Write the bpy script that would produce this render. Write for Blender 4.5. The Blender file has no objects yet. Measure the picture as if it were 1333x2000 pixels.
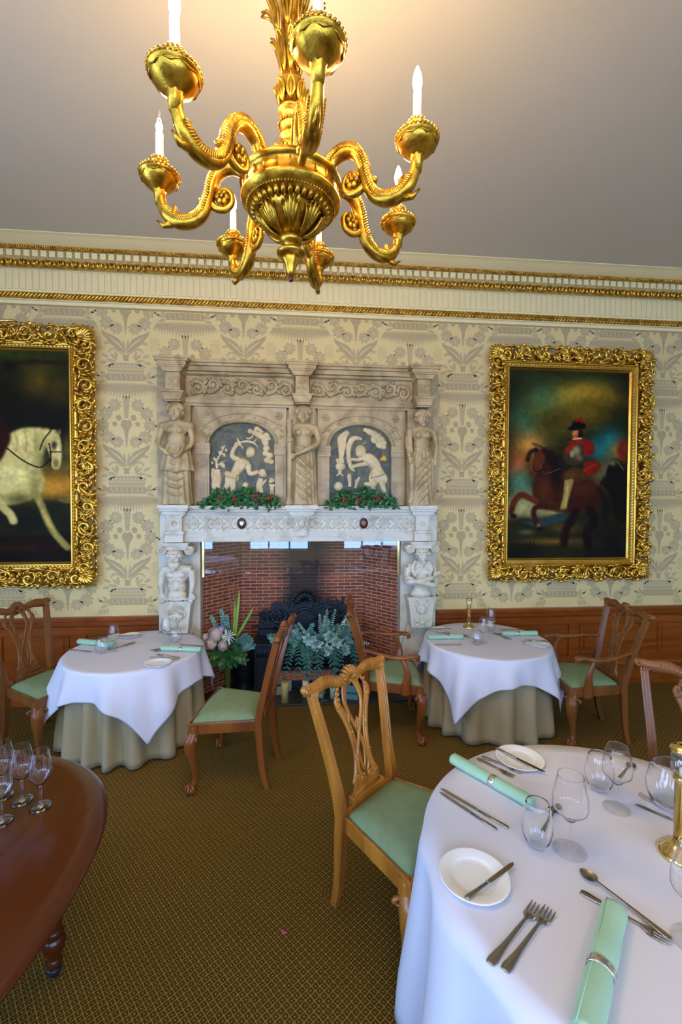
import bpy, bmesh, math, random
import numpy as np
from mathutils import Vector, Matrix, Quaternion
random.seed(7)
PI = math.pi
sc = bpy.context.scene
COL = sc.collection

# ------------------------------------------------------------------ camera
CAM_F, CAM_PITCH, CAM_YAW, CAM_ROLL, CAM_H = 869.5, 0.026155, 0.0948, 0.00358, 2.0789
fw = Vector((math.sin(CAM_YAW) * math.cos(CAM_PITCH), math.cos(CAM_YAW) * math.cos(CAM_PITCH), -math.sin(CAM_PITCH)))
rt = Vector((math.cos(CAM_YAW), -math.sin(CAM_YAW), 0))
up = rt.cross(fw)
rt2 = rt * math.cos(CAM_ROLL) + up * math.sin(CAM_ROLL)
up2 = up * math.cos(CAM_ROLL) - rt * math.sin(CAM_ROLL)
cd = bpy.data.cameras.new('camera')
cam = bpy.data.objects.new('camera', cd)
COL.objects.link(cam)
m = Matrix((rt2, up2, -fw)).transposed().to_4x4()
m.translation = Vector((0, 0, CAM_H))
cam.matrix_world = m
cd.sensor_fit = 'VERTICAL'
cd.sensor_height = 36
cd.sensor_width = 24
cd.lens = CAM_F / 2000 * 36
cd.clip_start = 0.02
sc.camera = cam

# ------------------------------------------------------------------ light
sc.view_settings.view_transform = 'Standard'
sc.view_settings.look = 'None'
sc.view_settings.gamma = 1
sc.view_settings.use_curve_mapping = False
sc.view_settings.exposure = 0.50
W = bpy.data.worlds.new('world')
sc.world = W
W.use_nodes = True
bg = W.node_tree.nodes['Background']
sky = W.node_tree.nodes.new('ShaderNodeTexSky')
sky.sky_type = 'NISHITA'
sky.sun_disc = False
sky.sun_elevation = math.radians(40)
W.node_tree.links.new(sky.outputs[0], bg.inputs[0])
bg.inputs[1].default_value = 0.25

DAY = (0.30, 0.52, 1.0)
WARM = (1.0, 0.68, 0.33)
BULB_W = 52
def area(name, loc, aim, sx, sy, watts, col):
    l = bpy.data.lights.new(name, 'AREA')
    l.shape = 'RECTANGLE'; l.size = sx; l.size_y = sy; l.energy = watts; l.color = col
    o = bpy.data.objects.new(name, l); COL.objects.link(o)
    o.location = loc
    o.rotation_euler = (Vector(aim) - Vector(loc)).to_track_quat('-Z', 'Y').to_euler()
    return o
WIN_BACK = [(-3.5, 1.9), (-0.6, 1.9), (2.3, 1.9), (5.0, 1.5)]       # centre x, width; back wall windows
WIN_LEFT = [(-2.4, 1.7), (0.6, 1.7)]                     # centre y, width; left wall windows
ROOM = dict(x0=-4.6, x1=6.2, y0=-4.6, y1=4.75, z1=4.56)
WZ0, WZ1 = 0.50, 3.35
for cx, w in WIN_BACK:
    area('daylight_back', (cx, ROOM['y0'] - 0.22, (WZ0 + WZ1) / 2), (cx, 0, (WZ0 + WZ1) / 2 - .9), w, WZ1 - WZ0, 142, DAY)
for cy, w in WIN_LEFT:
    area('daylight_left', (ROOM['x0'] - 0.22, cy, (WZ0 + WZ1) / 2), (0, cy, (WZ0 + WZ1) / 2 - .9), w, WZ1 - WZ0, 142, DAY)

# ------------------------------------------------------------------ materials
def mat(name, col=(.8, .8, .8), rough=.5, metal=0., col2=None, scale=8., contrast=(.35, .65), stretch=(1, 1, 1),
        bump=0., bscale=40., rvar=0., spec=None, coat=0., sheen=0., trans=0., ior=None, emit=None, estr=0., detail=4., sss=0., distort=0.):
    mt = bpy.data.materials.new(name)
    mt.use_nodes = True
    nt = mt.node_tree
    b = nt.nodes['Principled BSDF']
    b.inputs['Base Color'].default_value = (*col, 1)
    b.inputs['Roughness'].default_value = rough
    b.inputs['Metallic'].default_value = metal
    if spec is not None: b.inputs['Specular IOR Level'].default_value = spec
    if coat: b.inputs['Coat Weight'].default_value = coat; b.inputs['Coat Roughness'].default_value = .08
    if sheen: b.inputs['Sheen Weight'].default_value = sheen
    if trans: b.inputs['Transmission Weight'].default_value = trans
    if ior: b.inputs['IOR'].default_value = ior
    if emit: b.inputs['Emission Color'].default_value = (*emit, 1); b.inputs['Emission Strength'].default_value = estr
    if sss:
        b.inputs['Subsurface Weight'].default_value = sss
        b.inputs['Subsurface Scale'].default_value = .01
    tc = nt.nodes.new('ShaderNodeTexCoord')
    mp = nt.nodes.new('ShaderNodeMapping')
    nt.links.new(tc.outputs['Object'], mp.inputs[0])
    mp.inputs['Scale'].default_value = stretch
    if col2 is not None or rvar:
        n = nt.nodes.new('ShaderNodeTexNoise')
        n.inputs['Scale'].default_value = scale; n.inputs['Detail'].default_value = detail
        n.inputs['Distortion'].default_value = distort
        nt.links.new(mp.outputs[0], n.inputs['Vector'])
        if col2 is not None:
            r = nt.nodes.new('ShaderNodeValToRGB')
            r.color_ramp.elements[0].position = contrast[0]; r.color_ramp.elements[1].position = contrast[1]
            r.color_ramp.elements[0].color = (*col, 1); r.color_ramp.elements[1].color = (*col2, 1)
            nt.links.new(n.outputs[0], r.inputs[0]); nt.links.new(r.outputs[0], b.inputs['Base Color'])
        if rvar:
            q = nt.nodes.new('ShaderNodeMath'); q.operation = 'MULTIPLY_ADD'
            q.inputs[1].default_value = rvar * 2; q.inputs[2].default_value = rough - rvar
            nt.links.new(n.outputs[0], q.inputs[0]); nt.links.new(q.outputs[0], b.inputs['Roughness'])
    if bump:
        n2 = nt.nodes.new('ShaderNodeTexNoise'); n2.inputs['Scale'].default_value = bscale; n2.inputs['Detail'].default_value = 3
        nt.links.new(mp.outputs[0], n2.inputs['Vector'])
        bp = nt.nodes.new('ShaderNodeBump'); bp.inputs['Strength'].default_value = bump; bp.inputs['Distance'].default_value = .01
        nt.links.new(n2.outputs[0], bp.inputs['Height']); nt.links.new(bp.outputs[0], b.inputs['Normal'])
    return mt

def thin_glass(name, ior, through, edge):
    """thin clear glass: what is behind shows straight through, mirror reflection by angle, darker towards its edges"""
    mt = bpy.data.materials.new(name); mt.use_nodes = True; nt = mt.node_tree; N = nt.nodes; L = nt.links
    N.remove(N['Principled BSDF']); out = N['Material Output']
    tr = N.new('ShaderNodeBsdfTransparent'); gl = N.new('ShaderNodeBsdfGlossy'); gl.inputs['Roughness'].default_value = 0.
    r0 = ((ior - 1) / (ior + 1)) ** 2
    lf = N.new('ShaderNodeLayerWeight'); lf.inputs['Blend'].default_value = .5
    pw = N.new('ShaderNodeMath'); pw.operation = 'POWER'; pw.inputs[1].default_value = 5.; L.new(lf.outputs['Facing'], pw.inputs[0])
    fr = N.new('ShaderNodeMath'); fr.operation = 'MULTIPLY_ADD'; fr.inputs[1].default_value = (1 - r0) * .9; fr.inputs[2].default_value = r0; L.new(pw.outputs[0], fr.inputs[0])
    lw = N.new('ShaderNodeLayerWeight'); lw.inputs['Blend'].default_value = .25
    rp = N.new('ShaderNodeValToRGB'); rp.color_ramp.elements[0].color = (through, through, through, 1); rp.color_ramp.elements[1].color = (edge, edge, edge * 1.02, 1)
    rp.color_ramp.elements[0].position = .60
    L.new(lw.outputs['Facing'], rp.inputs[0]); L.new(rp.outputs[0], tr.inputs[0])
    mx = N.new('ShaderNodeMixShader'); L.new(fr.outputs[0], mx.inputs[0]); L.new(tr.outputs[0], mx.inputs[1]); L.new(gl.outputs[0], mx.inputs[2]); L.new(mx.outputs[0], out.inputs['Surface'])
    return mt
MT = {}
MT['ceiling'] = mat('ceiling_paint', (.62, .565, .44), .9, spec=.2, bump=.04, bscale=3)
MT['plaster'] = mat('cream_plaster', (.80, .67, .34), .6, bump=.03, bscale=30)
MT['paper'] = mat('wallpaper_ground', (.68, .54, .235), .5, spec=.3, bump=.04, bscale=300)
MT['motif'] = mat('wallpaper_motif', (.46, .355, .175), .65, spec=.2, col2=(.52, .405, .21), scale=60)
MT['motif2'] = mat('wallpaper_motif_dark', (.41, .315, .155), .65, spec=.2, col2=(.47, .365, .185), scale=60)
MT['paperline'] = mat('wallpaper_veins', (.58, .475, .27), .5)
MT['plainwall'] = mat('plain_wall', (.60, .48, .27), .7)
MT['gold'] = mat('gilt', (.52, .28, .03), .32, 1., col2=(.86, .54, .10), scale=14, bump=.25, bscale=55, rvar=.12, contrast=(.35, .6))
MT['gold_dark'] = mat('old_gilt', (.30, .17, .03), .38, 1., col2=(.72, .46, .10), scale=30, bump=.3, bscale=90, rvar=.1, contrast=(.4, .6))
MT['gold_flat'] = mat('plain_gilt', (.72, .44, .08), .34, 1., col2=(.62, .35, .05), scale=6, bump=.08, bscale=30, stretch=(1, 1, 1))
MT['chand'] = mat('chandelier_gilt', (.40, .20, .014), .34, 1., col2=(.76, .43, .045), scale=22, bump=.16, bscale=60, rvar=.12, contrast=(.35, .62))
MT['brass'] = mat('polished_brass', (.86, .66, .25), .14, 1.)
MT['steel'] = mat('cutlery_steel', (.42, .385, .33), .22, 1., bump=.02, bscale=60)
MT['silver'] = mat('ring_silver', (.78, .75, .70), .18, 1.)
MT['marble'] = mat('aged_marble', (.49, .365, .175), .42, col2=(.22, .135, .045), scale=3.4, contrast=(.44, .76), bump=.08, bscale=25, detail=9, distort=1.4)
MT['marble_low'] = mat('pale_marble', (.62, .575, .45), .32, col2=(.40, .31, .17), scale=4, contrast=(.52, .76), bump=.05, bscale=25, detail=8, distort=1.5)
MT['marble_vein'] = mat('veined_marble', (.60, .53, .38), .35, col2=(.33, .29, .24), scale=2.2, contrast=(.50, .70), stretch=(.5, 1, 3), bump=.03, detail=9, distort=2.)
MT['relief'] = mat('relief_figure_stone', (.74, .58, .30), .45, col2=(.56, .42, .20), scale=10, bump=.05)
MT['relief_bg'] = mat('painted_slate', (.028, .034, .022), .45, col2=(.14, .13, .05), scale=6, contrast=(.4, .75), detail=8, distort=2.)
MT['wood_honey'] = mat('honey_wood', (.56, .225, .028), .28, col2=(.25, .078, .010), scale=9, stretch=(1, 1, .12), contrast=(.3, .72), coat=.3, bump=.04, bscale=30, distort=.9)
MT['wood_red'] = mat('reddish_wood', (.29, .088, .016), .28, col2=(.12, .030, .006), scale=7, stretch=(1, 1, .12), contrast=(.3, .75), coat=.15, spec=.4, bump=.04, bscale=30, distort=.6)
MT['wood_brown'] = mat('brown_wood', (.26, .095, .020), .32, col2=(.13, .042, .010), scale=7, stretch=(1, 1, .12), contrast=(.3, .75), coat=.12, spec=.35, bump=.04, bscale=30, distort=.6)
MT['panel'] = mat('wainscot_mahogany', (.30, .070, .006), .28, col2=(.15, .030, .003), scale=3, stretch=(.6, 1, 5), contrast=(.3, .8), coat=.1, spec=.35, distort=.8)
MT['tablewood'] = mat('table_mahogany', (.088, .017, .0025), .24, col2=(.066, .012, .002), scale=3.5, stretch=(4, .5, 1), contrast=(.3, .8), coat=.12, distort=.5)
MT['seat'] = mat('sage_seat_fabric', (.195, .27, .14), .9, spec=.15, col2=(.22, .30, .155), scale=20, bump=.15, bscale=500)
MT['white_cloth'] = mat('white_linen', (.67, .685, .775), .85, spec=.2, bump=.03, bscale=6)
MT['beige_cloth'] = mat('beige_underskirt', (.37, .31, .18), .9, spec=.15, bump=.05, bscale=200)
MT['napkin'] = mat('mint_napkin', (.33, .56, .37), .8, bump=.15, bscale=300, sheen=.2)
MT['china'] = mat('white_china', (.84, .85, .82), .12, coat=.3)
MT['glass'] = thin_glass('clear_glass', 1.80, .995, .42)
MT['pane'] = thin_glass('screen_glass', 1.75, .98, .8)
MT['crystal'] = mat('blown_glass', (1, 1, 1), 0., trans=1., ior=1.42)
MT['candle'] = mat('cream_wax', (.78, .72, .50), .5, sss=.3)
MT['candle_w'] = mat('white_candle_sleeve', (.82, .76, .62), .5, col2=(.74, .62, .45), scale=30, contrast=(.6, .75))
MT['bulb'] = mat('lit_bulb', (1, .9, .7), .2, emit=(1., .80, .45), estr=26)
MT['filament'] = mat('glowing_filament', (1, .8, .5), .3, emit=(1., .62, .25), estr=70)
MT['iron'] = mat('black_iron', (.018, .022, .030), .38, .6, col2=(.03, .036, .046), scale=20, bump=.2, bscale=60)
MT['wick'] = mat('wick', (.05, .04, .03), .8)
MT['hearth'] = mat('dark_hearth_stone', (.022, .020, .020), .4, col2=(.045, .04, .036), scale=5, bump=.1)
MT['leaf_dark'] = mat('dark_green_leaf', (.010, .075, .020), .45, col2=(.03, .16, .04), scale=25)
MT['leaf_green'] = mat('green_leaf', (.05, .16, .03), .5, col2=(.09, .24, .06), scale=20)
MT['leaf_euc'] = mat('eucalyptus_leaf', (.06, .17, .13), .6, col2=(.15, .31, .24), scale=18)
MT['leaf_fern'] = mat('deep_fern_leaf', (.012, .085, .055), .55, col2=(.03, .16, .10), scale=25)
MT['leaf_pale'] = mat('pale_sage_leaf', (.26, .42, .32), .6, col2=(.40, .55, .42), scale=18)
MT['blade'] = mat('yellow_green_blade', (.36, .38, .03), .5, col2=(.14, .32, .04), scale=3)
MT['grass_red'] = mat('rusty_grass', (.36, .13, .06), .6)
MT['berry'] = mat('red_berry', (.60, .008, .010), .25)
MT['peony'] = mat('pink_peony_petal', (.84, .56, .52), .6, col2=(.88, .80, .70), scale=30)
MT['mum'] = mat('white_petal', (.80, .78, .70), .6)
MT['lilac'] = mat('lilac_petal', (.50, .42, .70), .6)
MT['teal_paper'] = mat('teal_gift_paper', (.015, .17, .20), .4)
MT['sage_paper'] = mat('pale_sage_card', (.26, .34, .30), .6)
MT['rubber'] = mat('dark_metal', (.03, .03, .035), .4, .5)
MT['bronze'] = mat('dark_bronze', (.10, .045, .025), .35, .7)
MT['redwood_tip'] = mat('dark_red_tip', (.09, .012, .008), .3)
MT['white_frame'] = mat('white_window_paint', (.75, .75, .72), .5)
MT['foliage_out'] = mat('garden_foliage', (.04, .12, .02), .8, col2=(.16, .28, .05), scale=6)
MT['stemgreen'] = mat('green_stem', (.20, .34, .05), .5)
MT['pinkbit'] = mat('pink_petal_bit', (.75, .10, .40), .5)

# carpet : diagonal lattice with small dots on an olive gold ground
def carpet():
    mt = bpy.data.materials.new('lattice_carpet'); mt.use_nodes = True
    nt = mt.node_tree; N = nt.nodes; L = nt.links; b = N['Principled BSDF']
    b.inputs['Roughness'].default_value = .95; b.inputs['Specular IOR Level'].default_value = .04
    tc = N.new('ShaderNodeTexCoord'); mp = N.new('ShaderNodeMapping')
    mp.inputs['Rotation'].default_value = (0, 0, math.radians(45 + 6)); mp.inputs['Scale'].default_value = (1 / .027,) * 3
    L.new(tc.outputs['Object'], mp.inputs[0])
    nz = N.new('ShaderNodeTexNoise'); nz.inputs['Scale'].default_value = 1.4; nz.inputs['Detail'].default_value = 3
    L.new(mp.outputs[0], nz.inputs['Vector'])
    wob = N.new('ShaderNodeVectorMath'); wob.operation = 'MULTIPLY_ADD'
    wob.inputs[1].default_value = (.30, .30, .30); L.new(nz.outputs['Color'], wob.inputs[0]); L.new(mp.outputs[0], wob.inputs[2])
    sp = N.new('ShaderNodeSeparateXYZ'); L.new(wob.outputs[0], sp.inputs[0])
    def mth(op, a, c=None, d=None):
        n = N.new('ShaderNodeMath'); n.operation = op
        for i, v in enumerate((a, c, d)):
            if v is None: continue
            if isinstance(v, (int, float)): n.inputs[i].default_value = v
            else: L.new(v, n.inputs[i])
        return n.outputs[0]
    fx = mth('ABSOLUTE', mth('SUBTRACT', mth('FRACT', sp.outputs[0]), .5))
    fy = mth('ABSOLUTE', mth('SUBTRACT', mth('FRACT', sp.outputs[1]), .5))
    mx = mth('MAXIMUM', fx, fy)
    line = mth('MULTIPLY', mth('SUBTRACT', mx, .415), 14.); 
    ln = N.new('ShaderNodeClamp'); L.new(line, ln.inputs[0])
    dist = mth('SQRT', mth('ADD', mth('MULTIPLY', fx, fx), mth('MULTIPLY', fy, fy)))
    dt = N.new('ShaderNodeClamp'); L.new(mth('MULTIPLY', mth('SUBTRACT', .135, dist), 14.), dt.inputs[0])
    f1 = N.new('ShaderNodeTexNoise'); f1.inputs['Scale'].default_value = 8.; L.new(mp.outputs[0], f1.inputs['Vector'])
    pat = mth('MULTIPLY', mth('MAXIMUM', mth('MULTIPLY', ln.outputs[0], .75), dt.outputs[0]), mth('MULTIPLY_ADD', f1.outputs[0], 1.9, .25))
    pc = N.new('ShaderNodeClamp'); L.new(pat, pc.inputs[0])
    g = N.new('ShaderNodeValToRGB'); L.new(f1.outputs[0], g.inputs[0])
    g.color_ramp.elements[0].position = .35; g.color_ramp.elements[1].position = .7
    g.color_ramp.elements[0].color = (.082, .038, .0015, 1); g.color_ramp.elements[1].color = (.125, .063, .003, 1)
    mxn = N.new('ShaderNodeMix'); mxn.data_type = 'RGBA'; L.new(pc.outputs[0], mxn.inputs[0])
    L.new(g.outputs[0], mxn.inputs[6]); mxn.inputs[7].default_value = (.37, .275, .115, 1)
    L.new(mxn.outputs[2], b.inputs['Base Color'])
    bp = N.new('ShaderNodeBump'); bp.inputs['Strength'].default_value = .4; bp.inputs['Distance'].default_value = .004
    L.new(f1.outputs[0], bp.inputs['Height']); L.new(bp.outputs[0], b.inputs['Normal'])
    return mt
MT['carpet'] = carpet()

def brick():
    mt = bpy.data.materials.new('narrow_brick'); mt.use_nodes = True
    nt = mt.node_tree; N = nt.nodes; L = nt.links; b = N['Principled BSDF']
    b.inputs['Roughness'].default_value = .8
    tc = N.new('ShaderNodeTexCoord')
    br = N.new('ShaderNodeTexBrick'); L.new(tc.outputs['UV'], br.inputs['Vector'])
    br.inputs['Scale'].default_value = 1.; br.inputs['Brick Width'].default_value = .145; br.inputs['Row Height'].default_value = .0385
    br.inputs['Mortar Size'].default_value = .0042; br.inputs['Mortar Smooth'].default_value = .15
    br.inputs['Color1'].default_value = (.38, .078, .024, 1); br.inputs['Color2'].default_value = (.19, .038, .014, 1)
    br.inputs['Mortar'].default_value = (.46, .37, .25, 1)
    # soot stain rising from the grate on the middle of the back
    sep = N.new('ShaderNodeSeparateXYZ'); L.new(tc.outputs['Object'], sep.inputs[0])
    nz = N.new('ShaderNodeTexNoise'); nz.inputs['Scale'].default_value = 4.; nz.inputs['Detail'].default_value = 5; L.new(tc.outputs['Object'], nz.inputs['Vector'])
    def mth(op, a, c=None, d=None):
        n = N.new('ShaderNodeMath'); n.operation = op
        for i, v in enumerate((a, c, d)):
            if v is None: continue
            if isinstance(v, (int, float)): n.inputs[i].default_value = v
            else: L.new(v, n.inputs[i])
        return n.outputs[0]
    dx = mth('ABSOLUTE', mth('SUBTRACT', sep.outputs[0], .07))
    wob = mth('MULTIPLY_ADD', nz.outputs[0], .18, -.09)
    wid = mth('MULTIPLY_ADD', sep.outputs[2], .09, .16)
    s = mth('SUBTRACT', 1.45, mth('DIVIDE', mth('ADD', dx, wob), wid))
    c = N.new('ShaderNodeClamp'); L.new(s, c.inputs[0]); c.inputs[2].default_value = .92
    yb = mth('GREATER_THAN', sep.outputs[1], 5.0)
    fac = mth('MULTIPLY', c.outputs[0], yb)
    mx = N.new('ShaderNodeMix'); mx.data_type = 'RGBA'; L.new(fac, mx.inputs[0]); L.new(br.outputs[0], mx.inputs[6]); mx.inputs[7].default_value = (.02, .017, .016, 1)
    L.new(mx.outputs[2], b.inputs['Base Color'])
    bp = N.new('ShaderNodeBump'); bp.inputs['Strength'].default_value = .6; bp.inputs['Distance'].default_value = .004; bp.invert = True
    L.new(br.outputs['Fac'], bp.inputs['Height']); L.new(bp.outputs[0], b.inputs['Normal'])
    return mt
MT['brick'] = brick()

# ------------------------------------------------------------------ mesh kit
class MB:
    def __init__(s):
        s.v = []; s.f = []; s.m = []; s.s = []; s.uv = []
    def add(s, vf, mat=0, smooth=True, M=None, uv=None):
        vs, fs = vf
        k = len(s.v)
        if M is not None: vs = [M @ Vector(p) for p in vs]
        s.v += [tuple(p) for p in vs]
        for i, f in enumerate(fs):
            s.f.append(tuple(a + k for a in f)); s.m.append(mat); s.s.append(smooth)
            s.uv.append(uv[i] if uv else None)
        return s
    def build(s, name, mats, parent=None, bevel=0, remesh=0, smooth_it=0, subsurf=0, solid=0, fixn=False):
        me = bpy.data.meshes.new(name)
        me.from_pydata(s.v, [], s.f)
        me.polygons.foreach_set('material_index', s.m)
        me.polygons.foreach_set('use_smooth', s.s)
        if any(s.uv):
            ul = me.uv_layers.new(name='UVMap'); i = 0
            for p, u in zip(me.polygons, s.uv):
                for j in range(p.loop_total):
                    ul.data[i].uv = u[j] if u else (0, 0)
                    i += 1
        if not isinstance(mats, (list, tuple)): mats = [mats]
        for q in mats: me.materials.append(MT[q] if isinstance(q, str) else q)
        me.validate()
        if fixn:
            bm = bmesh.new(); bm.from_mesh(me); bmesh.ops.recalc_face_normals(bm, faces=bm.faces); bm.to_mesh(me); bm.free()
        me.update()
        o = bpy.data.objects.new(name, me); COL.objects.link(o)
        if parent: o.parent = parent
        if solid:
            q = o.modifiers.new('solid', 'SOLIDIFY'); q.thickness = solid; q.offset = 0
        if bevel:
            q = o.modifiers.new('bevel', 'BEVEL'); q.width = bevel; q.segments = 2; q.limit_method = 'ANGLE'; q.angle_limit = math.radians(40)
        if remesh:
            q = o.modifiers.new('remesh', 'REMESH'); q.mode = 'VOXEL'; q.voxel_size = remesh; q.use_smooth_shade = True
        if smooth_it:
            q = o.modifiers.new('smooth', 'SMOOTH'); q.factor = .5; q.iterations = smooth_it
        if subsurf:
            q = o.modifiers.new('subsurf', 'SUBSURF'); q.levels = subsurf; q.render_levels = subsurf
        return o

def box(x0, x1, y0, y1, z0, z1):
    v = [(x, y, z) for x in (x0, x1) for y in (y0, y1) for z in (z0, z1)]
    return v, [(0, 1, 3, 2), (4, 6, 7, 5), (0, 4, 5, 1), (2, 3, 7, 6), (0, 2, 6, 4), (1, 5, 7, 3)]
def cbox(c, s): return box(c[0] - s[0] / 2, c[0] + s[0] / 2, c[1] - s[1] / 2, c[1] + s[1] / 2, c[2] - s[2] / 2, c[2] + s[2] / 2)
def lathe(prof, n=32, rip=None, c=(0, 0, 0), closed=False):
    v = []; f = []
    for i, (r, z) in enumerate(prof):
        for k in range(n):
            a = 2 * PI * k / n
            rr = r * (1 + (rip(a, i) if rip else 0))
            v.append((c[0] + rr * math.cos(a), c[1] + rr * math.sin(a), c[2] + z))
    m_ = len(prof)
    rng = m_ if closed else m_ - 1
    for i in range(rng):
        j = (i + 1) % m_
        for k in range(n):
            k2 = (k + 1) % n
            f.append((i * n + k, i * n + k2, j * n + k2, j * n + k))
    if not closed:
        if prof[0][0] > 1e-5: f.append(tuple(reversed(range(n))))
        if prof[-1][0] > 1e-5: f.append(tuple((m_ - 1) * n + k for k in range(n)))
    return v, f
def ell(c, r, nu=16, nv=10, M=None):
    v = []; f = []
    for i in range(nv + 1):
        t = PI * i / nv
        for k in range(nu):
            a = 2 * PI * k / nu
            p = Vector((r[0] * math.sin(t) * math.cos(a), r[1] * math.sin(t) * math.sin(a), -r[2] * math.cos(t)))
            if M is not None: p = M @ p
            v.append((c[0] + p.x, c[1] + p.y, c[2] + p.z))
    for i in range(nv):
        for k in range(nu):
            k2 = (k + 1) % nu
            f.append((i * nu + k, i * nu + k2, (i + 1) * nu + k2, (i + 1) * nu + k))
    return v, f
def spline(pts, sub=6):
    P = [Vector(p) for p in pts]
    if len(P) < 3: return [P[0].lerp(P[-1], i / sub) for i in range(sub + 1)]
    out = []
    Q = [P[0] * 2 - P[1]] + P + [P[-1] * 2 - P[-2]]
    for i in range(1, len(Q) - 2):
        for k in range(sub):
            t = k / sub
            a, b, c, d = Q[i - 1], Q[i], Q[i + 1], Q[i + 2]
            out.append(.5 * ((2 * b) + (c - a) * t + (2 * a - 5 * b + 4 * c - d) * t * t + (3 * b - a - 3 * c + d) * t ** 3))
    out.append(P[-1])
    return out
def tube(pts, rad, n=8, flat=(1, 1), up=None, cap=True, sq=False, twist=0):
    """tube along pts. rad: number or list. flat: (side, normal) scale. up: fixed reference for the section's normal axis"""
    P = [Vector(p) for p in pts]
    m_ = len(P)
    if isinstance(rad, (int, float)): rad = [rad] * m_
    elif len(rad) != m_:
        R = []
        for i in range(m_):
            t = i / (m_ - 1) * (len(rad) - 1); a = min(int(t), len(rad) - 2)
            R.append(rad[a] + (rad[a + 1] - rad[a]) * (t - a))
        rad = R
    v = []; f = []
    nrm = None
    for i in range(m_):
        t = (P[min(i + 1, m_ - 1)] - P[max(i - 1, 0)])
        t = t.normalized() if t.length > 1e-9 else Vector((0, 0, 1))
        if up is not None:
            u_ = Vector(up); s_ = t.cross(u_)
            if s_.length < 1e-4: s_ = t.cross(Vector((.01, 1, .02)))
            s_.normalize(); nn = s_.cross(t)
        else:
            if nrm is None:
                u_ = Vector((0, 0, 1)) if abs(t.z) < .9 else Vector((1, 0, 0))
                nn = (u_ - t * u_.dot(t)).normalized()
            else:
                nn = nrm - t * nrm.dot(t)
                nn = nn.normalized() if nn.length > 1e-6 else nrm
            s_ = t.cross(nn)
            nrm = nn
        for k in range(n):
            a = 2 * PI * (k + (.5 if sq else 0)) / n + twist * i
            ca, sa = math.cos(a), math.sin(a)
            if sq:
                q = max(abs(ca), abs(sa)); ca /= q; sa /= q
            p = P[i] + s_ * (ca * rad[i] * flat[0]) + nn * (sa * rad[i] * flat[1])
            v.append(tuple(p))
    for i in range(m_ - 1):
        for k in range(n):
            k2 = (k + 1) % n
            f.append((i * n + k, i * n + k2, (i + 1) * n + k2, (i + 1) * n + k))
    if cap:
        f.append(tuple(reversed(range(n)))); f.append(tuple((m_ - 1) * n + k for k in range(n)))
    return v, f
def prism(poly, y0, y1, axis='y'):
    """polygon in (x,z) extruded along y; axis 'z': polygon in (x,y) extruded along z"""
    n = len(poly)
    if axis == 'y': v = [(p[0], y0, p[1]) for p in poly] + [(p[0], y1, p[1]) for p in poly]
    elif axis == 'z': v = [(p[0], p[1], y0) for p in poly] + [(p[0], p[1], y1) for p in poly]
    else: v = [(y0, p[0], p[1]) for p in poly] + [(y1, p[0], p[1]) for p in poly]
    f = [tuple(range(n)), tuple(reversed(range(n, 2 * n)))]
    for i in range(n):
        j = (i + 1) % n
        f.append((i, i + n, j + n, j))
    return v, f
def extr_x(prof, x0, x1):
    """closed profile [(y,z)] extruded along x"""
    return prism(prof, x0, x1, 'x')
def leaf(p, d, L, w, nrm=(0, -1, 0), bend=.2, n=4, fold=.15):
    """a single leaf blade: start p, direction d, length L, width w"""
    p = Vector(p); d = Vector(d).normalized(); nn = Vector(nrm)
    s = d.cross(nn)
    if s.length < 1e-3: s = d.cross(Vector((.3, .2, 1)))
    s.normalize(); nn = s.cross(d)
    v = []; f = []
    for i in range(n + 1):
        t = i / n
        ww = w * math.sin(PI * (t * .92 + .04)) ** .8
        c = p + d * (L * t) - nn * (bend * L * t * t)
        v += [tuple(c + s * ww * .5 + nn * fold * ww), tuple(c), tuple(c - s * ww * .5 + nn * fold * ww)]
    for i in range(n):
        a = i * 3
        f += [(a, a + 1, a + 4, a + 3), (a + 1, a + 2, a + 5, a + 4)]
    return v, f
def tag(o, label=None, cat=None, group=None, kind=None):
    if label: o['label'] = label
    if cat: o['category'] = cat
    if group: o['group'] = group
    if kind: o['kind'] = kind
    return o
def thing(name, label, cat, loc=(0, 0, 0), rz=0., group=None):
    o = bpy.data.objects.new(name, None); COL.objects.link(o)
    o.empty_display_size = .05
    o.location = loc; o.rotation_euler = (0, 0, rz)
    return tag(o, label, cat, group)
def dup(o, parent=None):
    c = o.copy(); COL.objects.link(c)
    if parent is not None: c.parent = parent
    for ch in list(o.children): dup(ch, c)
    return c
def place(o, loc, rz, label=None, group=None):
    o.location = loc; o.rotation_euler = (0, 0, rz)
    if label: o['label'] = label
    if group: o['group'] = group
    return o
def struct(o): o['kind'] = 'structure'; return o
# ================================================================== the room
X0, X1, Y0, Y1, ZC = ROOM['x0'], ROOM['x1'], ROOM['y0'], ROOM['y1'], ROOM['z1']
OPX0, OPX1, OPZ = -1.02, 1.09, 1.70        # fireplace opening in the wall
b = MB(); b.add(box(X0 - .3, X1 + .3, Y0 - .3, Y1 + .9, -.12, 0), smooth=False); struct(b.build('floor', 'carpet'))
b = MB(); b.add(box(X0 - .3, X1 + .3, Y0 - .3, Y1 + .3, ZC, ZC + .15), smooth=False); struct(b.build('ceiling', 'ceiling'))

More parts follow.
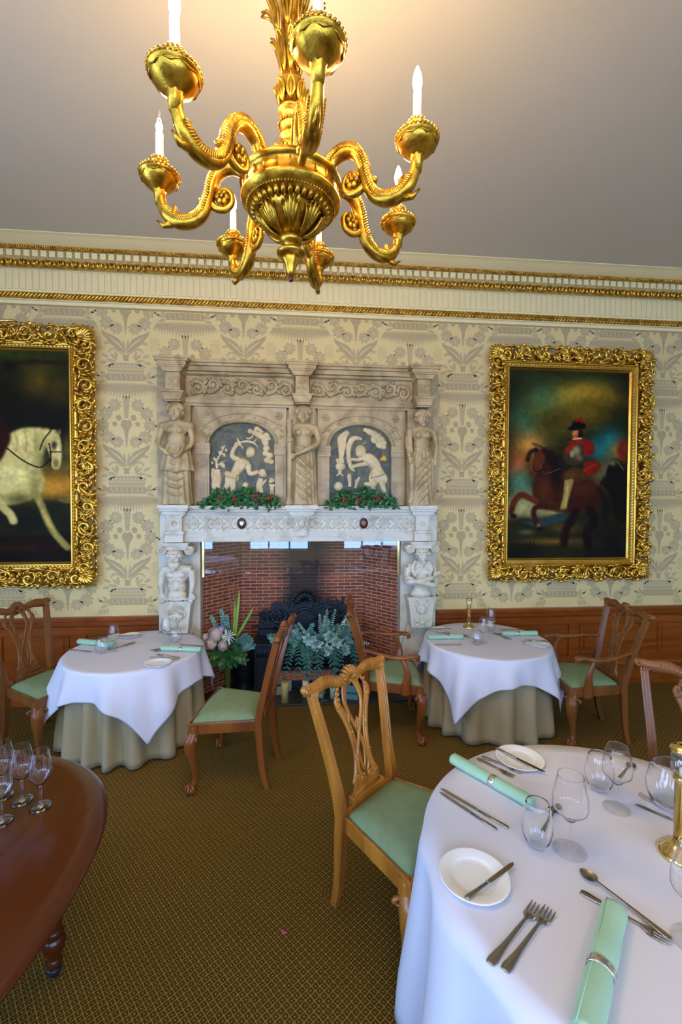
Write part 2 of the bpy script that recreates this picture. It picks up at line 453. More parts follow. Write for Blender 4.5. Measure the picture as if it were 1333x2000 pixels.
# ---- wallpaper motifs, one polygon set reused over the wall (thin printed shapes)
def poly_leaf(cx, cy, ang, L, w, n=7, serr=0.):
    pts = []
    for side in (1, -1):
        for i in range(n + 1):
            t = i / n if side == 1 else 1 - i / n
            if (side == -1 and i in (0, n)): continue
            r = w * math.sin(PI * t) ** .75 * (1 + (serr if i % 2 else -serr))
            pts.append((t * L, side * r / 2))
    ca, sa = math.cos(ang), math.sin(ang)
    return [(cx + x * ca - y * sa, cy + x * sa + y * ca) for x, y in pts]
def maple(cx, cy, ang, r):
    pts = []
    k = 18
    for i in range(k):
        a = 2 * PI * i / k
        rr = r * (1.0 if i % 2 == 0 else .72) * (1 + .18 * math.cos(a))
        pts.append((cx + rr * math.cos(a + ang), cy + rr * math.sin(a + ang)))
    return pts
def motif():
    S = .001617
    A = []; B = []; D = []                      # base shapes, dark shapes, pale veins : coordinates in metres, z down = negative
    def P(x, y): return ((x - 800) * S, (470 - y) * S)
    def add(L, pts): L.append([P(*p) for p in pts])
    # basket
    add(A, [(690, 388), (700, 366), (740, 352), (860, 352), (900, 366), (910, 388)])
    add(A, [(685, 392), (915, 392), (905, 414), (695, 414)])
    add(B, [(690, 418), (910, 418), (925, 440), (915, 464), (685, 464), (675, 440)])
    for i in range(7): add(D, [(700 + i * 32, 424), (704 + i * 32, 424), (716 + i * 30, 458), (712 + i * 30, 458)])
    for i in range(9): add(D, [(706 + i * 23, 372), (716 + i * 23, 364), (720 + i * 23, 376), (712 + i * 23, 382)])
    for sx in (-1, 1):
        for ang, L, dy in ((.2, 62, 448), (.75, 48, 440), (-.3, 52, 462)):
            pl = poly_leaf(0, 0, ang, L, 20)
            A.append([(sx * (p[0] * S + 118 * S), (470 - dy) * S + p[1] * S) for p in pl])
        pl = poly_leaf(0, 0, .5, 36, 16)
        A.append([(sx * (p[0] * S + 158 * S), (470 - 438) * S + p[1] * S) for p in pl])
    # fringe of drooping blades
    n = 23
    for row, (Ls, ws, mt_) in enumerate(((1., 13, 0), (.72, 9, 1))):
        for i in range(n - row):
            u = (i + .5 * row) / (n - 1) * 2 - 1
            x = 800 + u * 172; yt = 470 + abs(u) ** 2 * 12
            L = (112 - 52 * abs(u) ** 1.4) * Ls
            pl = poly_leaf(0, 0, -PI / 2 + u * .42, L, ws, n=5)
            (A if mt_ == 0 else B).append([(p[0] * S + (x - 800) * S, (470 - yt) * S + p[1] * S) for p in pl])
    add(A, [(778, 560), (822, 560), (812, 700), (788, 700)])
    # wreath of serrated leaves
    for x, y, r in ((735, 622, 36), (865, 622, 36), (683, 672, 38), (917, 672, 38), (664, 742, 36), (936, 742, 36), (692, 812, 38), (908, 812, 38), (748, 842, 34), (852, 842, 34)):
        a = math.atan2(-(y - 735), x - 800)
        m_ = maple(0, 0, a, r * 1.22)
        A.append([(p[0] * S + (x - 800) * S, (470 - y) * S + p[1] * S) for p in m_])
        for k in (-.5, 0, .5):
            pl = poly_leaf(0, 0, a + k, r * 1.0, 4, n=3)
            D.append([(p[0] * S + (x - 800) * S, (470 - y) * S + p[1] * S) for p in pl])
    for x, y, r in ((755, 695, 20), (845, 695, 20), (730, 735, 17), (870, 735, 17)):
        B.append([P(x + r * math.cos(2 * PI * k / 9) * (1.1 if k % 2 else .8), y + r * math.sin(2 * PI * k / 9)) for k in range(9)])
    add(B, [(770, 718), (785, 706), (800, 714), (815, 706), (830, 718), (835, 745), (815, 775), (806, 830), (794, 830), (785, 775), (765, 745)])
    add(A, [(790, 830), (810, 830), (804, 880), (796, 880)])
    # acanthus spray
    for sx in (-1, 1):
        def Q(x, y): return (sx * (x - 800) * S, (470 - y) * S)
        B.append([Q(*p) for p in ((800, 1002), (812, 960), (840, 915), (880, 890), (915, 878), (945, 858), (938, 890), (915, 915), (900, 940), (868, 965), (835, 985))])
        D.append([Q(*p) for p in ((806, 992), (836, 945), (880, 912), (915, 892), (880, 922), (842, 955))])
        A.append([Q(*p) for p in ((806, 1004), (830, 985), (862, 968), (892, 970), (908, 990), (902, 1004), (890, 985), (866, 982), (840, 998), (815, 1012))])
        A.append([Q(*p) for p in ((800, 985), (806, 940), (815, 915), (822, 940), (815, 975))])
        A.append([Q(*p) for p in ((905, 925), (935, 935), (930, 950), (900, 945))])
        for ang, L, x0, y0 in ((.1, 66, 855, 1052), (.7, 60, 850, 1045), (1.25, 48, 850, 1035), (-.45, 60, 868, 1062), (.45, 50, 900, 1030), (-.15, 46, 910, 1058)):
            pl = poly_leaf(0, 0, ang, L, 20, n=5)
            A.append([(sx * (p[0] * S + (x0 - 800) * S), (470 - y0) * S + p[1] * S) for p in pl])
        # berry cluster beside the spray
        rr = random.Random(3)
        for i in range(7):
            for j in range(8):
                x = 948 + i * 9 + (j % 2) * 4; y = 905 + j * 11
                if ((x - 972) / 36) ** 2 + ((y - 945) / 52) ** 2 > 1: continue
                B.append([(sx * ((x - 800) + 3.2 * math.cos(2 * PI * k / 5)) * S, (470 - y) * S + 3.2 * S * math.sin(2 * PI * k / 5)) for k in range(5)])
    add(B, [(778, 1012), (822, 1012), (815, 1030), (818, 1050), (782, 1050), (785, 1030)])
    return A, B, D
MOT = motif()
b = MB()
yw = Y1
# wall body with the fireplace opening
for bx in (box(X0 - .3, OPX0, yw, yw + .10, 0, ZC), box(OPX1, X1 + .3, yw, yw + .10, 0, ZC), box(OPX0, OPX1, yw, yw + .10, OPZ, ZC)):
    b.add(bx, smooth=False)
REP = 1.147; COLW = .589
for kx in range(-7, 9):
    cx = .015 + kx * COLW
    zoff = 3.908 if kx % 2 == 0 else 3.277
    for kz in range(-1, 5):
        z0 = zoff - (kz) * REP
        for li, (L, mt_) in enumerate(zip(MOT, (1, 2, 3))):
            y = yw - .0004 - .0003 * li
            for pl in L:
                zs = [z0 + p[1] for p in pl]; xs = [cx + p[0] for p in pl]
                if min(zs) < .88 or max(zs) > 4.06 or min(xs) < X0 or max(xs) > X1: continue
                if max(zs) < 3.3 and -1.3 < cx + pl[0][0] < 1.35: continue
                b.add(([(x, y, z) for x, z in zip(xs, zs)], [tuple(range(len(pl)))]), mt_, smooth=False)
struct(b.build('wall_back', ['paper', 'motif', 'motif2', 'paperline']))

# side and camera-side walls with window openings
def wall_with_openings(name, axis, pos, thick, lo, hi, ops):
    b = MB()
    def bb(a0, a1, z0, z1):
        if axis == 'x': b.add(box(pos, pos + thick, a0, a1, z0, z1), smooth=False)
        else: b.add(box(a0, a1, pos, pos + thick, z0, z1), smooth=False)
    cur = lo
    for c, w in sorted(ops):
        bb(cur, c - w / 2, 0, ZC); bb(c - w / 2, c + w / 2, 0, WZ0); bb(c - w / 2, c + w / 2, WZ1, ZC); cur = c + w / 2
    bb(cur, hi, 0, ZC)
    return struct(b.build(name, 'plainwall'))
wall_with_openings('wall_front', 'y', Y0 - .15, .15, X0 - .15, X1 + .15, WIN_BACK)
wall_with_openings('wall_left', 'x', X0 - .15, .15, Y0, Y1, WIN_LEFT)
wall_with_openings('wall_right', 'x', X1, .15, Y0, Y1, [])
k = 0
for axis, pos, L in (('y', Y0 - .07, WIN_BACK), ('x', X0 - .07, WIN_LEFT)):
    for c, w in L:
        k += 1
        b = MB()
        def bb(a0, a1, z0, z1, d=.04):
            if axis == 'x': b.add(box(pos - d, pos + d, a0, a1, z0, z1), smooth=False)
            else: b.add(box(a0, a1, pos - d, pos + d, z0, z1), smooth=False)
        bb(c - w / 2, c - w / 2 + .07, WZ0, WZ1); bb(c + w / 2 - .07, c + w / 2, WZ0, WZ1); bb(c - w / 2, c + w / 2, WZ0, WZ0 + .08); bb(c - w / 2, c + w / 2, WZ1 - .08, WZ1)
        for i in (1, 2): bb(c - w / 2 + w * i / 3 - .025, c - w / 2 + w * i / 3 + .025, WZ0, WZ1, .025)
        bb(c - w / 2, c + w / 2, WZ0 + 1.85, WZ0 + 1.93, .03)
        struct(b.build('window_%d' % k, 'white_frame'))

# cornice: plaster run, gilded mouldings, dentils
b = MB()
y = lambda d: yw - d
prof = [(y(0), 4.00), (y(.05), 4.00), (y(.055), 4.03), (y(.03), 4.05), (y(.03), 4.125), (y(.02), 4.13), (y(.02), 4.355), (y(.045), 4.36), (y(.05), 4.375), (y(.07), 4.385),
        (y(.07), 4.41), (y(.10), 4.415), (y(.10), 4.475), (y(.16), 4.478), (y(.17), 4.50), (y(.20), 4.51), (y(.24), 4.525), (y(.29), 4.545), (y(.32), 4.553), (y(.32), ZC + .02), (y(0), ZC + .02)]
b.add(extr_x(prof, X0, X1), smooth=False)
n = int((X1 - X0) / .078)
for i in range(n):                              # dentils
    x = X0 + .02 + i * .078
    b.add(box(x, x + .052, yw - .155, yw - .09, 4.412, 4.468), smooth=False)
n = int((X1 - X0) / .062)
for i in range(n):                              # reeded frieze
    x = X0 + i * .062
    b.add(box(x + .008, x + .054, yw - .030, yw - .015, 4.150, 4.335), smooth=False)
    b.add(tube([(x + .012, yw - .028, 4.335), (x + .031, yw - .03, 4.345), (x + .050, yw - .028, 4.335)], .008, 6))
struct(b.build('trim_1', 'plaster'))
def rope(name, yc, zc, h, pitch, kind):
    b = MB()
    b.add(box(X0, X1, yc + .006, yc + .028, zc - h / 2, zc + h / 2), 1, smooth=False)
    n = int((X1 - X0) / pitch)
    for i in range(n):
        x = X0 + i * pitch
        if x > 5.2: break
        if kind == 'bead':
            b.add(ell((x, yc, zc), (pitch * .36, .012, h * .42), 8, 6))
        elif kind == 'twist':
            M_ = Matrix.Rotation(.75, 3, 'Y')
            b.add(ell((x, yc, zc), (h * .20, .014, h * .62), 8, 6, M=M_))
            if i % 2: b.add(ell((x + pitch * .5, yc - .004, zc + h * .2), (.007, .01, .010), 6, 5))
        else:
            q = i % 2
            if q == 0:
                for s in (-1, 1):
                    b.add(tube([(x, yc + .004, zc - h * .42), (x + s * pitch * .32, yc - .004, zc - h * .1), (x + s * pitch * .36, yc - .006, zc + h * .22), (x + s * pitch * .15, yc, zc + h * .42)], [.006, .012, .013, .007], 6))
                b.add(ell((x, yc - .002, zc + .002), (.007, .012, h * .34), 8, 6))
            else:
                b.add(ell((x, yc - .004, zc - h * .05), (pitch * .26, .014, h * .40), 8, 6))
                for s in (-1, 1):
                    b.add(ell((x + s * pitch * .3, yc + .002, zc + h * .33), (.012, .010, .009), 6, 5))
    return struct(b.build(name, ['gold', 'gold_dark']))
rope('trim_2', yw - .048, 4.088, .062, .036, 'twist')
rope('trim_3', yw - .088, 4.385, .072, .060, 'leaf')
rope('trim_4', yw - .185, 4.490, .030, .021, 'bead')

# wainscot
def wainscot(name, x0, x1, panels):
    b = MB()
    yf = yw - .045
    b.add(box(x0, x1, yf + .02, yw, 0, .84), smooth=False)
    b.add(box(x0, x1, yf - .01, yw, .845, .882), smooth=False)
    b.add(extr_x([(yf + .02, .78), (yf, .79), (yf - .008, .80), (yf - .008, .838), (yf - .02, .848), (yf + .02, .848)], x0, x1), smooth=False)
    x = x0 + .01
    while x < x1 - .03:                          # carved ribbon under the rail
        M_ = Matrix.Rotation(.8, 3, 'Y')
        b.add(ell((x + .014, yf - .009, .819), (.006, .007, .020), 6, 5, M=M_)); x += .026
    b.add(box(x0, x1, yf, yw, .70, .775), smooth=False)       # rail above panels
    b.add(box(x0, x1, yf, yw, .27, .345), smooth=False)       # rail below
    b.add(extr_x([(yf + .01, .20), (yf - .012, .21), (yf - .02, .235), (yf - .005, .255), (yf + .01, .27)], x0, x1), smooth=False)
    b.add(box(x0, x1, yf + .008, yw, 0, .20), smooth=False)
    b.add(box(x0, x1, yf - .012, yw, 0, .045), smooth=False)
    ps = [(max(a, x0), min(c, x1)) for a, c in panels if min(c, x1) - max(a, x0) > .05]
    ps.sort(); edges = [x0] + [v for p in ps for v in p] + [x1]
    for k in range(0, len(edges), 2):
        if edges[k + 1] - edges[k] > .01: b.add(box(edges[k], edges[k + 1], yf + .001, yw, .34, .705), smooth=False)
    for a, c in ps:
        for t in (0, 1):                           # inner moulding and raised field
            e = .018 + .05 * t; yy = yf + .012 - .008 * t
            b.add(box(a + e, c - e, yy, yw, .345 + e, .70 - e), smooth=False)
    return struct(b.build(name, 'panel', bevel=.003))
wainscot('baseboard_right', 1.50, X1, [(1.62, 2.22), (2.40, 3.03), (3.15, 3.90), (4.10, 4.86), (5.06, 5.8)])
wainscot('baseboard_left', X0, -1.44, [(-2.15, -1.56), (-2.95, -2.30), (-3.75, -3.10), (-4.55, -3.9)])

# ================================================================== firebox
b = MB()
BX0, BX1, BY = -.657, .741, 5.17
def wallq(p, q, z0, z1, u0):
    L = math.hypot(q[0] - p[0], q[1] - p[1])
    b.add(([(p[0], p[1], z0), (q[0], q[1], z0), (q[0], q[1], z1), (p[0], p[1], z1)], [(0, 1, 2, 3)]), smooth=False, uv=[[(u0, z0), (u0 + L, z0), (u0 + L, z1), (u0, z1)]])
    return u0 + L
u = wallq((OPX0, 4.755), (BX0, BY), 0, 2.3, 0)
u = wallq((BX0, BY), (BX1, BY), 0, 2.3, u)
wallq((BX1, BY), (OPX1, 4.755), 0, 2.3, u)
o = b.build('brick_firebox', 'brick', solid=.0)
b2 = MB(); b2.add(box(-1.3, 1.4, BY + .02, BY + .1, 0, 2.4), smooth=False); b2.add(box(-1.3, 1.4, 4.86, BY + .1, 2.3, 2.4), smooth=False)
b2.add(box(-1.3, OPX0 - .02, 4.95, BY + .1, 0, 2.4), smooth=False); b2.add(box(OPX1 + .02, 1.4, 4.95, BY + .1, 0, 2.4), smooth=False)
q = b2.build('outer_shell', 'hearth'); q.parent = o
tag(o, 'red narrow-brick fireplace recess with a black soot stain up its back', 'fireplace', kind='thing')
b = MB(); b.add(box(OPX0 - .30, OPX1 + .30, 4.46, BY + .05, 0, .022), smooth=False)
tag(b.build('hearth_slab', 'hearth', bevel=.004), 'dark grey stone hearth slab under the fireplace opening', 'hearth')
# ================================================================== carving helpers
def spiral(c, r0, turns, sgn=1, a0=0., rad=(.012, .005), y=0., n=22, r1=.15, rise=0.):
    """flat volute in the xz plane around c, starting at angle a0 on radius r0"""
    pts = []
    for i in range(n + 1):
        t = i / n
        r = r0 * (1 - (1 - r1) * t)
        a = a0 + sgn * 2 * PI * turns * t
        pts.append((c[0] + r * math.cos(a), y - rise * t, c[1] + r * math.sin(a)))
    return tube(pts, [rad[0] + (rad[1] - rad[0]) * i / n for i in range(n + 1)], 6)
def lobe(b, p, ang, L, w, y, curl=.6, sgn=1, mat=0, up_=.5):
    """carved acanthus lobe: a fat tapering tongue with a curled tip"""
    pts = []; R = []
    x, z, a = p[0], p[1], ang
    n = 6
    for i in range(n + 1):
        t = i / n
        pts.append((x, y - w * up_ * math.sin(PI * min(1, t * 1.1)), z))
        R.append(max(.0015, w * (.35 + .65 * math.sin(PI * (t * .8 + .12))) * (1 - .55 * t)))
        x += math.cos(a) * L / n; z += math.sin(a) * L / n; a += sgn * curl / n * (1 + t)
    b.add(tube(pts, R, 6, flat=(1, .75)), mat)
def shell(b, c, r, y, mat=0, n=9, a0=0., a1=PI, depth=.02):
    for i in range(n):
        a = a0 + (a1 - a0) * (i + .5) / n
        p1 = (c[0] + r * .15 * math.cos(a), y - depth * .5, c[1] + r * .15 * math.sin(a))
        p2 = (c[0] + r * .7 * math.cos(a), y - depth * 1.2, c[1] + r * .7 * math.sin(a))
        p3 = (c[0] + r * math.cos(a), y - depth * .4, c[1] + r * math.sin(a))
        w = r * (a1 - a0) / n * .5
        b.add(tube([p1, p2, p3], [w * .25, w * .85, w * .9], 6), mat)
def scroll_band(b, x0, x1, z0, z1, y, pitch=.14, rad=.010, mat=0, seed=1):
    rr = random.Random(seed)
    h = z1 - z0; n = max(1, round((x1 - x0) / pitch)); pitch = (x1 - x0) / n
    for i in range(n):
        cx = x0 + (i + .5) * pitch; s = 1 if i % 2 else -1
        zc = (z0 + z1) / 2 + s * h * .10
        b.add(spiral((cx, zc), h * .36, 1.4, s, -s * PI * .7, (rad, rad * .45), y), mat)
        b.add(ell((cx, y, zc), (rad * .9, rad * .8, rad * .9), 8, 6), mat)
        for k in range(6):
            a = rr.uniform(0, 2 * PI)
            px, pz = cx + h * .3 * math.cos(a), zc + h * .3 * math.sin(a)
            a2 = a + s * rr.uniform(.4, 1.1)
            L = rr.uniform(.35, .5) * h
            tx, tz = px + L * math.cos(a2), pz + L * math.sin(a2)
            if not (z0 < tz < z1 and x0 < tx < x1): L *= .45
            lobe(b, (px, pz), a2, L, rad * 1.15, y, 1.2, s, mat)
        b.add(tube([(cx - pitch * .5, y, zc - s * h * .25), (cx - pitch * .2, y - .004, zc - s * h * .42), (cx + pitch * .15, y, zc - s * h * .38)], [rad * .6, rad, rad * .5], 6), mat)

# ================================================================== the carved marble chimneypiece
fp = thing('marble_chimneypiece', 'tall carved marble chimneypiece with statues, twin arched relief panels and bearded supporters', 'fireplace surround', (0.03, 4.75, 0))
FX = .03
def fb_build(b, name, mats, **k):
    # geometry is given in room coordinates: shift it into the chimneypiece's own space
    b.v = [(x - FX, y - 4.75, z) for x, y, z in b.v]
    return b.build(name, mats, fp, **k)
def steps(b, x0, x1, yb, lst, mat=0):
    """stack of slabs: list of (projection, z0, z1) from wall yb"""
    for d, z0, z1 in lst: b.add(box(x0 - d * .0, x1 + d * .0, yb - d, 4.75, z0, z1), mat, smooth=False)
b = MB()
b.add(box(-1.42, 1.478, 4.655, 4.75, 1.92, 3.42), smooth=False)
for x0, x1 in ((-1.13, -.05), (.11, 1.19)):
    for d, z0, z1 in ((.17, 3.425, 3.452), (.145, 3.40, 3.427), (.12, 3.355, 3.40), (.085, 3.33, 3.355), (.055, 3.325, 3.335), (.03, 3.105, 3.33), (.055, 3.09, 3.112), (.075, 3.045, 3.09), (.06, 3.02, 3.045)):
        b.add(box(x0, x1, 4.655 - d, 4.75, z0, z1), smooth=False)
fb_build(b, 'entablature', 'marble', bevel=.003)
for xa, xb, sd_ in ((-1.08, -.06, 2), (.13, 1.17, 5)):
    b = MB(); scroll_band(b, xa, xb, 3.122, 3.315, 4.612, .150, .021, seed=sd_); fb_build(b, 'scroll_frieze', 'marble')
# arched panels
def arch_panel(x0, x1, a0, a1, z0, z1, zs, zc):
    b = MB()
    cx = (a0 + a1) / 2; hw = (a1 - a0) / 2
    n = 24
    arc = [(cx - hw * math.cos(PI * i / n), zs + (zc - zs) * math.sin(PI * i / n) ** .85) for i in range(n + 1)]
    # plate above the springing
    top = []
    for i, (x, z) in enumerate(arc):
        t = i / n; top.append((x0 + (x1 - x0) * min(1, max(0, (x - a0) / (a1 - a0) * 1.0)), z1))
    yf, ybk = 4.612, 4.66
    for i in range(n):
        q = [arc[i], arc[i + 1], top[i + 1], top[i]]
        b.add(([(x, yf, z) for x, z in q], [(0, 1, 2, 3)]), smooth=False)
        b.add(([(arc[i][0], yf, arc[i][1]), (arc[i + 1][0], yf, arc[i + 1][1]), (arc[i + 1][0], ybk + .03, arc[i + 1][1]), (arc[i][0], ybk + .03, arc[i][1])], [(3, 2, 1, 0)]))
    b.add(([(x0, yf, zs), (a0, yf, zs), (x0, yf, z1)], [(0, 1, 2)]), smooth=False)
    b.add(([(x1, yf, zs), (a1, yf, zs), (x1, yf, z1)], [(2, 1, 0)]), smooth=False)
    for xa, xb in ((x0, a0), (a1, x1)):
        b.add(box(xa, xb, yf, 4.70, z0, zs), smooth=False)
        b.add(box(xa + .018, xb - .018, yf - .008, yf + .01, z0 + .06, zs - .11), smooth=False)
        for d, za, zb in ((.030, zs - .005, zs + .022), (.022, zs - .03, zs - .004), (.012, zs - .075, zs - .03), (.018, zs - .085, zs - .074), (.02, z0, z0 + .04)):
            b.add(box(xa - (.008 if xb == x1 else 0), xb + (.012 if xa == x0 else 0), yf - d, yf + .02, za, zb), smooth=False)
    for rr_, w, yy in ((1.035, .011, yf - .006), (1.09, .007, yf - .004), (1.33, .008, yf - .002)):
        pts = [(cx + (x - cx) * rr_, yy, zs + (z - zs) * (rr_ + .04 if rr_ > 1.2 else rr_ + .02)) for x, z in arc]
        if rr_ > 1.2: pts = [p for p in pts if x0 + .02 < p[0] < x1 - .02 and p[2] < z1 - .02]
        b.add(tube(pts, w, 6))
    for s in (-1, 1):                           # corner rosettes and small sprigs
        rx = cx + s * ((x1 - x0) / 2 - .075); rz = z1 - .08
        for k in range(6): b.add(ell((rx + .026 * math.cos(k * PI / 3), yf - .004, rz + .026 * math.sin(k * PI / 3)), (.016, .010, .016), 8, 6))
        b.add(ell((rx, yf - .01, rz), (.013, .010, .013), 8, 6))
        b.add(spiral((rx - s * .01, rz - .11), .03, 1.2, s, 0, (.006, .003), yf - .003)); b.add(spiral((rx + s * .02, rz - .2), .022, 1.2, -s, 0, (.006, .003), yf - .003))
    for k in range(9):
        a = PI * (k + 1) / 10
        b.add(ell((cx - hw * 1.21 * math.cos(a), yf - .002, zs + (zc - zs) * 1.25 * math.sin(a)), (.018, .006, .018), 8, 6))
    b.add(box(x0, x1, 4.60, 4.66, z1, z1 + .012), smooth=False)
    b.add(box(x0 - .012, x0, 4.60, 4.68, z0, z1 + .012), smooth=False); b.add(box(x1, x1 + .012, 4.60, 4.68, z0, z1 + .012), smooth=False)
    return fb_build(b, 'arched_panel', 'marble')
arch_panel(-1.032, -.14, -.902, -.242, 2.03, 3.02, 2.625, 2.867)
arch_panel(.205, 1.09, .316, .970, 2.03, 3.01, 2.615, 2.862)
# niche backs and relief scenes
def niche(cx, hw, name):
    b = MB(); b.add(box(cx - hw - .03, cx + hw + .03, 4.6545, 4.658, 2.03, 2.95), smooth=False)
    return fb_build(b, name, 'relief_bg')
n1 = niche(-.572, .33, 'niche_back'); n2 = niche(.643, .33, 'niche_back')
class Relief:
    def __init__(s, fn, k): s.fn = fn; s.k = k; s.b = MB(); s.y = 4.652
    def limb(s, pts, r, d=.5, n=8):
        P = [(s.fn(*p)[0], s.y, s.fn(*p)[1]) for p in pts]
        R = [q * s.k for q in (r if isinstance(r, (list, tuple)) else [r] * len(pts))]
        P2 = spline(P, 4); s.b.add(tube(P2, R, 8, up=(0, -1, 0), flat=(1, .62)))
    def blob(s, c, rx, rz, ry=None, ang=0):
        x, z = s.fn(*c)
        s.b.add(ell((x, s.y, z), (rx * s.k, (ry or min(rx, rz)) * s.k * .6, rz * s.k), 12, 8, M=Matrix.Rotation(ang, 3, 'Y')))
def PL(X, Y): return (-.902 + (X / 4.76 + 380 - 409) * .00513, 2.867 - (Y / 4.76 + 780 - 825) * .0052)
def PR(X, Y): return (.316 + (X / 7.016 + 610 - 643.7) * .00539, 2.865 - (Y / 7.016 + 780 - 830) * .0052)
r = Relief(PL, .00108)
r.blob((520, 485), 44, 52); r.blob((505, 500), 34, 42, 50)                    # swordsman
r.limb([(450, 570), (420, 610), (370, 690)], [52, 60, 46]); r.blob((450, 580), 70, 34, 40, .3)
r.limb([(345, 680), (330, 720)], [60, 78]); r.limb([(290, 700), (400, 740)], [22, 22])
for k in range(7): r.limb([(320 + k * 12, 670), (285 + k * 19, 720 + k * 4)], [9, 13])
r.limb([(310, 730), (300, 790), (262, 860)], [34, 28, 22]); r.limb([(350, 740), (352, 800), (350, 870)], [34, 30, 24])
r.limb([(405, 560), (350, 530), (352, 480), (388, 415)], [28, 25, 20, 20]); r.blob((388, 415), 24, 24)
r.limb([(415, 428), (400, 390), (395, 355)], [7, 8, 6]); r.limb([(400, 400), (480, 385), (545, 400), (592, 440)], [8, 13, 12, 5]); r.limb([(405, 375), (425, 420), (450, 455)], [8, 8, 7]); r.limb([(545, 400), (580, 350)], [8, 4])
r.limb([(500, 600), (500, 655), (520, 690), (590, 668)], [30, 26, 24, 20])
r.blob((628, 680), 38, 42); r.blob((650, 695), 22, 26); r.limb([(615, 730), (600, 800), (608, 870)], [26, 34, 36]); r.limb([(595, 760), (620, 800), (665, 740)], [14, 13, 10])   # kneeling child
r.blob((470, 800), 30, 34); r.limb([(430, 840), (500, 835)], [16, 20])
r.blob((515, 290), 26, 26); r.limb([(535, 305), (590, 320), (640, 350), (690, 360)], [20, 30, 32, 22]); r.limb([(555, 290), (580, 262), (640, 300)], [10, 24, 8]); r.limb([(540, 335), (510, 358), (475, 355)], [12, 10, 8]); r.limb([(640, 330), (670, 320), (700, 370)], [14, 26, 14])   # angel
for c, q in (((660, 400), 34), ((668, 450), 36), ((660, 495), 34), ((700, 515), 36), ((675, 560), 36), ((712, 575), 30), ((640, 380), 24)): r.blob(c, q, q * .85)
r.limb([(205, 880), (195, 800), (205, 720), (200, 650)], [34, 48, 46, 34]); r.limb([(240, 620), (262, 605), (272, 640)], [22, 18, 10])        # ram in a tree
r.limb([(205, 640), (200, 580), (230, 520), (262, 460), (275, 425)], [14, 11, 9, 8, 8]); r.limb([(205, 590), (180, 555)], [8, 12]); r.limb([(215, 610), (250, 580), (285, 570)], [8, 6, 5]); r.limb([(240, 510), (275, 500)], [7, 5]); r.limb([(235, 520), (215, 490)], [6, 5])
for c in ((160, 590), (182, 552), (215, 545), (272, 520), (290, 470), (230, 490), (255, 450)): r.blob(c, 14, 16, 14)
r.limb([(170, 640), (160, 700), (175, 800), (165, 870)], [14, 16, 16, 10])
r.limb([(715, 745), (722, 770)], [34, 30]); r.limb([(690, 795), (750, 795)], [13, 13]); r.limb([(720, 810), (720, 850)], [22, 24]); r.limb([(700, 880), (720, 855), (742, 885)], [9, 12, 9])   # altar
for k in range(5): r.limb([(700 + k * 9, 760), (696 + k * 11, 725)], [6, 4])
q = fb_build(r.b, 'relief_figures', 'relief', remesh=.0042, smooth_it=1)
r = Relief(PR, .000768)
r.blob((670, 715), 78, 88); r.blob((650, 740), 55, 60, 70); r.limb([(700, 800), (780, 820), (860, 900), (900, 980)], [46, 84, 88, 70])
r.limb([(880, 960), (910, 1060)], [84, 118]); 
for k in range(9): r.limb([(830 + k * 16, 960), (800 + k * 28, 1090 + (10 if k % 2 else 0)), (812 + k * 25, 1160)], [12, 22, 16])
r.limb([(960, 1130), (975, 1200), (1010, 1300)], [52, 44, 30]); r.limb([(880, 1150), (840, 1200), (860, 1260)], [44, 40, 30]); r.limb([(880, 1180), (780, 1180), (720, 1170)], [36, 34, 22])
r.limb([(720, 800), (640, 835), (545, 830)], [34, 28, 24]); r.limb([(830, 870), (720, 895), (600, 920), (550, 950)], [48, 34, 28, 24]); r.blob((560, 930), 34, 26)
r.limb([(690, 545), (600, 530), (545, 560), (510, 640), (500, 740), (510, 850), (540, 950), (585, 1000)], [18, 34, 44, 40, 34, 34, 28, 16]); r.limb([(690, 600), (730, 600), (745, 570)], [12, 10, 6])
for k in range(6): r.limb([(380 + k * 8, 820), (370 + k * 16, 640), (360 + k * 20, 540), (420 + k * 18, 420 + abs(k - 3) * 14)], [12, 17, 18, 9])
r.limb([(330, 835), (440, 835)], [18, 18]); r.limb([(335, 865), (440, 865)], [16, 16]); r.blob((390, 935), 72, 62); r.limb([(385, 990), (385, 1050)], [30, 26]); r.limb([(335, 1070), (385, 1030), (430, 1070)], [14, 18, 14])
for c, q in (((735, 415), 40), ((790, 440), 56), ((850, 470), 62), ((905, 500), 58), ((860, 555), 60), ((950, 545), 62), ((985, 590), 50), ((930, 630), 56), ((985, 650), 44)): r.blob(c, q, q * .8, ang=.4)
r.limb([(520, 1220), (520, 1150), (512, 1070), (520, 1030)], [24, 26, 36, 18]); r.limb([(595, 1240), (620, 1160), (650, 1080)], [20, 24, 20]); r.limb([(600, 1180), (600, 1110)], [10, 8])
r.blob((365, 1215), 66, 66)
fb_build(r.b, 'relief_figures', 'relief', remesh=.0042, smooth_it=1)
b = MB()
for k in range(7):
    x, z = PR(945 + k * 12, 850); x2, z2 = PR(960 + k * 8 + (6 if k % 2 else -6), 745 + abs(k - 3) * 16)
    b.add(tube([(x, 4.651, z), ((x + x2) / 2 + .006, 4.649, (z + z2) / 2), (x2, 4.651, z2)], [.008, .010, .002], 6))
fl = fb_build(b, 'painted_flame', mat('flame_paint', (.75, .22, .02), .5, col2=(.85, .50, .05), scale=30))
fl['label'] = 'orange painted flame'

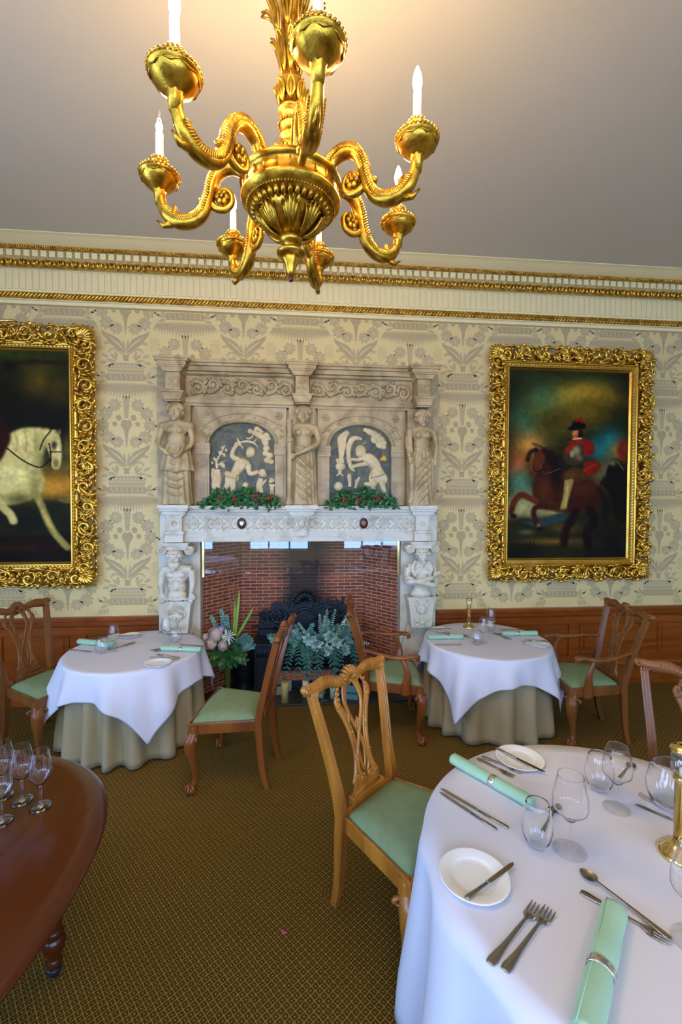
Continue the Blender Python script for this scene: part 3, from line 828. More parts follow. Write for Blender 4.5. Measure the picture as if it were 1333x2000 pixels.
# pilaster blocks over the statues
for px, w in ((-1.214, .069), (.034, .067), (1.27, .067)):
    b = MB()
    for hw, yf, z0, z1 in ((.163, 4.385, 3.425, 3.445), (.155, 4.395, 3.405, 3.427), (.135, 4.41, 3.37, 3.407), (.122, 4.42, 3.355, 3.372)):
        b.add(box(px - hw, px + hw, yf, 4.75, z0, z1), smooth=False)
    b.add(prism([(px - .115, 3.36), (px + .115, 3.36), (px + .078, 3.31), (px - .078, 3.31)], 4.432, 4.75), smooth=False)
    b.add(box(px - w, px + w, 4.465, 4.75, 3.13, 3.315), smooth=False)
    b.add(box(px - w + .012, px + w - .012, 4.458, 4.47, 3.145, 3.30), smooth=False)
    b.add(box(px - .105, px + .105, 4.44, 4.75, 3.118, 3.135), smooth=False)
    b.add(prism([(px - .098, 3.118), (px + .098, 3.118), (px + .072, 3.05), (px - .072, 3.05)], 4.45, 4.75), smooth=False)
    b.add(box(px - .072, px + .072, 4.47, 4.75, 3.035, 3.05), smooth=False)
    for s in (-1, 1):
        b.add(spiral((px + s * .026, 3.25), .022, 1.3, s, 0, (.006, .003), 4.456)); b.add(spiral((px + s * .026, 3.19), .02, 1.3, -s, 0, (.006, .003), 4.456))
    b.add(tube([(px, 4.456, 3.155), (px, 4.452, 3.23), (px, 4.456, 3.29)], [.004, .008, .004], 6))
    b.add(box(px - .135, px + .135, 4.60, 4.75, 2.03, 3.05), smooth=False)
    fb_build(b, 'capital_block', 'marble', bevel=.003)

# shelf, frieze and architrave
b = MB()
for hw, yf, z0, z1 in ((0, 4.455, 1.985, 2.022), (0, 4.475, 1.960, 1.987), (0, 4.50, 1.925, 1.962)):
    b.add(box(-1.34, 1.415, yf, 4.75, z0, z1), smooth=False)
fb_build(b, 'mantel_shelf', 'marble_vein', bevel=.004)
for px in (-1.205, .03, 1.265):
    b = MB()
    hw = .145 if px != .03 else .16
    for d, yf, z0, z1 in ((0, 4.40, 1.992, 2.030), (.012, 4.415, 1.968, 1.992), (.035, 4.435, 1.935, 1.968), (.055, 4.45, 1.918, 1.935)):
        b.add(box(px - hw + d, px + hw - d, yf, 4.75, z0, z1), smooth=False)
    if px == .03:
        b.add(prism([(px - .07, 1.92), (px + .07, 1.92), (px + .05, 1.72), (px - .05, 1.72)], 4.47, 4.75), smooth=False)
        b.add(ell((px, 4.468, 1.84), (.038, .03, .045))); shell(b, (px, 1.865), .055, 4.462, n=7, depth=.015)
        for s in (-1, 1): b.add(spiral((px + s * .045, 1.80), .028, 1.3, s, 0, (.009, .004), 4.465))
        b.add(ell((px, 4.452, 1.835), (.010, .018, .02)))
    else:
        b.add(box(px - .07, px + .07, 4.455, 4.75, 1.77, 1.92), smooth=False)
        b.add(box(px - .055, px + .055, 4.448, 4.46, 1.785, 1.905), smooth=False)
        for k in range(6): b.add(ell((px + .022 * math.cos(k * PI / 3), 4.446, 1.845 + .022 * math.sin(k * PI / 3)), (.012, .006, .012), 8, 6))
        b.add(box(px - .095, px + .095, 4.43, 4.75, 1.742, 1.772), smooth=False); b.add(box(px - .085, px + .085, 4.44, 4.75, 1.665, 1.742), smooth=False)
    fb_build(b, 'pier_block', 'marble_low', bevel=.003)
b = MB()
b.add(box(-1.36, 1.435, 4.53, 4.75, 1.66, 1.93), smooth=False)
for yf, z0, z1 in ((4.495, 1.742, 1.762), (4.505, 1.712, 1.742), (4.515, 1.665, 1.712), (4.51, 1.915, 1.925)):
    b.add(box(-1.13, 1.19, yf, 4.75, z0, z1), smooth=False)
rr = random.Random(4)
for sx0, sx1 in ((-1.10, -.05), (.11, 1.17)):
    n = 9; p = (sx1 - sx0) / n
    for i in range(n):
        cx = sx0 + (i + .5) * p
        if i % 2 == 0:
            for rad in (.045, .022): b.add(tube([(cx + rad * math.cos(2 * PI * k / 16), 4.528, 1.842 + rad * math.sin(2 * PI * k / 16)) for k in range(17)], .007, 6))
            for k in range(8): b.add(ell((cx + .058 * math.cos(k * PI / 4), 4.528, 1.842 + .052 * math.sin(k * PI / 4)), (.014, .010, .014), 6, 5))
            b.add(ell((cx, 4.527, 1.842), (.012, .008, .012), 8, 6))
        else:
            for s in (-1, 1):
                b.add(spiral((cx, 1.842 + s * .035), .030, 1.4, s, -s * PI / 2, (.009, .005), 4.528))
                b.add(tube([(cx - p * .5, 4.528, 1.842 + s * .06), (cx, 4.527, 1.842 + s * .01), (cx + p * .5, 4.528, 1.842 + s * .06)], .007, 6))
fb_build(b, 'carved_frieze', 'marble_low', bevel=0)
for px in (-.566, .663):                          # two small oval bronze shields
    b = MB(); b.add(ell((px, 4.515, 1.845), (.040, .010, .052), 20, 8)); b.add(tube([(px + .040 * math.cos(2 * PI * k / 24), 4.508, 1.845 + .052 * math.sin(2 * PI * k / 24)) for k in range(25)], .004, 6))
    q = fb_build(b, 'shield_plaque', 'bronze')
    b = MB(); b.add(prism([(px - .018, 1.864), (px + .018, 1.864), (px + .018, 1.846), (px + .010, 1.830), (px, 1.822), (px - .010, 1.830), (px - .018, 1.846)], 4.498, 4.506), smooth=False)
    q2 = fb_build(b, 'shield_charge', 'steel' if px < 0 else 'panel'); q2.parent = q

# ---- statues (one continuous carved body each)
def head(b, c, s=1., beard=False, hair='bun', turn=0.):
    Rz = Matrix.Rotation(turn, 3, 'Z')
    def A(p, r, M=None):
        q = Rz @ Vector((p[0] * s, p[1] * s, p[2] * s)); b.add(ell((c[0] + q.x, c[1] + q.y, c[2] + q.z), tuple(v * s for v in r), 14, 10, M=(Rz @ M if M is not None else Rz)))
    A((0, 0, .004), (.050, .058, .068)); A((0, -.012, -.028), (.036, .042, .038)); A((0, -.055, -.008), (.0095, .016, .026)); A((0, -.046, -.036), (.018, .012, .0065)); A((0, -.045, -.058), (.016, .014, .012))
    for sx in (-1, 1):
        A((sx * .021, -.043, .020), (.019, .013, .006)); A((sx * .021, -.041, .006), (.012, .010, .007)); A((sx * .052, .005, -.005), (.009, .012, .018))
        A((sx * .028, -.030, -.018), (.018, .018, .018))
    if hair == 'bun':
        A((0, .012, .030), (.060, .062, .050)); A((0, .05, .01), (.045, .035, .045))
        for k in range(8):
            a = PI * k / 7; A((.054 * math.cos(a), -.022, .022 + .034 * math.sin(a)), (.015, .014, .013))
    if hair == 'curls' or beard:
        for k in range(26):
            a = 2 * PI * k / 13; z = .045 if k < 13 else .018
            rr_ = .050 if k < 13 else .058
            if math.sin(a) < -.6 and k >= 13: continue
            A((rr_ * math.cos(a), rr_ * math.sin(a), z), (.017, .017, .017))
        A((0, 0, .055), (.045, .045, .025))
    if beard:
        for k in range(9):
            a = -PI * (k + .5) / 9
            A((.036 * math.cos(a), -.028 + .016 * math.sin(a), -.060), (.014, .014, .026))
        A((0, -.038, -.085), (.020, .018, .032)); A((-.012, -.052, -.028), (.016, .008, .006)); A((.012, -.052, -.028), (.016, .008, .006))
def hand(b, p, d, s=1., curl=.4):
    """palm, four fingers and a thumb"""
    p = Vector(p); d = Vector(d).normalized(); side = d.cross(Vector((0, -1, 0)))
    if side.length < .1: side = Vector((1, 0, 0))
    side.normalize(); nn = side.cross(d)
    b.add(tube([p, p + d * .03 * s, p + d * .045 * s], [.014 * s, .018 * s, .016 * s], 8, flat=(1.1, .6), up=nn))
    for i, L in enumerate((.032, .037, .035, .028)):
        q = p + d * .044 * s + side * (i - 1.5) * .0085 * s
        b.add(tube([q, q + d * L * .5 * s, q + d * L * s * .85 - nn * L * curl * s], [.0052 * s, .005 * s, .004 * s], 6))
    q = p + d * .012 * s - side * .016 * s
    b.add(tube([q, q + d * .02 * s - side * .010 * s, q + d * .036 * s - side * .010 * s], [.007 * s, .0065 * s, .005 * s], 6))
def statue(cx, h, kind):
    b = MB()
    k = h / 1.0
    def T(p): return (cx + p[0] * k, 4.515 + p[1] * k, 2.032 + p[2] * k)
    nf = {0: 13, 1: 17, 2: 15}[kind]
    def rip(a, i): return .055 * math.sin(nf * a + i * (.35 if kind != 1 else .18)) + .03 * math.sin(5 * a + i * .5)
    prof = [(.0, .0), (.145, .0), (.150, .02), (.143, .05), (.138, .12), (.134, .20), (.130, .28), (.128, .36), (.125, .43), (.115, .50), (.098, .56), (.085, .60)]
    v, f = lathe([(r * 1.0, z) for r, z in prof], 72, rip)
    b.add(([T((x, y * .62, z)) for x, y, z in v], f))
    # swags of drapery across the skirt
    for j in range(6):
        z = .54 - j * .075
        if kind == 0: pts = [(-.115, -.02, z), (-.05, -.085, z - .05), (.04, -.088, z - .07), (.11, -.03, z - .01)]
        elif kind == 1: pts = [(-.09, -.04, z), (-.03, -.088, z - .06), (.05, -.085, z - .14), (.10, -.04, z - .2)]
        else: pts = [(.11, -.02, z + .02), (.05, -.085, z - .03), (-.03, -.09, z - .11), (-.08, -.07, z - .2)]
        b.add(tube([T(p) for p in spline(pts, 4)], [.006 * k, .013 * k, .006 * k], 6))
    if kind == 0:      # short overskirt with a wavy hem
        v, f = lathe([(.09, .58), (.125, .52), (.150, .40), (.160, .33), (.150, .325), (.12, .40)], 60, lambda a, i: .09 * math.sin(9 * a + i * .5))
        b.add(([T((x, y * .62, z)) for x, y, z in v], f))
    # torso
    b.add(ell(T((0, 0, .64)), (.088 * k, .062 * k, .085 * k))); b.add(ell(T((0, 0, .73)), (.105 * k, .068 * k, .075 * k)))
    for s in (-1, 1): b.add(ell(T((s * .045, -.052, .725)), (.034 * k, .028 * k, .034 * k)))
    b.add(tube([T((-.128, 0, .775)), T((0, -.005, .80)), T((.128, 0, .775))], [.034 * k, .042 * k, .034 * k], 10))
    b.add(tube([T((0, 0, .79)), T((0, -.004, .86))], [.036 * k, .032 * k], 10))
    b.add(tube([T((-.085, -.03, .585)), T((0, -.062, .58)), T((.085, -.03, .585))], .010 * k, 6)) 
    head(b, T((0, -.014, .900)), 1.34 * k, hair='bun', turn={0: -.1, 1: .0, 2: .05}[kind])
    if kind == 0:
        for s, el, ha in ((-1, (-.165, -.02, .60), (-.115, -.085, .53)), (1, (.150, -.02, .60), (.055, -.10, .50))):
            b.add(tube([T(p) for p in spline([(s * .128, 0, .775), el, ha], 5)], [.034 * k, .028 * k, .024 * k, .019 * k], 10)); b.add(ell(T((s * .132, 0, .765)), (.042 * k, .042 * k, .045 * k)))
            hand(b, T(ha), (-s * .6, -.1, -.5), k)
        b.add(tube([T(p) for p in spline([(.035, -.10, .47), (.07, -.115, .50), (.09, -.11, .56), (.07, -.10, .62)], 4)], [.012 * k, .016 * k, .014 * k, .006 * k], 8))    # small horn in her hand
    elif kind == 1:
        b.add(tube([T(p) for p in spline([(.128, 0, .775), (.150, -.03, .63), (.06, -.10, .56), (-.07, -.11, .50)], 5)], [.034 * k, .029 * k, .025 * k, .019 * k], 10))
        hand(b, T((-.075, -.11, .497)), (-1, -.15, -.25), k * 1.1)
        b.add(tube([T(p) for p in [(-.128, 0, .775), (-.15, -.02, .64), (-.14, -.05, .52)]], [.032 * k, .026 * k, .02 * k], 10))
        b.add(tube([T((-.135, -.095, z)) for z in (.0, .03, .035, .07, .075, .10, .3, .62, .625, .66, .665, .72, .80, .84)], [.040 * k, .040 * k, .030 * k, .032 * k, .026 * k, .026 * k, .028 * k, .024 * k, .036 * k, .034 * k, .022 * k, .02 * k, .03 * k, .034 * k], 12))  # the staff or torch
        for q in range(6): b.add(ell(T((-.135 + .026 * math.cos(q), -.095 + .026 * math.sin(q), .83)), (.014 * k, .014 * k, .018 * k), 8, 6))
    else:
        b.add(tube([T(p) for p in spline([(-.128, 0, .775), (-.155, -.03, .64), (-.145, -.08, .50)], 5)], [.034 * k, .028 * k, .021 * k], 10)); hand(b, T((-.145, -.08, .50)), (.1, -.2, -1), k)
        b.add(tube([T(p) for p in spline([(.128, 0, .775), (.158, -.02, .62), (.135, -.05, .48)], 5)], [.034 * k, .028 * k, .021 * k], 10)); hand(b, T((.135, -.05, .48)), (-.1, -.2, -1), k)
        b.add(prism([(cx - .150 * k, 2.032 + .46 * k), (cx - .105 * k, 2.032 + .46 * k), (cx - .125 * k, 2.032 + .79 * k), (cx - .165 * k, 2.032 + .79 * k)], 4.44, 4.462))    # open book or tablet held to the shoulder
        b.add(tube([T(p) for p in spline([(-.10, -.05, .5), (-.12, -.07, .35), (-.11, -.05, .1), (-.13, -.04, .02)], 4)], [.02 * k, .03 * k, .03 * k, .04 * k], 8))
    b.add(cbox((cx, 4.53, 2.035), (.30 * k, .17, .014)))
    nm = fb_build(b, 'statue', 'marble', remesh=.0058, smooth_it=2)
    nm['label'] = ['statue of a robed woman with bent arms and flared overskirt', 'statue of a draped woman gripping a tall staff', 'statue of a robed woman with her hands lowered'][kind]
statue(-1.195, 1.0, 0); statue(.045, .995, 1); statue(1.262, .985, 2)

# ---- herm piers with bearded men
def herm(cx, kind):
    b = MB()
    b.add(box(-1.405 if cx < 0 else 1.075, -.995 if cx < 0 else 1.46, 4.62, 4.75, 0, 1.67), smooth=False)
    for hw, yf, z0, z1 in ((.125, 4.41, 1.645, 1.66), (.118, 4.42, 1.63, 1.647)): b.add(box(cx - hw, cx + hw, yf, 4.75, z0, z1), smooth=False)
    b.add(box(cx - .10, cx + .10, 4.43, 4.75, 1.59, 1.632), smooth=False)
    for s in (-1, 1):
        b.add(spiral((cx + s * .128, 1.585), .040, 1.9, s, PI / 2, (.011, .006), 4.425)); 
        b.add(tube([(cx + s * .128, 4.43, 1.585), (cx + s * .128, 4.60, 1.585)], .044, 16))
    b.add(prism([(cx - .150, 1.085), (cx + .150, 1.085), (cx + .150, 1.065), (cx + .135, 1.05), (cx + .104, .77), (cx - .104, .77), (cx - .135, 1.05), (cx - .150, 1.065)], 4.46, 4.75), smooth=False)
    for hw, yf, z0, z1 in ((.120, 4.59, .725, .775), (.132, 4.585, .685, .727), (.150, 4.58, .620, .687), (.165, 4.575, .590, .622), (.172, 4.58, 0, .592), (.182, 4.575, 0, .12)):
        b.add(box(cx - hw, cx + hw, yf, 4.75, z0, z1), smooth=False)
    b.add(box(cx - .14, cx + .14, 4.572, 4.60, .17, .54), smooth=False)
    y = 4.455
    if kind == 0:                                 # mask with puffed cheeks on the tapering pedestal
        b.add(ell((cx, y, .93), (.045, .028, .055))); b.add(ell((cx, y - .028, .925), (.010, .014, .02)))
        for s in (-1, 1):
            b.add(spiral((cx + s * .055, .955), .050, 1.5, -s, -PI / 2, (.012, .006), y)); b.add(ell((cx + s * .045, y - .01, .935), (.024, .02, .026)))
            b.add(spiral((cx + s * .05, .83), .028, 1.4, s, 0, (.008, .005), y))
        shell(b, (cx, .975), .07, y, n=9, depth=.012)
        b.add(tube([(cx, y - .01, .885), (cx, y - .01, .80)], [.012, .008], 8))
    else:                                         # lion mask and crossed bones
        b.add(ell((cx, y, .96), (.058, .034, .05))); b.add(ell((cx, y - .03, .935), (.026, .018, .018)))
        for s in (-1, 1):
            b.add(ell((cx + s * .058, y, 1.005), (.020, .016, .026), M=Matrix.Rotation(s * .6, 3, 'Y'))); b.add(ell((cx + s * .024, y - .028, .975), (.013, .010, .010)))
            b.add(tube([(cx - s * .06, y, .85), (cx, y - .008, .825), (cx + s * .055, y, .80)], [.014, .010, .014], 8)); b.add(ell((cx - s * .062, y, .853), (.02, .014, .02))); b.add(ell((cx + s * .058, y, .797), (.018, .014, .018)))
            b.add(spiral((cx + s * .055, 1.045), .022, 1.2, s, 0, (.007, .004), y))
        b.add(ell((cx, y - .012, .828), (.026, .016, .026)))
    fb_build(b, 'herm_pier', 'marble_low', bevel=.0025)
    b = MB(); yb = 4.50
    def A(p, r, M=None): b.add(ell((cx + p[0], yb + p[1], p[2]), r, 16, 10, M=M))
    head(b, (cx - (.01 if kind == 0 else 0), yb - .045, 1.515), 1.15, beard=(kind == 0), hair='curls', turn=(-.12 if kind == 0 else .15))
    b.add(tube([(cx, yb - .01, 1.40), (cx, yb - .03, 1.47)], [.05, .045], 10))
    A((0, -.005, 1.33), (.105, .062, .085)); A((0, -.008, 1.22), (.088, .056, .085)); A((0, -.01, 1.14), (.095, .058, .06))
    for s in (-1, 1): A((s * .045, -.05, 1.345), (.045, .022, .032))
    b.add(tube([(cx - .135, yb, 1.385), (cx, yb - .01, 1.41), (cx + .135, yb, 1.385)], [.042, .045, .042], 10))
    if kind == 0:
        A((0, -.062, 1.215), (.022, .014, .022)); A((0, -.072, 1.213), (.010, .008, .010))
        for k in range(4):
            for s in (-1, 1): b.add(tube([(cx + s * .02, yb - .065, 1.30 - k * .02), (cx + s * .075, yb - .045, 1.29 - k * .02)], .006, 6))
        for s in (-1, 1):
            b.add(tube(spline([(cx + s * .135, yb, 1.385), (cx + s * .150, yb - .01, 1.27), (cx + s * .140, yb - .03, 1.17)], 5), [.042, .036, .030, .022], 10))
            hand(b, (cx + s * .140, yb - .035, 1.165), (-s * .05, -.2, -1), 1.35, .5)
        A((0, -.045, 1.105), (.075, .02, .018)); A((-.09, -.04, 1.105), (.02, .02, .02)); A((.09, -.04, 1.105), (.02, .02, .02))
    else:
        for s, zz in ((-1, 1.245), (1, 1.215)):
            b.add(tube(spline([(cx + s * .135, yb, 1.385), (cx + s * .150, yb - .02, 1.27), (cx + s * .12, yb - .065, zz), (cx - s * .06, yb - .085, zz + .035), (cx - s * .115, yb - .07, zz + .05)], 5), [.042, .038, .032, .028, .022], 10))
        hand(b, (cx + .115, yb - .07, 1.30), (.5, -.1, .4), 1.2, .3); hand(b, (cx - .10, yb - .085, 1.285), (-.8, .1, .1), 1.2, .3)
        for s in (-1, 1): b.add(tube(spline([(cx + s * .06, yb - .03, 1.46), (cx + s * .10, yb - .04, 1.38), (cx + s * .07, yb - .065, 1.31)], 4), [.022, .026, .018], 8))
        A((0, -.01, 1.12), (.115, .062, .055))
    q = fb_build(b, 'bearded_bust' if kind == 0 else 'cloaked_bust', 'marble_low', remesh=.0048, smooth_it=1)
herm(-1.190, 0); herm(1.262, 1)

# ================================================================== smoke screen of clear glass hanging at the top of the opening
gs = thing('glass_smoke_screen', 'clear glass smoke screen hanging across the top of the fireplace opening', 'screen', (.04, 4.60, 1.33))
b = MB(); b.add(box(-.995, 1.005, -.004, .004, 0, .345), smooth=False); b.build('glass_pane', 'pane', gs)
for s in (-1.0, 1.005):
    b = MB(); b.add(box(s - .012, s + .012, -.014, .014, -.035, .345), smooth=False); b.build('edge_bracket', 'brass', gs, bevel=.002)
# ================================================================== paintings
class Paint:
    def __init__(s, nx, ny, col):
        s.nx, s.ny = nx, ny
        s.im = np.zeros((ny, nx, 3)); s.im[:] = col
        s.X, s.Y = np.meshgrid((np.arange(nx) + .5) / nx, (np.arange(ny) + .5) / ny)
        s.asp = ny / nx
    def blur(s, m, r):
        r = int(r)
        if r < 1: return m
        for ax in (0, 1):
            for _ in range(2):
                p = np.pad(m, [(r + 1, r) if a == ax else (0, 0) for a in (0, 1)], mode='edge')
                c = np.cumsum(p, axis=ax)
                m = (np.take(c, range(2 * r + 1, c.shape[ax]), axis=ax) - np.take(c, range(0, c.shape[ax] - 2 * r - 1), axis=ax)) / (2 * r + 1)
        return m
    def comp(s, m, col, a=1.):
        m = np.clip(m * a, 0, 1)[..., None]
        s.im = s.im * (1 - m) + np.array(col) * m
    def poly(s, pts, col, soft=0, a=1.):
        X, Y = s.X, s.Y; ins = np.zeros(X.shape, bool); n = len(pts)
        pts = [tuple(p)[:2] for p in pts]
        for i in range(n):
            x1, y1 = pts[i]; x2, y2 = pts[(i + 1) % n]
            if y1 == y2: continue
            c = ((y1 > Y) != (y2 > Y)) & (X < (x2 - x1) * (Y - y1) / (y2 - y1) + x1)
            ins ^= c
        s.comp(s.blur(ins.astype(float), max(1, soft)) if soft >= 0 else ins.astype(float), col, a)
    def sp(s, pts, col, soft=0, a=1.):
        P = [(p[0], p[1], 0) for p in pts]; P = P + [P[0]]
        s.poly([(q.x, q.y) for q in spline(P, 5)], col, soft, a)
    def blob(s, cx, cy, rx, ry, col, a=1., pw=2., ang=0.):
        dx = s.X - cx; dy = (s.Y - cy)
        ca, sa = math.cos(ang), math.sin(ang)
        u = (dx * ca + dy * s.asp * sa) / rx; v = (-dx * sa + dy * s.asp * ca) / (ry * s.asp)
        d = u * u + v * v
        s.comp(np.exp(-d ** (pw / 2)), col, a)
    def line(s, pts, w, col, a=1., soft=0):
        P = [(q.x, q.y) for q in spline([(p[0], p[1], 0) for p in pts], 5)] if len(pts) > 2 else pts
        m = np.zeros(s.X.shape)
        for (x1, y1), (x2, y2) in zip(P[:-1], P[1:]):
            dx, dy = x2 - x1, (y2 - y1) * s.asp; L = dx * dx + dy * dy + 1e-12
            t = np.clip(((s.X - x1) * dx + (s.Y - y1) * s.asp * dy) / L, 0, 1)
            d = np.hypot(s.X - x1 - t * dx, (s.Y - y1) * s.asp - t * dy)
            m = np.maximum(m, np.clip((w - d) / (w * .35) , 0, 1))
        s.comp(s.blur(m, soft), col, a)
    def noise(s, amt, seed):
        rr = np.random.RandomState(seed)
        for r in (2, 6, 16):
            n = s.blur(rr.rand(s.ny, s.nx), r); n = (n - n.mean()) / (n.std() + 1e-9)
            s.im *= (1 + amt * n[..., None] * .5)
        s.im = np.clip(s.im, 0, 1)
    def mesh(s, name, w, h, y, parent):
        nx, ny = s.nx, s.ny
        xs = (np.arange(nx) / (nx - 1) - .5) * w; zs = (.5 - np.arange(ny) / (ny - 1)) * h
        V = np.zeros((ny * nx, 3)); V[:, 0] = np.tile(xs, ny); V[:, 2] = np.repeat(zs, nx); V[:, 1] = y
        idx = np.arange(nx * ny).reshape(ny, nx)
        F = np.stack([idx[:-1, :-1], idx[1:, :-1], idx[1:, 1:], idx[:-1, 1:]], -1).reshape(-1, 4)
        me = bpy.data.meshes.new(name); me.from_pydata(V.tolist(), [], F.tolist())
        ca = me.color_attributes.new('paint', 'FLOAT_COLOR', 'POINT')
        C = np.ones((ny * nx, 4)); C[:, :3] = np.clip(s.im.reshape(-1, 3) * np.array([1.36, 1.28, 1.02]), 0, 1) ** 2.2
        ca.data.foreach_set('color', C.ravel()); me.update()
        mt = bpy.data.materials.new('oil_paint_' + name); mt.use_nodes = True; nt = mt.node_tree
        at = nt.nodes.new('ShaderNodeAttribute'); at.attribute_name = 'paint'
        b = nt.nodes['Principled BSDF']; nt.links.new(at.outputs[0], b.inputs['Base Color']); b.inputs['Roughness'].default_value = .6
        b.inputs['Specular IOR Level'].default_value = .12
        me.materials.append(mt)
        o = bpy.data.objects.new(name, me); COL.objects.link(o); o.parent = parent
        return o

def gold_frame(t, w, h, cw, ch, seed):
    """carved and pierced baroque frame round a canvas, centred on the thing"""
    b = MB(); rr = random.Random(seed)
    bw = (w - cw) / 2 - .085                       # width of the pierced border
    y0 = -.035
    def side(L, T):
        # local u along side 0..L, v 0..bw outward ; T maps (u, v, depth) to frame space
        n = max(2, round(L / .215 / 2) * 2); p = L / n
        def sp_(c, r0, turns, sgn, a0, r_, dep):
            pts = []; R = []
            for i in range(23):
                t_ = i / 22; r = r0 * (1 - .86 * t_); a = a0 + sgn * 2 * PI * turns * t_
                pts.append(T(c[0] + r * math.cos(a), c[1] + r * math.sin(a), dep + .012 * math.sin(PI * t_))); R.append(r_ * (.5 + .7 * math.sin(PI * (t_ * .8 + .1))))
            b.add(tube(pts, R, 6))
        def lb(p0, ang, Ln, wd, curl, dep):
            pts = []; R = []; x, z, a = p0[0], p0[1], ang
            for i in range(6):
                t_ = i / 5
                pts.append(T(x, min(max(z, -.002), bw + .012), dep + .022 * math.sin(PI * t_))); R.append(max(.002, wd * (.4 + .6 * math.sin(PI * (t_ * .8 + .12))) * (1 - .6 * t_)))
                x += math.cos(a) * Ln / 5; z += math.sin(a) * Ln / 5; a += curl / 5 * (1 + t_)
            b.add(tube(pts, R, 6))
        for i in range(n):
            u = (i + .5) * p; s = 1 if i % 2 else -1
            d = 1 if u > L / 2 else -1
            if abs(u - L / 2) < bw * .5:
                continue
            vc = bw * (.5 + .06 * s)
            sp_((u, vc), bw * .42, 1.35, s * d, -s * PI * .6, .015, .020)
            sp_((u + d * p * .42, vc - s * bw * .18), bw * .20, 1.3, -s * d, s * PI * .4, .010, .015)
            b.add(ell(T(u, vc, .03), (.014, .012, .014), 8, 6)); b.add(ell(T(u + d * p * .42, vc - s * bw * .18, .025), (.012, .012, .012), 8, 6))
            for k in range(15):
                a = k * 2 * PI / 15 + rr.uniform(-.2, .2)
                r_ = bw * rr.uniform(.20, .55)
                lb((u + r_ * math.cos(a), vc + r_ * math.sin(a)), a + s * rr.uniform(.5, 1.2), bw * rr.uniform(.28, .50), rr.uniform(.014, .023), s * rr.uniform(.8, 1.8), rr.uniform(.008, .024))
            # the S stem that links the scrolls and the scalloped outer edge
            b.add(tube([T(u - p * .5, bw * (.5 - .36 * s), .012), T(u - p * .2, bw * (.5 + .1 * s), .02), T(u + p * .1, bw * (.5 + .40 * s), .018), T(u + p * .5, bw * (.5 + .36 * s), .012)], [.010, .014, .013, .010], 6))
            for k in range(3):
                uu = u + (k - 1) * p * .33
                b.add(tube([T(uu - p * .15, bw * .90, .008), T(uu, bw * (1.0 + .02 * (k % 2)), .018), T(uu + p * .15, bw * .90, .008)], [.008, .013, .008], 6))
        nb = 40
        for i in range(nb):
            ua, ub = L * i / nb, L * (i + 1) / nb
            va = bw * (.62 + .14 * math.sin(i * 1.9)); vb = bw * (.62 + .14 * math.sin((i + 1) * 1.9))
            b.add(([T(ua, 0, -.022), T(ub, 0, -.022), T(ub, vb, -.022), T(ua, va, -.022)], [(0, 1, 2, 3)]), 1, smooth=False)
        # central shell
        c = (L / 2, bw * .42)
        for i in range(9):
            a = PI * (i + .5) / 9 * 1.2 - .31
            r_ = bw * .52
            b.add(tube([T(c[0] + .02 * math.cos(a), c[1] + .02 * math.sin(a), .01), T(c[0] + r_ * .7 * math.cos(a), c[1] + r_ * .7 * math.sin(a), .045), T(c[0] + r_ * math.cos(a), c[1] + r_ * math.sin(a), .02)], [.006, .013, .012], 6))
        for s in (-1, 1):
            sp_((c[0] + s * bw * .48, bw * .3), bw * .25, 1.2, s, -PI / 2, .013, .02)
            for k in range(4): lb((c[0] + s * bw * (.35 + .12 * k), bw * .55), PI / 2 - s * .7, bw * .38, .013, -s * 1.2, .012)
        b.add(tube([T(0, .006, .0), T(L, .006, .0)], .012, 6)); 
    W2, H2, w2, h2 = w / 2, h / 2, w / 2 - bw, h / 2 - bw
    side(w - bw * .9, lambda u, v, d: (u - (w - bw * .9) / 2, y0 - d, h2 + v))
    side(w - bw * .9, lambda u, v, d: (u - (w - bw * .9) / 2, y0 - d, -h2 - v))
    side(h - bw * .9, lambda u, v, d: (-w2 - v, y0 - d, u - (h - bw * .9) / 2))
    side(h - bw * .9, lambda u, v, d: (w2 + v, y0 - d, u - (h - bw * .9) / 2))
    for sx in (-1, 1):
        for sz in (-1, 1):
            cx, cz = sx * (w2 + bw * .25), sz * (h2 + bw * .25)
            for k in range(9):
                a = math.atan2(sz, sx) + (k - 4) * .24
                L = bw * (1.0 - .09 * abs(k - 4))
                b.add(tube([(cx, y0 - .01, cz), (cx + L * .6 * math.cos(a), y0 - .05, cz + L * .6 * math.sin(a)), (cx + L * math.cos(a), y0 - .02, cz + L * math.sin(a))], [.010, .019, .008], 6))
            b.add(ell((cx, y0 - .035, cz), (.022, .018, .022), 10, 8))
    b.build('carved_border', ['gold', 'gold_dark'], t)
    b = MB()                                       # inner mouldings, mitred
    prof = [(0.0, -.020), (.0, -.045), (.012, -.052), (.022, -.048), (.030, -.034), (.046, -.030), (.052, -.040), (.064, -.040), (.070, -.026), (.085, -.012), (.09, -.004), (.0, -.004)]
    ow, oh = cw / 2 + .088, ch / 2 + .088
    P = []
    for (d, yy) in prof: P.append([(-(ow - d), yy, -(oh - d)), ((ow - d), yy, -(oh - d)), ((ow - d), yy, (oh - d)), (-(ow - d), yy, (oh - d))])
    n = len(P)
    vs = [q for r_ in P for q in r_]; fs = []
    for i in range(n):
        j = (i + 1) % n
        for k in range(4):
            k2 = (k + 1) % 4; fs.append((i * 4 + k, i * 4 + k2, j * 4 + k2, j * 4 + k))
    b.add((vs, fs), 0, smooth=False)
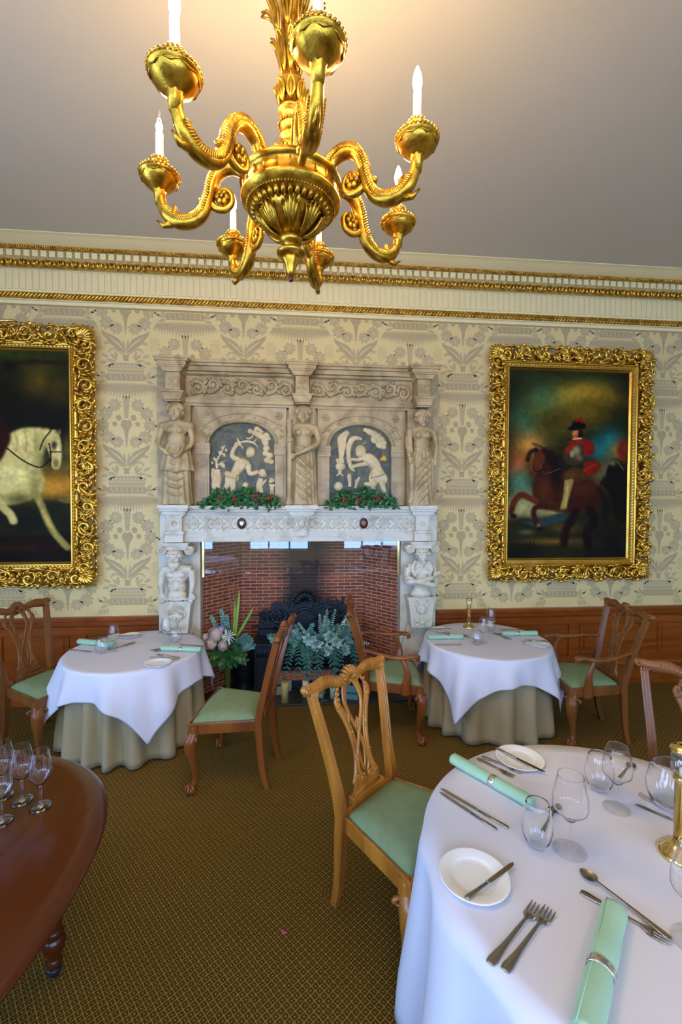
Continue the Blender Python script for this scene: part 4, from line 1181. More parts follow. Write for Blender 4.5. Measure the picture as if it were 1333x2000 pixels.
    for (ax, L, o_) in (('x', 2 * ow, oh), ('x', 2 * ow, -oh), ('z', 2 * oh, ow), ('z', 2 * oh, -ow)):
        m_ = int(L / .034); M_ = Matrix.Rotation(.7 if ax == 'x' else -.85, 3, 'Y')
        for i in range(m_):
            u = -L / 2 + (i + .5) * L / m_
            o2 = o_ - (.038 if o_ > 0 else -.038)
            if abs(u) > L / 2 - .038: continue
            c = (u, -.034, o2) if ax == 'x' else (o2, -.034, u)
            b.add(ell(c, (.016, .009, .006) if ax == 'x' else (.006, .009, .016), 6, 5, M=Matrix.Rotation(.6, 3, 'Y')))
    b.build('inner_moulding', 'gold_flat', t, fixn=True)
    b = MB(); b.add(box(-cw / 2 - .05, cw / 2 + .05, -.004, .026, -ch / 2 - .05, ch / 2 + .05), smooth=False)
    b.build('backing_board', 'wood_brown', t)

# ---- rider on a bay horse in a stormy landscape (right of the chimneypiece)
def U(x, y): return ((x - 312) / 722., (y - 250) / 1135.)
p = Paint(250, 392, (.085, .085, .035))
p.blob(.5, .0, .9, .12, (.10, .12, .07)); p.blob(.35, .22, .30, .12, (.33, .36, .14), .8, ang=-.5); p.blob(.52, .13, .26, .05, (.52, .46, .18), .85, ang=-.25); p.blob(.72, .12, .2, .05, (.46, .36, .12), .8, ang=.2)
p.blob(.28, .16, .12, .10, (.20, .34, .28), .8, ang=-.7); p.blob(.16, .30, .10, .13, (.14, .28, .27), .9, ang=-.6); p.blob(.45, .27, .2, .08, (.20, .17, .05), .9); p.blob(.62, .22, .22, .08, (.33, .27, .08), .8); p.blob(.30, .33, .10, .09, (.18, .17, .08), .9)
p.blob(.16, .40, .12, .07, (.60, .42, .20), .9, ang=-.5); p.blob(.08, .50, .08, .06, (.55, .28, .17), .8, ang=-.6); p.blob(.10, .60, .10, .07, (.25, .42, .42), .8); p.blob(.84, .37, .13, .07, (.06, .30, .40), .95, ang=-.4); p.blob(.75, .42, .12, .05, (.08, .34, .42), .8); p.blob(.90, .42, .07, .05, (.50, .44, .25), .8)
p.blob(.95, .42, .05, .06, (.42, .10, .07), .9); p.blob(.80, .56, .12, .09, (.36, .34, .24), .7)
p.blob(.12, .72, .22, .07, (.44, .44, .34), .95, 3); p.blob(.38, .74, .2, .04, (.46, .45, .36), .9, 3); p.blob(.25, .66, .2, .04, (.30, .36, .33), .7)
p.poly([(0, .80), (.12, .785), (.3, .80), (.42, .76), (.6, .765), (.75, .75), (1, .74), (1, 1), (0, 1)], (.10, .10, .05), 3)
p.sp([(.08, .80), (.25, .795), (.4, .765), (.52, .765), (.42, .81), (.25, .83)], (.10, .18, .24), 2, .9)
p.blob(.48, .84, .14, .03, (.26, .24, .12), .7); p.blob(.40, .91, .3, .018, (.32, .25, .11), .9); p.blob(.7, .93, .25, .02, (.20, .16, .09), .7); p.blob(.9, .95, .25, .12, (.06, .055, .06), .9); p.blob(.06, .97, .2, .05, (.05, .05, .03), .9); p.blob(.15, .86, .06, .015, (.28, .31, .30), .7)
for k in range(7): p.line([(.14 + .01 * k, .96), (.10 + .03 * k, .91 + .01 * abs(k - 3))], .008, (.07, .07, .03))
# second dark horse at the right edge
p.sp([(.80, .55), (.84, .48), (.90, .465), (.97, .50), (1.0, .56), (1.0, .80), (.90, .78), (.86, .68), (.80, .62), (.76, .60)], (.055, .05, .045), 2); p.line([(.80, .56), (.83, .49), (.90, .475), (.96, .52)], .010, (.30, .30, .26), .7, 1); p.blob(.87, .49, .03, .012, (.42, .40, .32), .7)
p.line([(.96, .44), (.93, .41), (.97, .37)], .03, (.30, .09, .07), .8, 3)
B1, B2, B3 = (.25, .12, .055), (.15, .07, .035), (.08, .045, .03)
H = [U(*q) for q in ((505, 730), (560, 735), (610, 790), (640, 860), (700, 900), (780, 905), (840, 930), (868, 990), (870, 1060), (840, 1120), (790, 1110), (700, 1115), (600, 1100), (520, 1080), (470, 1030), (455, 960), (475, 905), (490, 850), (500, 800))]
p.sp(H, B2, 2)
p.blob(*U(760, 960), .11, .045, B1, .8); p.blob(*U(530, 960), .07, .06, (.28, .14, .065), .75); p.blob(*U(560, 1060), .08, .03, (.22, .11, .06), .7); p.blob(*U(600, 900), .05, .06, B3, .8)
p.sp([U(*q) for q in ((465, 740), (500, 725), (530, 760), (515, 820), (480, 870), (465, 890), (445, 882), (440, 860), (458, 800))], B1, 1); p.line([U(445, 790), U(450, 850)], .010, (.36, .20, .11), .7, 1); p.poly([U(462, 740), U(470, 708), U(484, 738)], B2, 1)
p.sp([U(*q) for q in ((500, 715), (560, 720), (610, 780), (625, 850), (590, 900), (560, 830), (530, 770))], B3, 2)
p.line([U(425, 790), U(440, 745), U(475, 728)], .022, (.09, .06, .035), .9, 1)
p.line([U(480, 1040), U(440, 1020), U(390, 1000), U(350, 1040), U(335, 1090)], .030, B1, 1, 1); p.line([U(335, 1080), U(330, 1110), U(350, 1130)], .022, B2, 1, 1); p.blob(*U(345, 1130), .025, .012, (.06, .04, .03), 1, 4)
p.line([U(540, 1070), U(480, 1075), U(465, 1110), U(480, 1160), U(500, 1195)], .026, B2, 1, 1); p.blob(*U(497, 1185), .018, .012, (.35, .31, .24), .9, 3); p.blob(*U(505, 1205), .022, .011, (.05, .035, .03), 1, 4)
p.line([U(720, 1100), U(690, 1160), U(660, 1220), U(650, 1300)], .040, B3, 1, 2); p.line([U(810, 1090), U(830, 1160), U(790, 1230), U(800, 1310)], .045, (.07, .04, .03), 1, 2)
p.line([U(865, 960), U(900, 1040), U(900, 1130)], .035, (.07, .045, .035), .8, 2)
p.line([U(500, 820), U(530, 870), U(620, 840)], .005, (.30, .24, .14), .7); p.line([U(455, 830), U(480, 860), U(530, 845)], .005, (.04, .03, .02), .8)
# rider
p.sp([U(*q) for q in ((765, 800), (820, 790), (870, 815), (850, 850), (820, 880), (780, 885), (755, 850))], (.33, .075, .05), 1); p.line([U(770, 850), U(840, 810)], .007, (.55, .16, .10), .7, 1)
p.sp([U(*q) for q in ((640, 870), (700, 830), (760, 850), (780, 900), (700, 925), (650, 930))], (.20, .13, .06), 1); p.blob(*U(700, 880), .05, .02, (.30, .21, .10), .6)
p.sp([U(*q) for q in ((648, 910), (700, 905), (690, 960), (668, 1050), (660, 1085), (625, 1090), (640, 1010))], (.44, .39, .24), 1); p.line([U(670, 930), U(655, 1060)], .008, (.58, .53, .34), .8, 1); p.line([U(600, 1095), U(660, 1090)], .012, (.20, .14, .08), .9, 1)
p.sp([U(*q) for q in ((655, 680), (720, 655), (780, 660), (820, 690), (825, 740), (790, 760), (750, 750))], (.36, .08, .055), 1)
p.sp([U(*q) for q in ((650, 700), (700, 680), (750, 690), (760, 760), (750, 810), (690, 820), (650, 800), (638, 750))], (.15, .13, .11), 1); p.blob(*U(715, 730), .035, .028, (.42, .39, .32), .9, 3); p.blob(*U(690, 750), .02, .02, (.55, .52, .44), .8, 3); p.blob(*U(735, 775), .03, .015, (.34, .31, .26), .8)
p.line([U(735, 665), U(690, 700), U(650, 740)], .022, (.40, .10, .06), 1, 1)
p.line([U(455, 692), U(520, 712), U(590, 735), U(650, 740)], .012, (.16, .11, .07), 1, 1); p.line([U(455, 690), U(530, 708)], .006, (.34, .27, .16), .9)
p.blob(*U(708, 625), .027, .028, (.62, .38, .24), 1, 5); p.blob(*U(720, 635), .016, .02, (.45, .24, .15), .8, 3); p.line([U(700, 640), U(718, 642)], .004, (.18, .09, .06), .9); p.line([U(698, 618), U(705, 616)], .003, (.12, .07, .05), .9); p.line([U(702, 618), U(699, 632)], .003, (.42, .2, .13), .8)
p.blob(*U(740, 630), .022, .026, (.07, .05, .04), 1, 4); p.line([U(695, 660), U(745, 655)], .008, (.60, .55, .45), .9)
p.sp([U(*q) for q in ((655, 600), (690, 610), (745, 600), (770, 590), (765, 565), (740, 550), (700, 548), (685, 575))], (.035, .03, .03), 1); p.line([U(715, 548), U(735, 540), U(748, 555)], .018, (.45, .06, .05), .9, 1)
p.noise(.07, 3)
PX = (3.0, 4.72, 2.482)
t = thing('framed_painting', 'large oil painting of a horseman on a bay horse in a carved gilt frame', 'painting', PX)
gold_frame(t, 1.888, 2.556, 1.392, 2.068, 5)
p.mesh('canvas', 1.40, 2.076, -.010, t)

# ---- pale grey horse in a carved gilt frame (left of the chimneypiece): visible right half carries the horse
def V(x, y): return ((-2.88 + (x / 3.225) * .00545 + 3.70) / 1.40, (y - 275) / 1340.)
p = Paint(250, 392, (.075, .075, .03))
p.blob(.6, .02, .6, .10, (.13, .16, .07)); p.blob(.80, .15, .10, .08, (.30, .24, .08), .8); p.blob(.95, .20, .09, .08, (.22, .20, .07), .7); p.line([V(0, 372), V(150, 345), V(330, 355)], .02, (.12, .08, .05), .9, 2); p.blob(*V(20, 380), .06, .03, (.07, .05, .04), .9)
p.blob(.80, .35, .3, .14, (.055, .055, .025), .8); p.blob(.88, .50, .14, .06, (.12, .15, .10), .9); p.blob(.92, .62, .22, .08, (.50, .36, .13), .95, 3); p.blob(.86, .65, .16, .04, (.60, .44, .17), .7); p.blob(.95, .56, .12, .04, (.26, .23, .10), .8)
p.poly([(0, .735), (.5, .72), (.7, .715), (1, .705), (1, 1), (0, 1)], (.10, .10, .055), 3); p.blob(.8, .80, .3, .05, (.075, .08, .045), .9); p.poly([(0, .885), (1, .87), (1, 1), (0, 1)], (.07, .045, .02), 4); p.blob(.5, .93, .6, .02, (.16, .085, .03), .6)
p.poly([V(265, 1220), V(300, 1195), V(400, 1190), V(395, 1225), V(330, 1240)], (.27, .25, .13), 1); p.blob(*V(330, 1170), .02, .01, (.35, .26, .12), .7)
G1, G2, G3 = (.62, .60, .44), (.44, .42, .28), (.24, .22, .13)
p.sp([V(*q) for q in ((-700, 900), (-300, 870), (-60, 850), (20, 800), (90, 765), (180, 762), (240, 775), (225, 850), (195, 930), (180, 1010), (200, 1080), (195, 1150), (150, 1200), (60, 1240), (-120, 1260), (-400, 1240), (-700, 1150))], G1, 2)
p.blob(*V(150, 1120), .05, .06, G2, .8); p.blob(*V(60, 1210), .12, .03, G3, .8); p.blob(*V(180, 960), .03, .07, G2, .8); p.blob(*V(80, 840), .05, .03, (.74, .72, .56), .8); p.blob(*V(20, 1060), .07, .05, (.70, .70, .56), .7)
for k in range(6): p.line([V(40 + 28 * k, 790 - 6 * k), V(60 + 25 * k, 850), V(50 + 26 * k, 910)], .006, (.72, .68, .48) if k % 2 else (.42, .39, .25), .6, 1)
p.sp([V(*q) for q in ((228, 790), (262, 770), (290, 810), (300, 880), (298, 960), (285, 1015), (262, 1022), (240, 1000), (235, 940), (215, 880), (205, 840))], (.58, .56, .41), 1)
p.blob(*V(262, 870), .022, .020, (.14, .11, .07), .9, 4); p.blob(*V(280, 900), .015, .04, (.72, .70, .54), .8); p.blob(*V(268, 985), .02, .022, (.30, .26, .18), .8, 3); p.poly([V(262, 795), V(268, 765), V(282, 795)], (.40, .36, .24), 1); p.poly([V(280, 790), V(292, 765), V(298, 800)], (.50, .47, .33), 1)
p.line([V(240, 780), V(200, 840), V(180, 900)], .006, (.05, .04, .03), .95); p.line([V(232, 860), V(240, 930), V(236, 1000)], .006, (.05, .04, .03), .95); p.line([V(236, 912), V(298, 912)], .005, (.05, .04, .03), .9); p.line([V(236, 960), V(180, 1010), V(90, 970), V(0, 890)], .006, (.05, .04, .03), .95)
p.blob(*V(330, 880), .03, .06, (.36, .33, .20), .6)
p.line([V(150, 1170), V(180, 1240), V(210, 1330), V(250, 1420), V(300, 1490), V(325, 1520)], .030, G2, 1, 1); p.line([V(170, 1230), V(215, 1345), V(262, 1440)], .010, (.62, .56, .34), .7, 1)
p.line([V(-60, 1220), V(-20, 1270), V(15, 1310), V(30, 1350)], .034, G1, 1, 1); p.line([V(-380, 1200), V(-400, 1300), V(-360, 1400), V(-380, 1490)], .04, G3, 1, 1); p.line([V(-600, 1150), V(-620, 1300), V(-560, 1400), V(-580, 1500)], .04, G3, 1, 1)
p.sp([V(*q) for q in ((-200, 880), (-160, 620), (-60, 600), (20, 800), (0, 900), (-60, 1000), (-150, 990))], (.13, .06, .035), 2)
p.noise(.07, 9)
t = thing('framed_painting', 'large oil painting of a white horse, carved gilt frame with a brass lamp above', 'painting', (-3.0, 4.72, 2.50))
gold_frame(t, 1.965, 2.585, 1.415, 2.09, 11)
p.mesh('canvas', 1.42, 2.10, -.010, t)
b = MB(); b.add(tube([(-.30, -.16, 1.275), (.30, -.16, 1.275)], .014, 10)); b.add(tube([(0, -.03, 1.20), (0, -.05, 1.31), (0, -.10, 1.33), (0, -.16, 1.285)], .006, 8))
b.build('picture_light', 'brass', t)
# ================================================================== chandelier
CH = (-.03, 1.715)
def chandelier(name, label, loc, arms):
    t = thing(name, label, 'chandelier', loc)
    z = lambda v: v - 3.19
    def rib(n, amp): return lambda a, i: amp * abs(math.sin(n * a / 2))
    b = MB()
    b.add(lathe([(0, z(2.902)), (.007, z(2.905)), (.0095, z(2.915)), (.008, z(2.926)), (.004, z(2.93))], 12), 1)
    b.add(lathe([(.010, z(2.926)), (.014, z(2.94)), (.020, z(2.965)), (.030, z(2.985)), (.030, z(2.992))], 32, rib(8, .16)))
    b.add(lathe([(.020, z(2.985)), (.046, z(2.998)), (.054, z(3.006)), (.054, z(3.012)), (.040, z(3.020)), (.026, z(3.026)), (.024, z(3.034)), (.036, z(3.040)), (.044, z(3.052)), (.044, z(3.062)), (.034, z(3.072)), (.030, z(3.074))], 40))
    b.build('finial', ['chand', 'redwood_tip'], t)
    b = MB()
    b.add(lathe([(.032, z(3.070)), (.050, z(3.080)), (.078, z(3.098)), (.104, z(3.122)), (.120, z(3.148)), (.122, z(3.158))], 56, lambda a, i: .05 * math.sin(8 * a)))
    for k in range(8):                             # acanthus leaves wrapping the bowl
        a = 2 * PI * k / 8
        for j, (da, L) in enumerate(((-.24, .8), (0, 1.), (.24, .8), (-.12, .9), (.12, .9))):
            pts = []
            for i in range(6):
                u = i / 5 * L; r = .036 + .094 * u ** .8; zz = z(3.072 + .085 * u ** 1.3)
                aa = a + da * u * 1.3
                pts.append(((r + .005) * math.cos(aa), (r + .005) * math.sin(aa), zz - .006 * math.sin(PI * u)))
            pts.append((pts[-1][0] * 1.05, pts[-1][1] * 1.05, pts[-1][2] - .008))
            b.add(tube(pts, [.004, .008, .010, .010, .008, .006, .003], 6))
    for k in range(36):                            # gadrooned ring
        a = 2 * PI * k / 36
        b.add(tube([(.120 * math.cos(a), .120 * math.sin(a), z(3.150)), (.138 * math.cos(a), .138 * math.sin(a), z(3.152)), (.150 * math.cos(a), .150 * math.sin(a), z(3.166))], [.008, .012, .007], 6))
    b.add(lathe([(.12, z(3.156)), (.150, z(3.160)), (.158, z(3.166)), (.172, z(3.176)), (.184, z(3.190)), (.186, z(3.198)), (.180, z(3.204)), (.176, z(3.208)), (.176, z(3.240)), (.182, z(3.246)), (.190, z(3.252)), (.190, z(3.262)), (.182, z(3.270)), (.160, z(3.276)), (.10, z(3.284)), (.0, z(3.288))], 64))
    for k in range(90):
        a = 2 * PI * k / 90
        b.add(ell((.163 * math.cos(a), .163 * math.sin(a), z(3.168)), (.0042,) * 3, 6, 4))
    for k in range(24):
        a = 2 * PI * k / 24
        b.add(tube([(.178 * math.cos(a), .178 * math.sin(a), z(3.211)), (.178 * math.cos(a), .178 * math.sin(a), z(3.238))], .0035, 6))
    b.build('bowl', 'chand', t)
    b = MB()
    b.add(lathe([(.06, z(3.282)), (.055, z(3.29)), (.036, z(3.30)), (.030, z(3.315)), (.036, z(3.325)), (.055, z(3.335)), (.060, z(3.345)), (.050, z(3.352)), (.046, z(3.358)), (.060, z(3.375)), (.060, z(3.39)), (.045, z(3.400)), (.032, z(3.41)), (.030, z(3.42)), (.042, z(3.43)), (.044, z(3.438)), (.034, z(3.446)), (.030, z(3.46)), (.040, z(3.472)), (.044, z(3.480)), (.030, z(3.488)), (.028, z(3.50)), (.036, z(3.515)), (.048, z(3.525)), (.050, z(3.53)), (.040, z(3.54)), (.036, z(3.56)), (.05, z(3.60)), (.055, z(3.62)), (.040, z(3.64)), (.030, z(3.66)), (.030, z(3.75)), (.038, z(3.85)), (.05, z(3.95)), (.06, z(4.05)), (.045, z(4.12)), (.02, z(4.16)), (.012, z(4.20)), (.012, z(4.555))], 40))
    for z0, r0, L, n in ((3.548, .038, .085, 8), (3.335, .052, .055, 10), (3.80, .045, .17, 7), (3.66, .028, .16, 8)):
        for k in range(n):
            a = 2 * PI * k / n
            for da in (-.25, 0, .25):
                pts = []
                for i in range(7):
                    u = i / 6
                    r = r0 + L * (.16 * u + (.30 if z0 > 3.7 and L > .165 else .12) * u ** 3) + .004; aa = a + da * math.sin(PI * u)
                    pts.append((r * math.cos(aa), r * math.sin(aa), z(z0 + L * (1 - abs(da) * .5) * (u - .18 * max(0, u - .8) * 5))))
                b.add(tube(pts, [.003, .006, .008, .008, .007, .005, .003], 6))
    for k in range(26):
        a = 2 * PI * k / 26; b.add(ell((.046 * math.cos(a), .046 * math.sin(a), z(3.478)), (.005,) * 3, 6, 4))
    b.build('central_column', 'chand', t)
    b = MB(); b.add(lathe([(0, z(4.56)), (.09, z(4.56)), (.10, z(4.54)), (.06, z(4.52)), (.02, z(4.50)), (0, z(4.50))], 32)); b.build('ceiling_rose', 'chand', t)
    R0 = .50
    first = None
    for ang, R in arms:
        k = R / R0
        if first is None:
            a_ = MB()
            def T(r, zz, o=0): return (r, o, z(zz))
            # main S of the arm
            path = spline([T(.165, 3.262), T(.185, 3.300), T(.225, 3.318), T(.270, 3.305), T(.298, 3.262), T(.312, 3.205), T(.335, 3.150), T(.375, 3.118), T(.425, 3.112), T(.468, 3.135), T(.490, 3.170), T(.497, 3.205)], 6)
            a_.add(tube(path, [.017, .021, .024, .025, .024, .023, .023, .025, .025, .023, .019, .018], 12))
            n = len(path)
            for i in range(2, n - 10):               # twisted leaf ribs along the arm
                p0 = path[i]; tg = (path[min(i + 1, n - 1)] - path[i - 1]).normalized(); nn = Vector((-tg.z, 0, tg.x))
                for s in (-1, 1):
                    rr_ = .0235
                    pts = [p0 + nn * rr_ * .95, p0 + tg * .006 + nn * rr_ * .6 + Vector((0, s * rr_ * .8, 0)), p0 + tg * .014 - nn * rr_ * .1 + Vector((0, s * rr_ * 1.02, 0))]
                    a_.add(tube([tuple(q) for q in pts], [.003, .0085, .003], 5))
            # inner volute with a rosette
            c = (.262, 3.205)
            a_.add(tube([T(*(lambda u: (c[0] + .052 * (1 - .55 * u) * math.cos(.6 - 2 * PI * 1.15 * u), c[1] + .052 * (1 - .55 * u) * math.sin(.6 - 2 * PI * 1.15 * u)))(i / 28)) for i in range(29)], [.014, .013, .011, .009, .006], 10))
            for s in (-1, 1):
                for q in range(6):
                    aa = q * PI / 3; a_.add(ell((c[0] + .018 * math.cos(aa), s * .012, z(c[1]) + .018 * math.sin(aa)), (.011, .007, .011), 8, 6))
                a_.add(ell((c[0], s * .016, z(c[1])), (.008, .007, .008), 8, 6))
            # buds and leaf tips
            a_.add(ell(T(.345, 3.190), (.013, .013, .013), 10, 8)); a_.add(tube([T(.318, 3.200), T(.345, 3.188)], [.012, .007], 8))
            a_.add(tube([T(.455, 3.105), T(.485, 3.098), T(.512, 3.118)], [.014, .010, .003], 8)); a_.add(tube([T(.445, 3.14), T(.440, 3.165), T(.452, 3.178)], [.010, .008, .003], 8))
            # cup foot with fluting
            a_.add(lathe([(.016, z(3.175)), (.021, z(3.215)), (.026, z(3.225)), (.026, z(3.230)), (.021, z(3.234))], 24, lambda a, i: .06 * math.sin(8 * a), c=(.5, 0, 0)))
            arm = a_.build('arm', 'chand', t)
            b = MB()
            b.add(lathe([(.020, z(3.218)), (.027, z(3.224)), (.040, z(3.234)), (.055, z(3.246)), (.065, z(3.260)), (.067, z(3.268)), (.074, z(3.271)), (.074, z(3.278)), (.066, z(3.279)), (.04, z(3.276)), (.024, z(3.280)), (.020, z(3.290)), (.020, z(3.312)), (.026, z(3.318)), (.032, z(3.324)), (.032, z(3.330)), (.018, z(3.331))], 40, c=(.5, 0, 0)))
            for q in range(32):
                aa = 2 * PI * q / 32; b.add(ell((.5 + .073 * math.cos(aa), .073 * math.sin(aa), z(3.281)), (.0058, .0058, .0062), 6, 5))
            for q in range(16):
                aa = 2 * PI * q / 16; b.add(ell((.5 + .031 * math.cos(aa), .031 * math.sin(aa), z(3.332)), (.005,) * 3, 6, 4))
            for q in range(8):
                aa = 2 * PI * q / 8; b.add(tube([(.5 + .067 * math.cos(aa + d), .067 * math.sin(aa + d), z(3.264 - .005 * (1 - abs(d) * 5))) for d in (-.3, -.15, 0, .15, .3)], .0028, 5))
            cup = b.build('drip_pan', 'chand', arm)
            b = MB(); b.add(lathe([(.0145, z(3.325)), (.0150, z(3.34)), (.0142, z(3.42)), (.0138, z(3.432)), (.008, z(3.436)), (0, z(3.436))], 16, lambda a, i: .03 * math.sin(3 * a + i), c=(.5, 0, 0)))
            b.build('candle_sleeve', 'candle_w', arm)
            b = MB(); b.add(lathe([(0, z(3.436)), (.009, z(3.437)), (.013, z(3.447)), (.0165, z(3.462)), (.0160, z(3.478)), (.0115, z(3.498)), (.006, z(3.512)), (.0015, z(3.520)), (0, z(3.521))], 20, c=(.5, 0, 0)))
            bulb = b.build('bulb', 'bulb', arm)
            first = arm; cur = arm
        else:
            cur = dup(first, t)
        cur.rotation_euler = (0, 0, math.radians(ang)); cur.scale = (k, 1, 1)
    return t
ARMS = [(-129.4, .503), (177.0, .486), (121.5, .535), (76.1, .53), (24.6, .502), (-28.7, .480), (-81.1, .515)]
chn = chandelier('gilt_chandelier', 'gilded carved wood chandelier with seven candle arms hanging over the dining room', (CH[0], CH[1], 3.19), ARMS)
# one arm carries a clear bulb with a glowing filament (the arm pointing left)
arms_ = [o for o in chn.children if o.name.startswith('arm')]
for i, a in enumerate(arms_):
    if i == 1:
        for ch in a.children:
            if ch.name.startswith('bulb'):
                me = ch.data.copy(); ch.data = me; me.materials.clear(); me.materials.append(MT['glass'])
                ch['label'] = 'clear glass candle bulb'
        b = MB()
        for s in (-1, 1): b.add(tube([(.5 + s * .003, s * .003, .256), (.5 + s * .006, s * .004, .272), (.5 + s * .004, s * .003, .296), (.5, 0, .300)], .0014, 6))
        b.build('filament', 'filament', a)
fill_chandelier = chandelier('gilt_chandelier', 'second gilded chandelier over the tables by the windows', (CH[0] + .4, -2.3, 3.19), [(i * 51.4, .5) for i in range(7)])  # added chandelier behind the camera, never in view, warms the upper walls
def bulb_light(x, y, z_, w, r=.02):
    l = bpy.data.lights.new('bulb_glow', 'POINT'); l.energy = w; l.color = WARM; l.shadow_soft_size = r
    o = bpy.data.objects.new('bulb_glow', l); COL.objects.link(o); o.location = (x, y, z_)
for i, (a, R) in enumerate(ARMS):
    bulb_light(CH[0] + R * math.cos(math.radians(a)), CH[1] + R * math.sin(math.radians(a)), 3.475, BULB_W if i != 1 else BULB_W * .5)
for i in range(7):  # warm fill lamps for the added, unseen chandelier
    a = i * 51.4
    bulb_light(CH[0] + .4 + .5 * math.cos(math.radians(a)), -2.3 + .5 * math.sin(math.radians(a)), 3.475, BULB_W * 1.5)
# ================================================================== chairs
WR, WF, HS, DP, HC, WC, BO, FO = .209, .320, .512, .485, 1.124, .318, .152, .036
def make_chair(name, label, wood, arms=False, group=None):
    k = 1.07 if arms else 1.0
    wr, wf, wc = WR * k, WF * (1.0 if arms else .985), WC * k
    t = thing(name, label, 'chair', group=group)
    def yb(z):                                    # rake of the back above the seat
        u = max(0., (z - HS) / (HC - HS)); return -BO * (u * .75 + .25 * u * u)
    # seat frame
    b = MB()
    hz0, hz1 = HS - .085, HS - .012
    def rail(p, q, th=.026):
        d = Vector((q[0] - p[0], q[1] - p[1], 0)); n_ = Vector((-d.y, d.x, 0)).normalized() * th
        a = [(p[0], p[1]), (q[0], q[1]), (q[0] + n_.x, q[1] + n_.y), (p[0] + n_.x, p[1] + n_.y)]
        b.add(prism(a, hz0, hz1, 'z'), smooth=False)
        a2 = [(p[0] - n_.x * .12, p[1] - n_.y * .12), (q[0] - n_.x * .12, q[1] - n_.y * .12), (q[0] + n_.x * .45, q[1] + n_.y * .45), (p[0] + n_.x * .45, p[1] + n_.y * .45)]
        b.add(prism(a2, hz1 - .002, hz1 + .009, 'z'), smooth=False)
    rail((wr, 0), (wf, DP)); rail((wf, DP), (-wf, DP)); rail((-wf, DP), (-wr, 0)); rail((-wr, 0), (wr, 0), .03)
    b.add(box(-wr * .62, wr * .62, -.022, .02, HS - .02, HS + .035), smooth=False)
    b.build('seat_frame', wood, t, bevel=.004)
    # drop-in seat
    b = MB(); n = 12; vs = []; fs = []
    for i in range(n + 1):
        v = i / n
        for j in range(n + 1):
            u = j / n * 2 - 1
            hw = (wr - .010) + ((wf - .020) - (wr - .010)) * v
            e = min(1 - abs(u), v * 1.2, (1 - v) * 1.2) 
            z = HS - .006 + .038 * (1 - (1 - min(1, e * 3.2)) ** 2.2) ** .8 * (1 if e > 0 else 0) + .010 * (1 - u * u) * math.sin(PI * v)
            cr = 1 - .012 * (abs(u) > .99) * (v < .05 or v > .95) * 3
            vs.append((u * hw * cr, .022 + v * (DP - .036) + .012 * math.sin(PI * (u + 1) / 2) * v, z))
    for i in range(n):
        for j in range(n):
            a = i * (n + 1) + j; fs.append((a, a + 1, a + n + 2, a + n + 1))
    m_ = len(vs); rim = [j for j in range(n + 1)] + [(i + 1) * (n + 1) + n for i in range(n)] + [n * (n + 1) + j for j in range(n - 1, -1, -1)] + [i * (n + 1) for i in range(n - 1, 0, -1)]
    for r_ in rim: vs.append((vs[r_][0], vs[r_][1], HS - .03))
    for i in range(len(rim)):
        j = (i + 1) % len(rim); fs.append((rim[i], m_ + i, m_ + j, rim[j]))
    b.add((vs, fs)); b.build('seat', 'seat', t, subsurf=1)
    # back legs running up as stiles, fluted
    for s in (-1, 1):
        b = MB()
        P = [(s * wr * .93, -FO - .02, 0), (s * wr * .96, -FO * .6, .15), (s * wr, 0, HS - .10), (s * (wr + .004), 0, HS + .02), (s * (wr + .020), yb(.72), .72), (s * (wr + .048), yb(.92), .92), (s * (wr + .072), yb(1.09), 1.09)]
        P = spline(P, 5)
        b.add(tube(P, [.018, .021, .025, .025, .022, .021, .020], 4, flat=(1.0, 1.0), up=(0, 1, 0), sq=True), smooth=False)
        for q in (-.008, .008):
            b.add(tube([(p.x + q, p.y + .0215, p.z) for p in P if p.z > HS + .03], .0042, 6))
        b.build('leg', wood, t, bevel=.004)
    # cabriole front legs with carved knees and ball-and-claw feet
    for s in (-1, 1):
        b = MB()
        d = Vector((s * .7, .71, 0))
        base = Vector((s * (wf - .034), DP - .034, 0))
        P = [base + Vector((0, 0, HS - .03)), base + Vector((0, 0, HS - .085)), base + d * .024 + Vector((0, 0, HS - .140)), base + d * .026 + Vector((0, 0, HS - .205)), base + d * .004 + Vector((0, 0, .20)), base - d * .010 + Vector((0, 0, .11)), base + d * .004 + Vector((0, 0, .06)), base + d * .020 + Vector((0, 0, .045))]
        b.add(tube(spline(P, 5), [.032, .040, .047, .042, .028, .020, .020, .022], 12))
        b.add(cbox((base.x, base.y, HS - .055), (.062, .062, .085)), smooth=False)
        for q in (-1, 1):                           # knee scrolls
            side = Vector((-d.y, d.x, 0)) * q
            c = base + d * .012 + side * .045 + Vector((0, 0, HS - .115))
            b.add(tube([c + side * (.022 * math.cos(a) * (1 - a / 12)) + Vector((0, 0, .022 * math.sin(a) * (1 - a / 12))) for a in [i * .5 for i in range(15)]], [.011, .008, .004], 6))
            for j in range(4): b.add(tube([base + d * (.038 - .004 * j) + side * (.010 + .010 * j) + Vector((0, 0, HS - .10 - .01 * j)), base + d * .050 + side * .012 * (j * .6 + .4) + Vector((0, 0, HS - .15 - .012 * j)), base + d * .040 + side * .006 * j + Vector((0, 0, HS - .20 - .016 * j))], [.004, .008, .003], 6))
        f = base + d * .026
        b.add(ell((f.x, f.y, .028), (.030, .030, .028), 14, 10))
        for q in range(-1, 3):
            a = math.atan2(d.y, d.x) + q * 1.15 - .55
            e = Vector((math.cos(a), math.sin(a), 0))
            b.add(tube([tuple(f + e * .008 + Vector((0, 0, .070))), tuple(f + e * .030 + Vector((0, 0, .055))), tuple(f + e * .036 + Vector((0, 0, .028))), tuple(f + e * .028 + Vector((0, 0, .004)))], [.010, .010, .008, .004], 8))
        b.build('leg', wood, t)
    # crest rail
    b = MB()
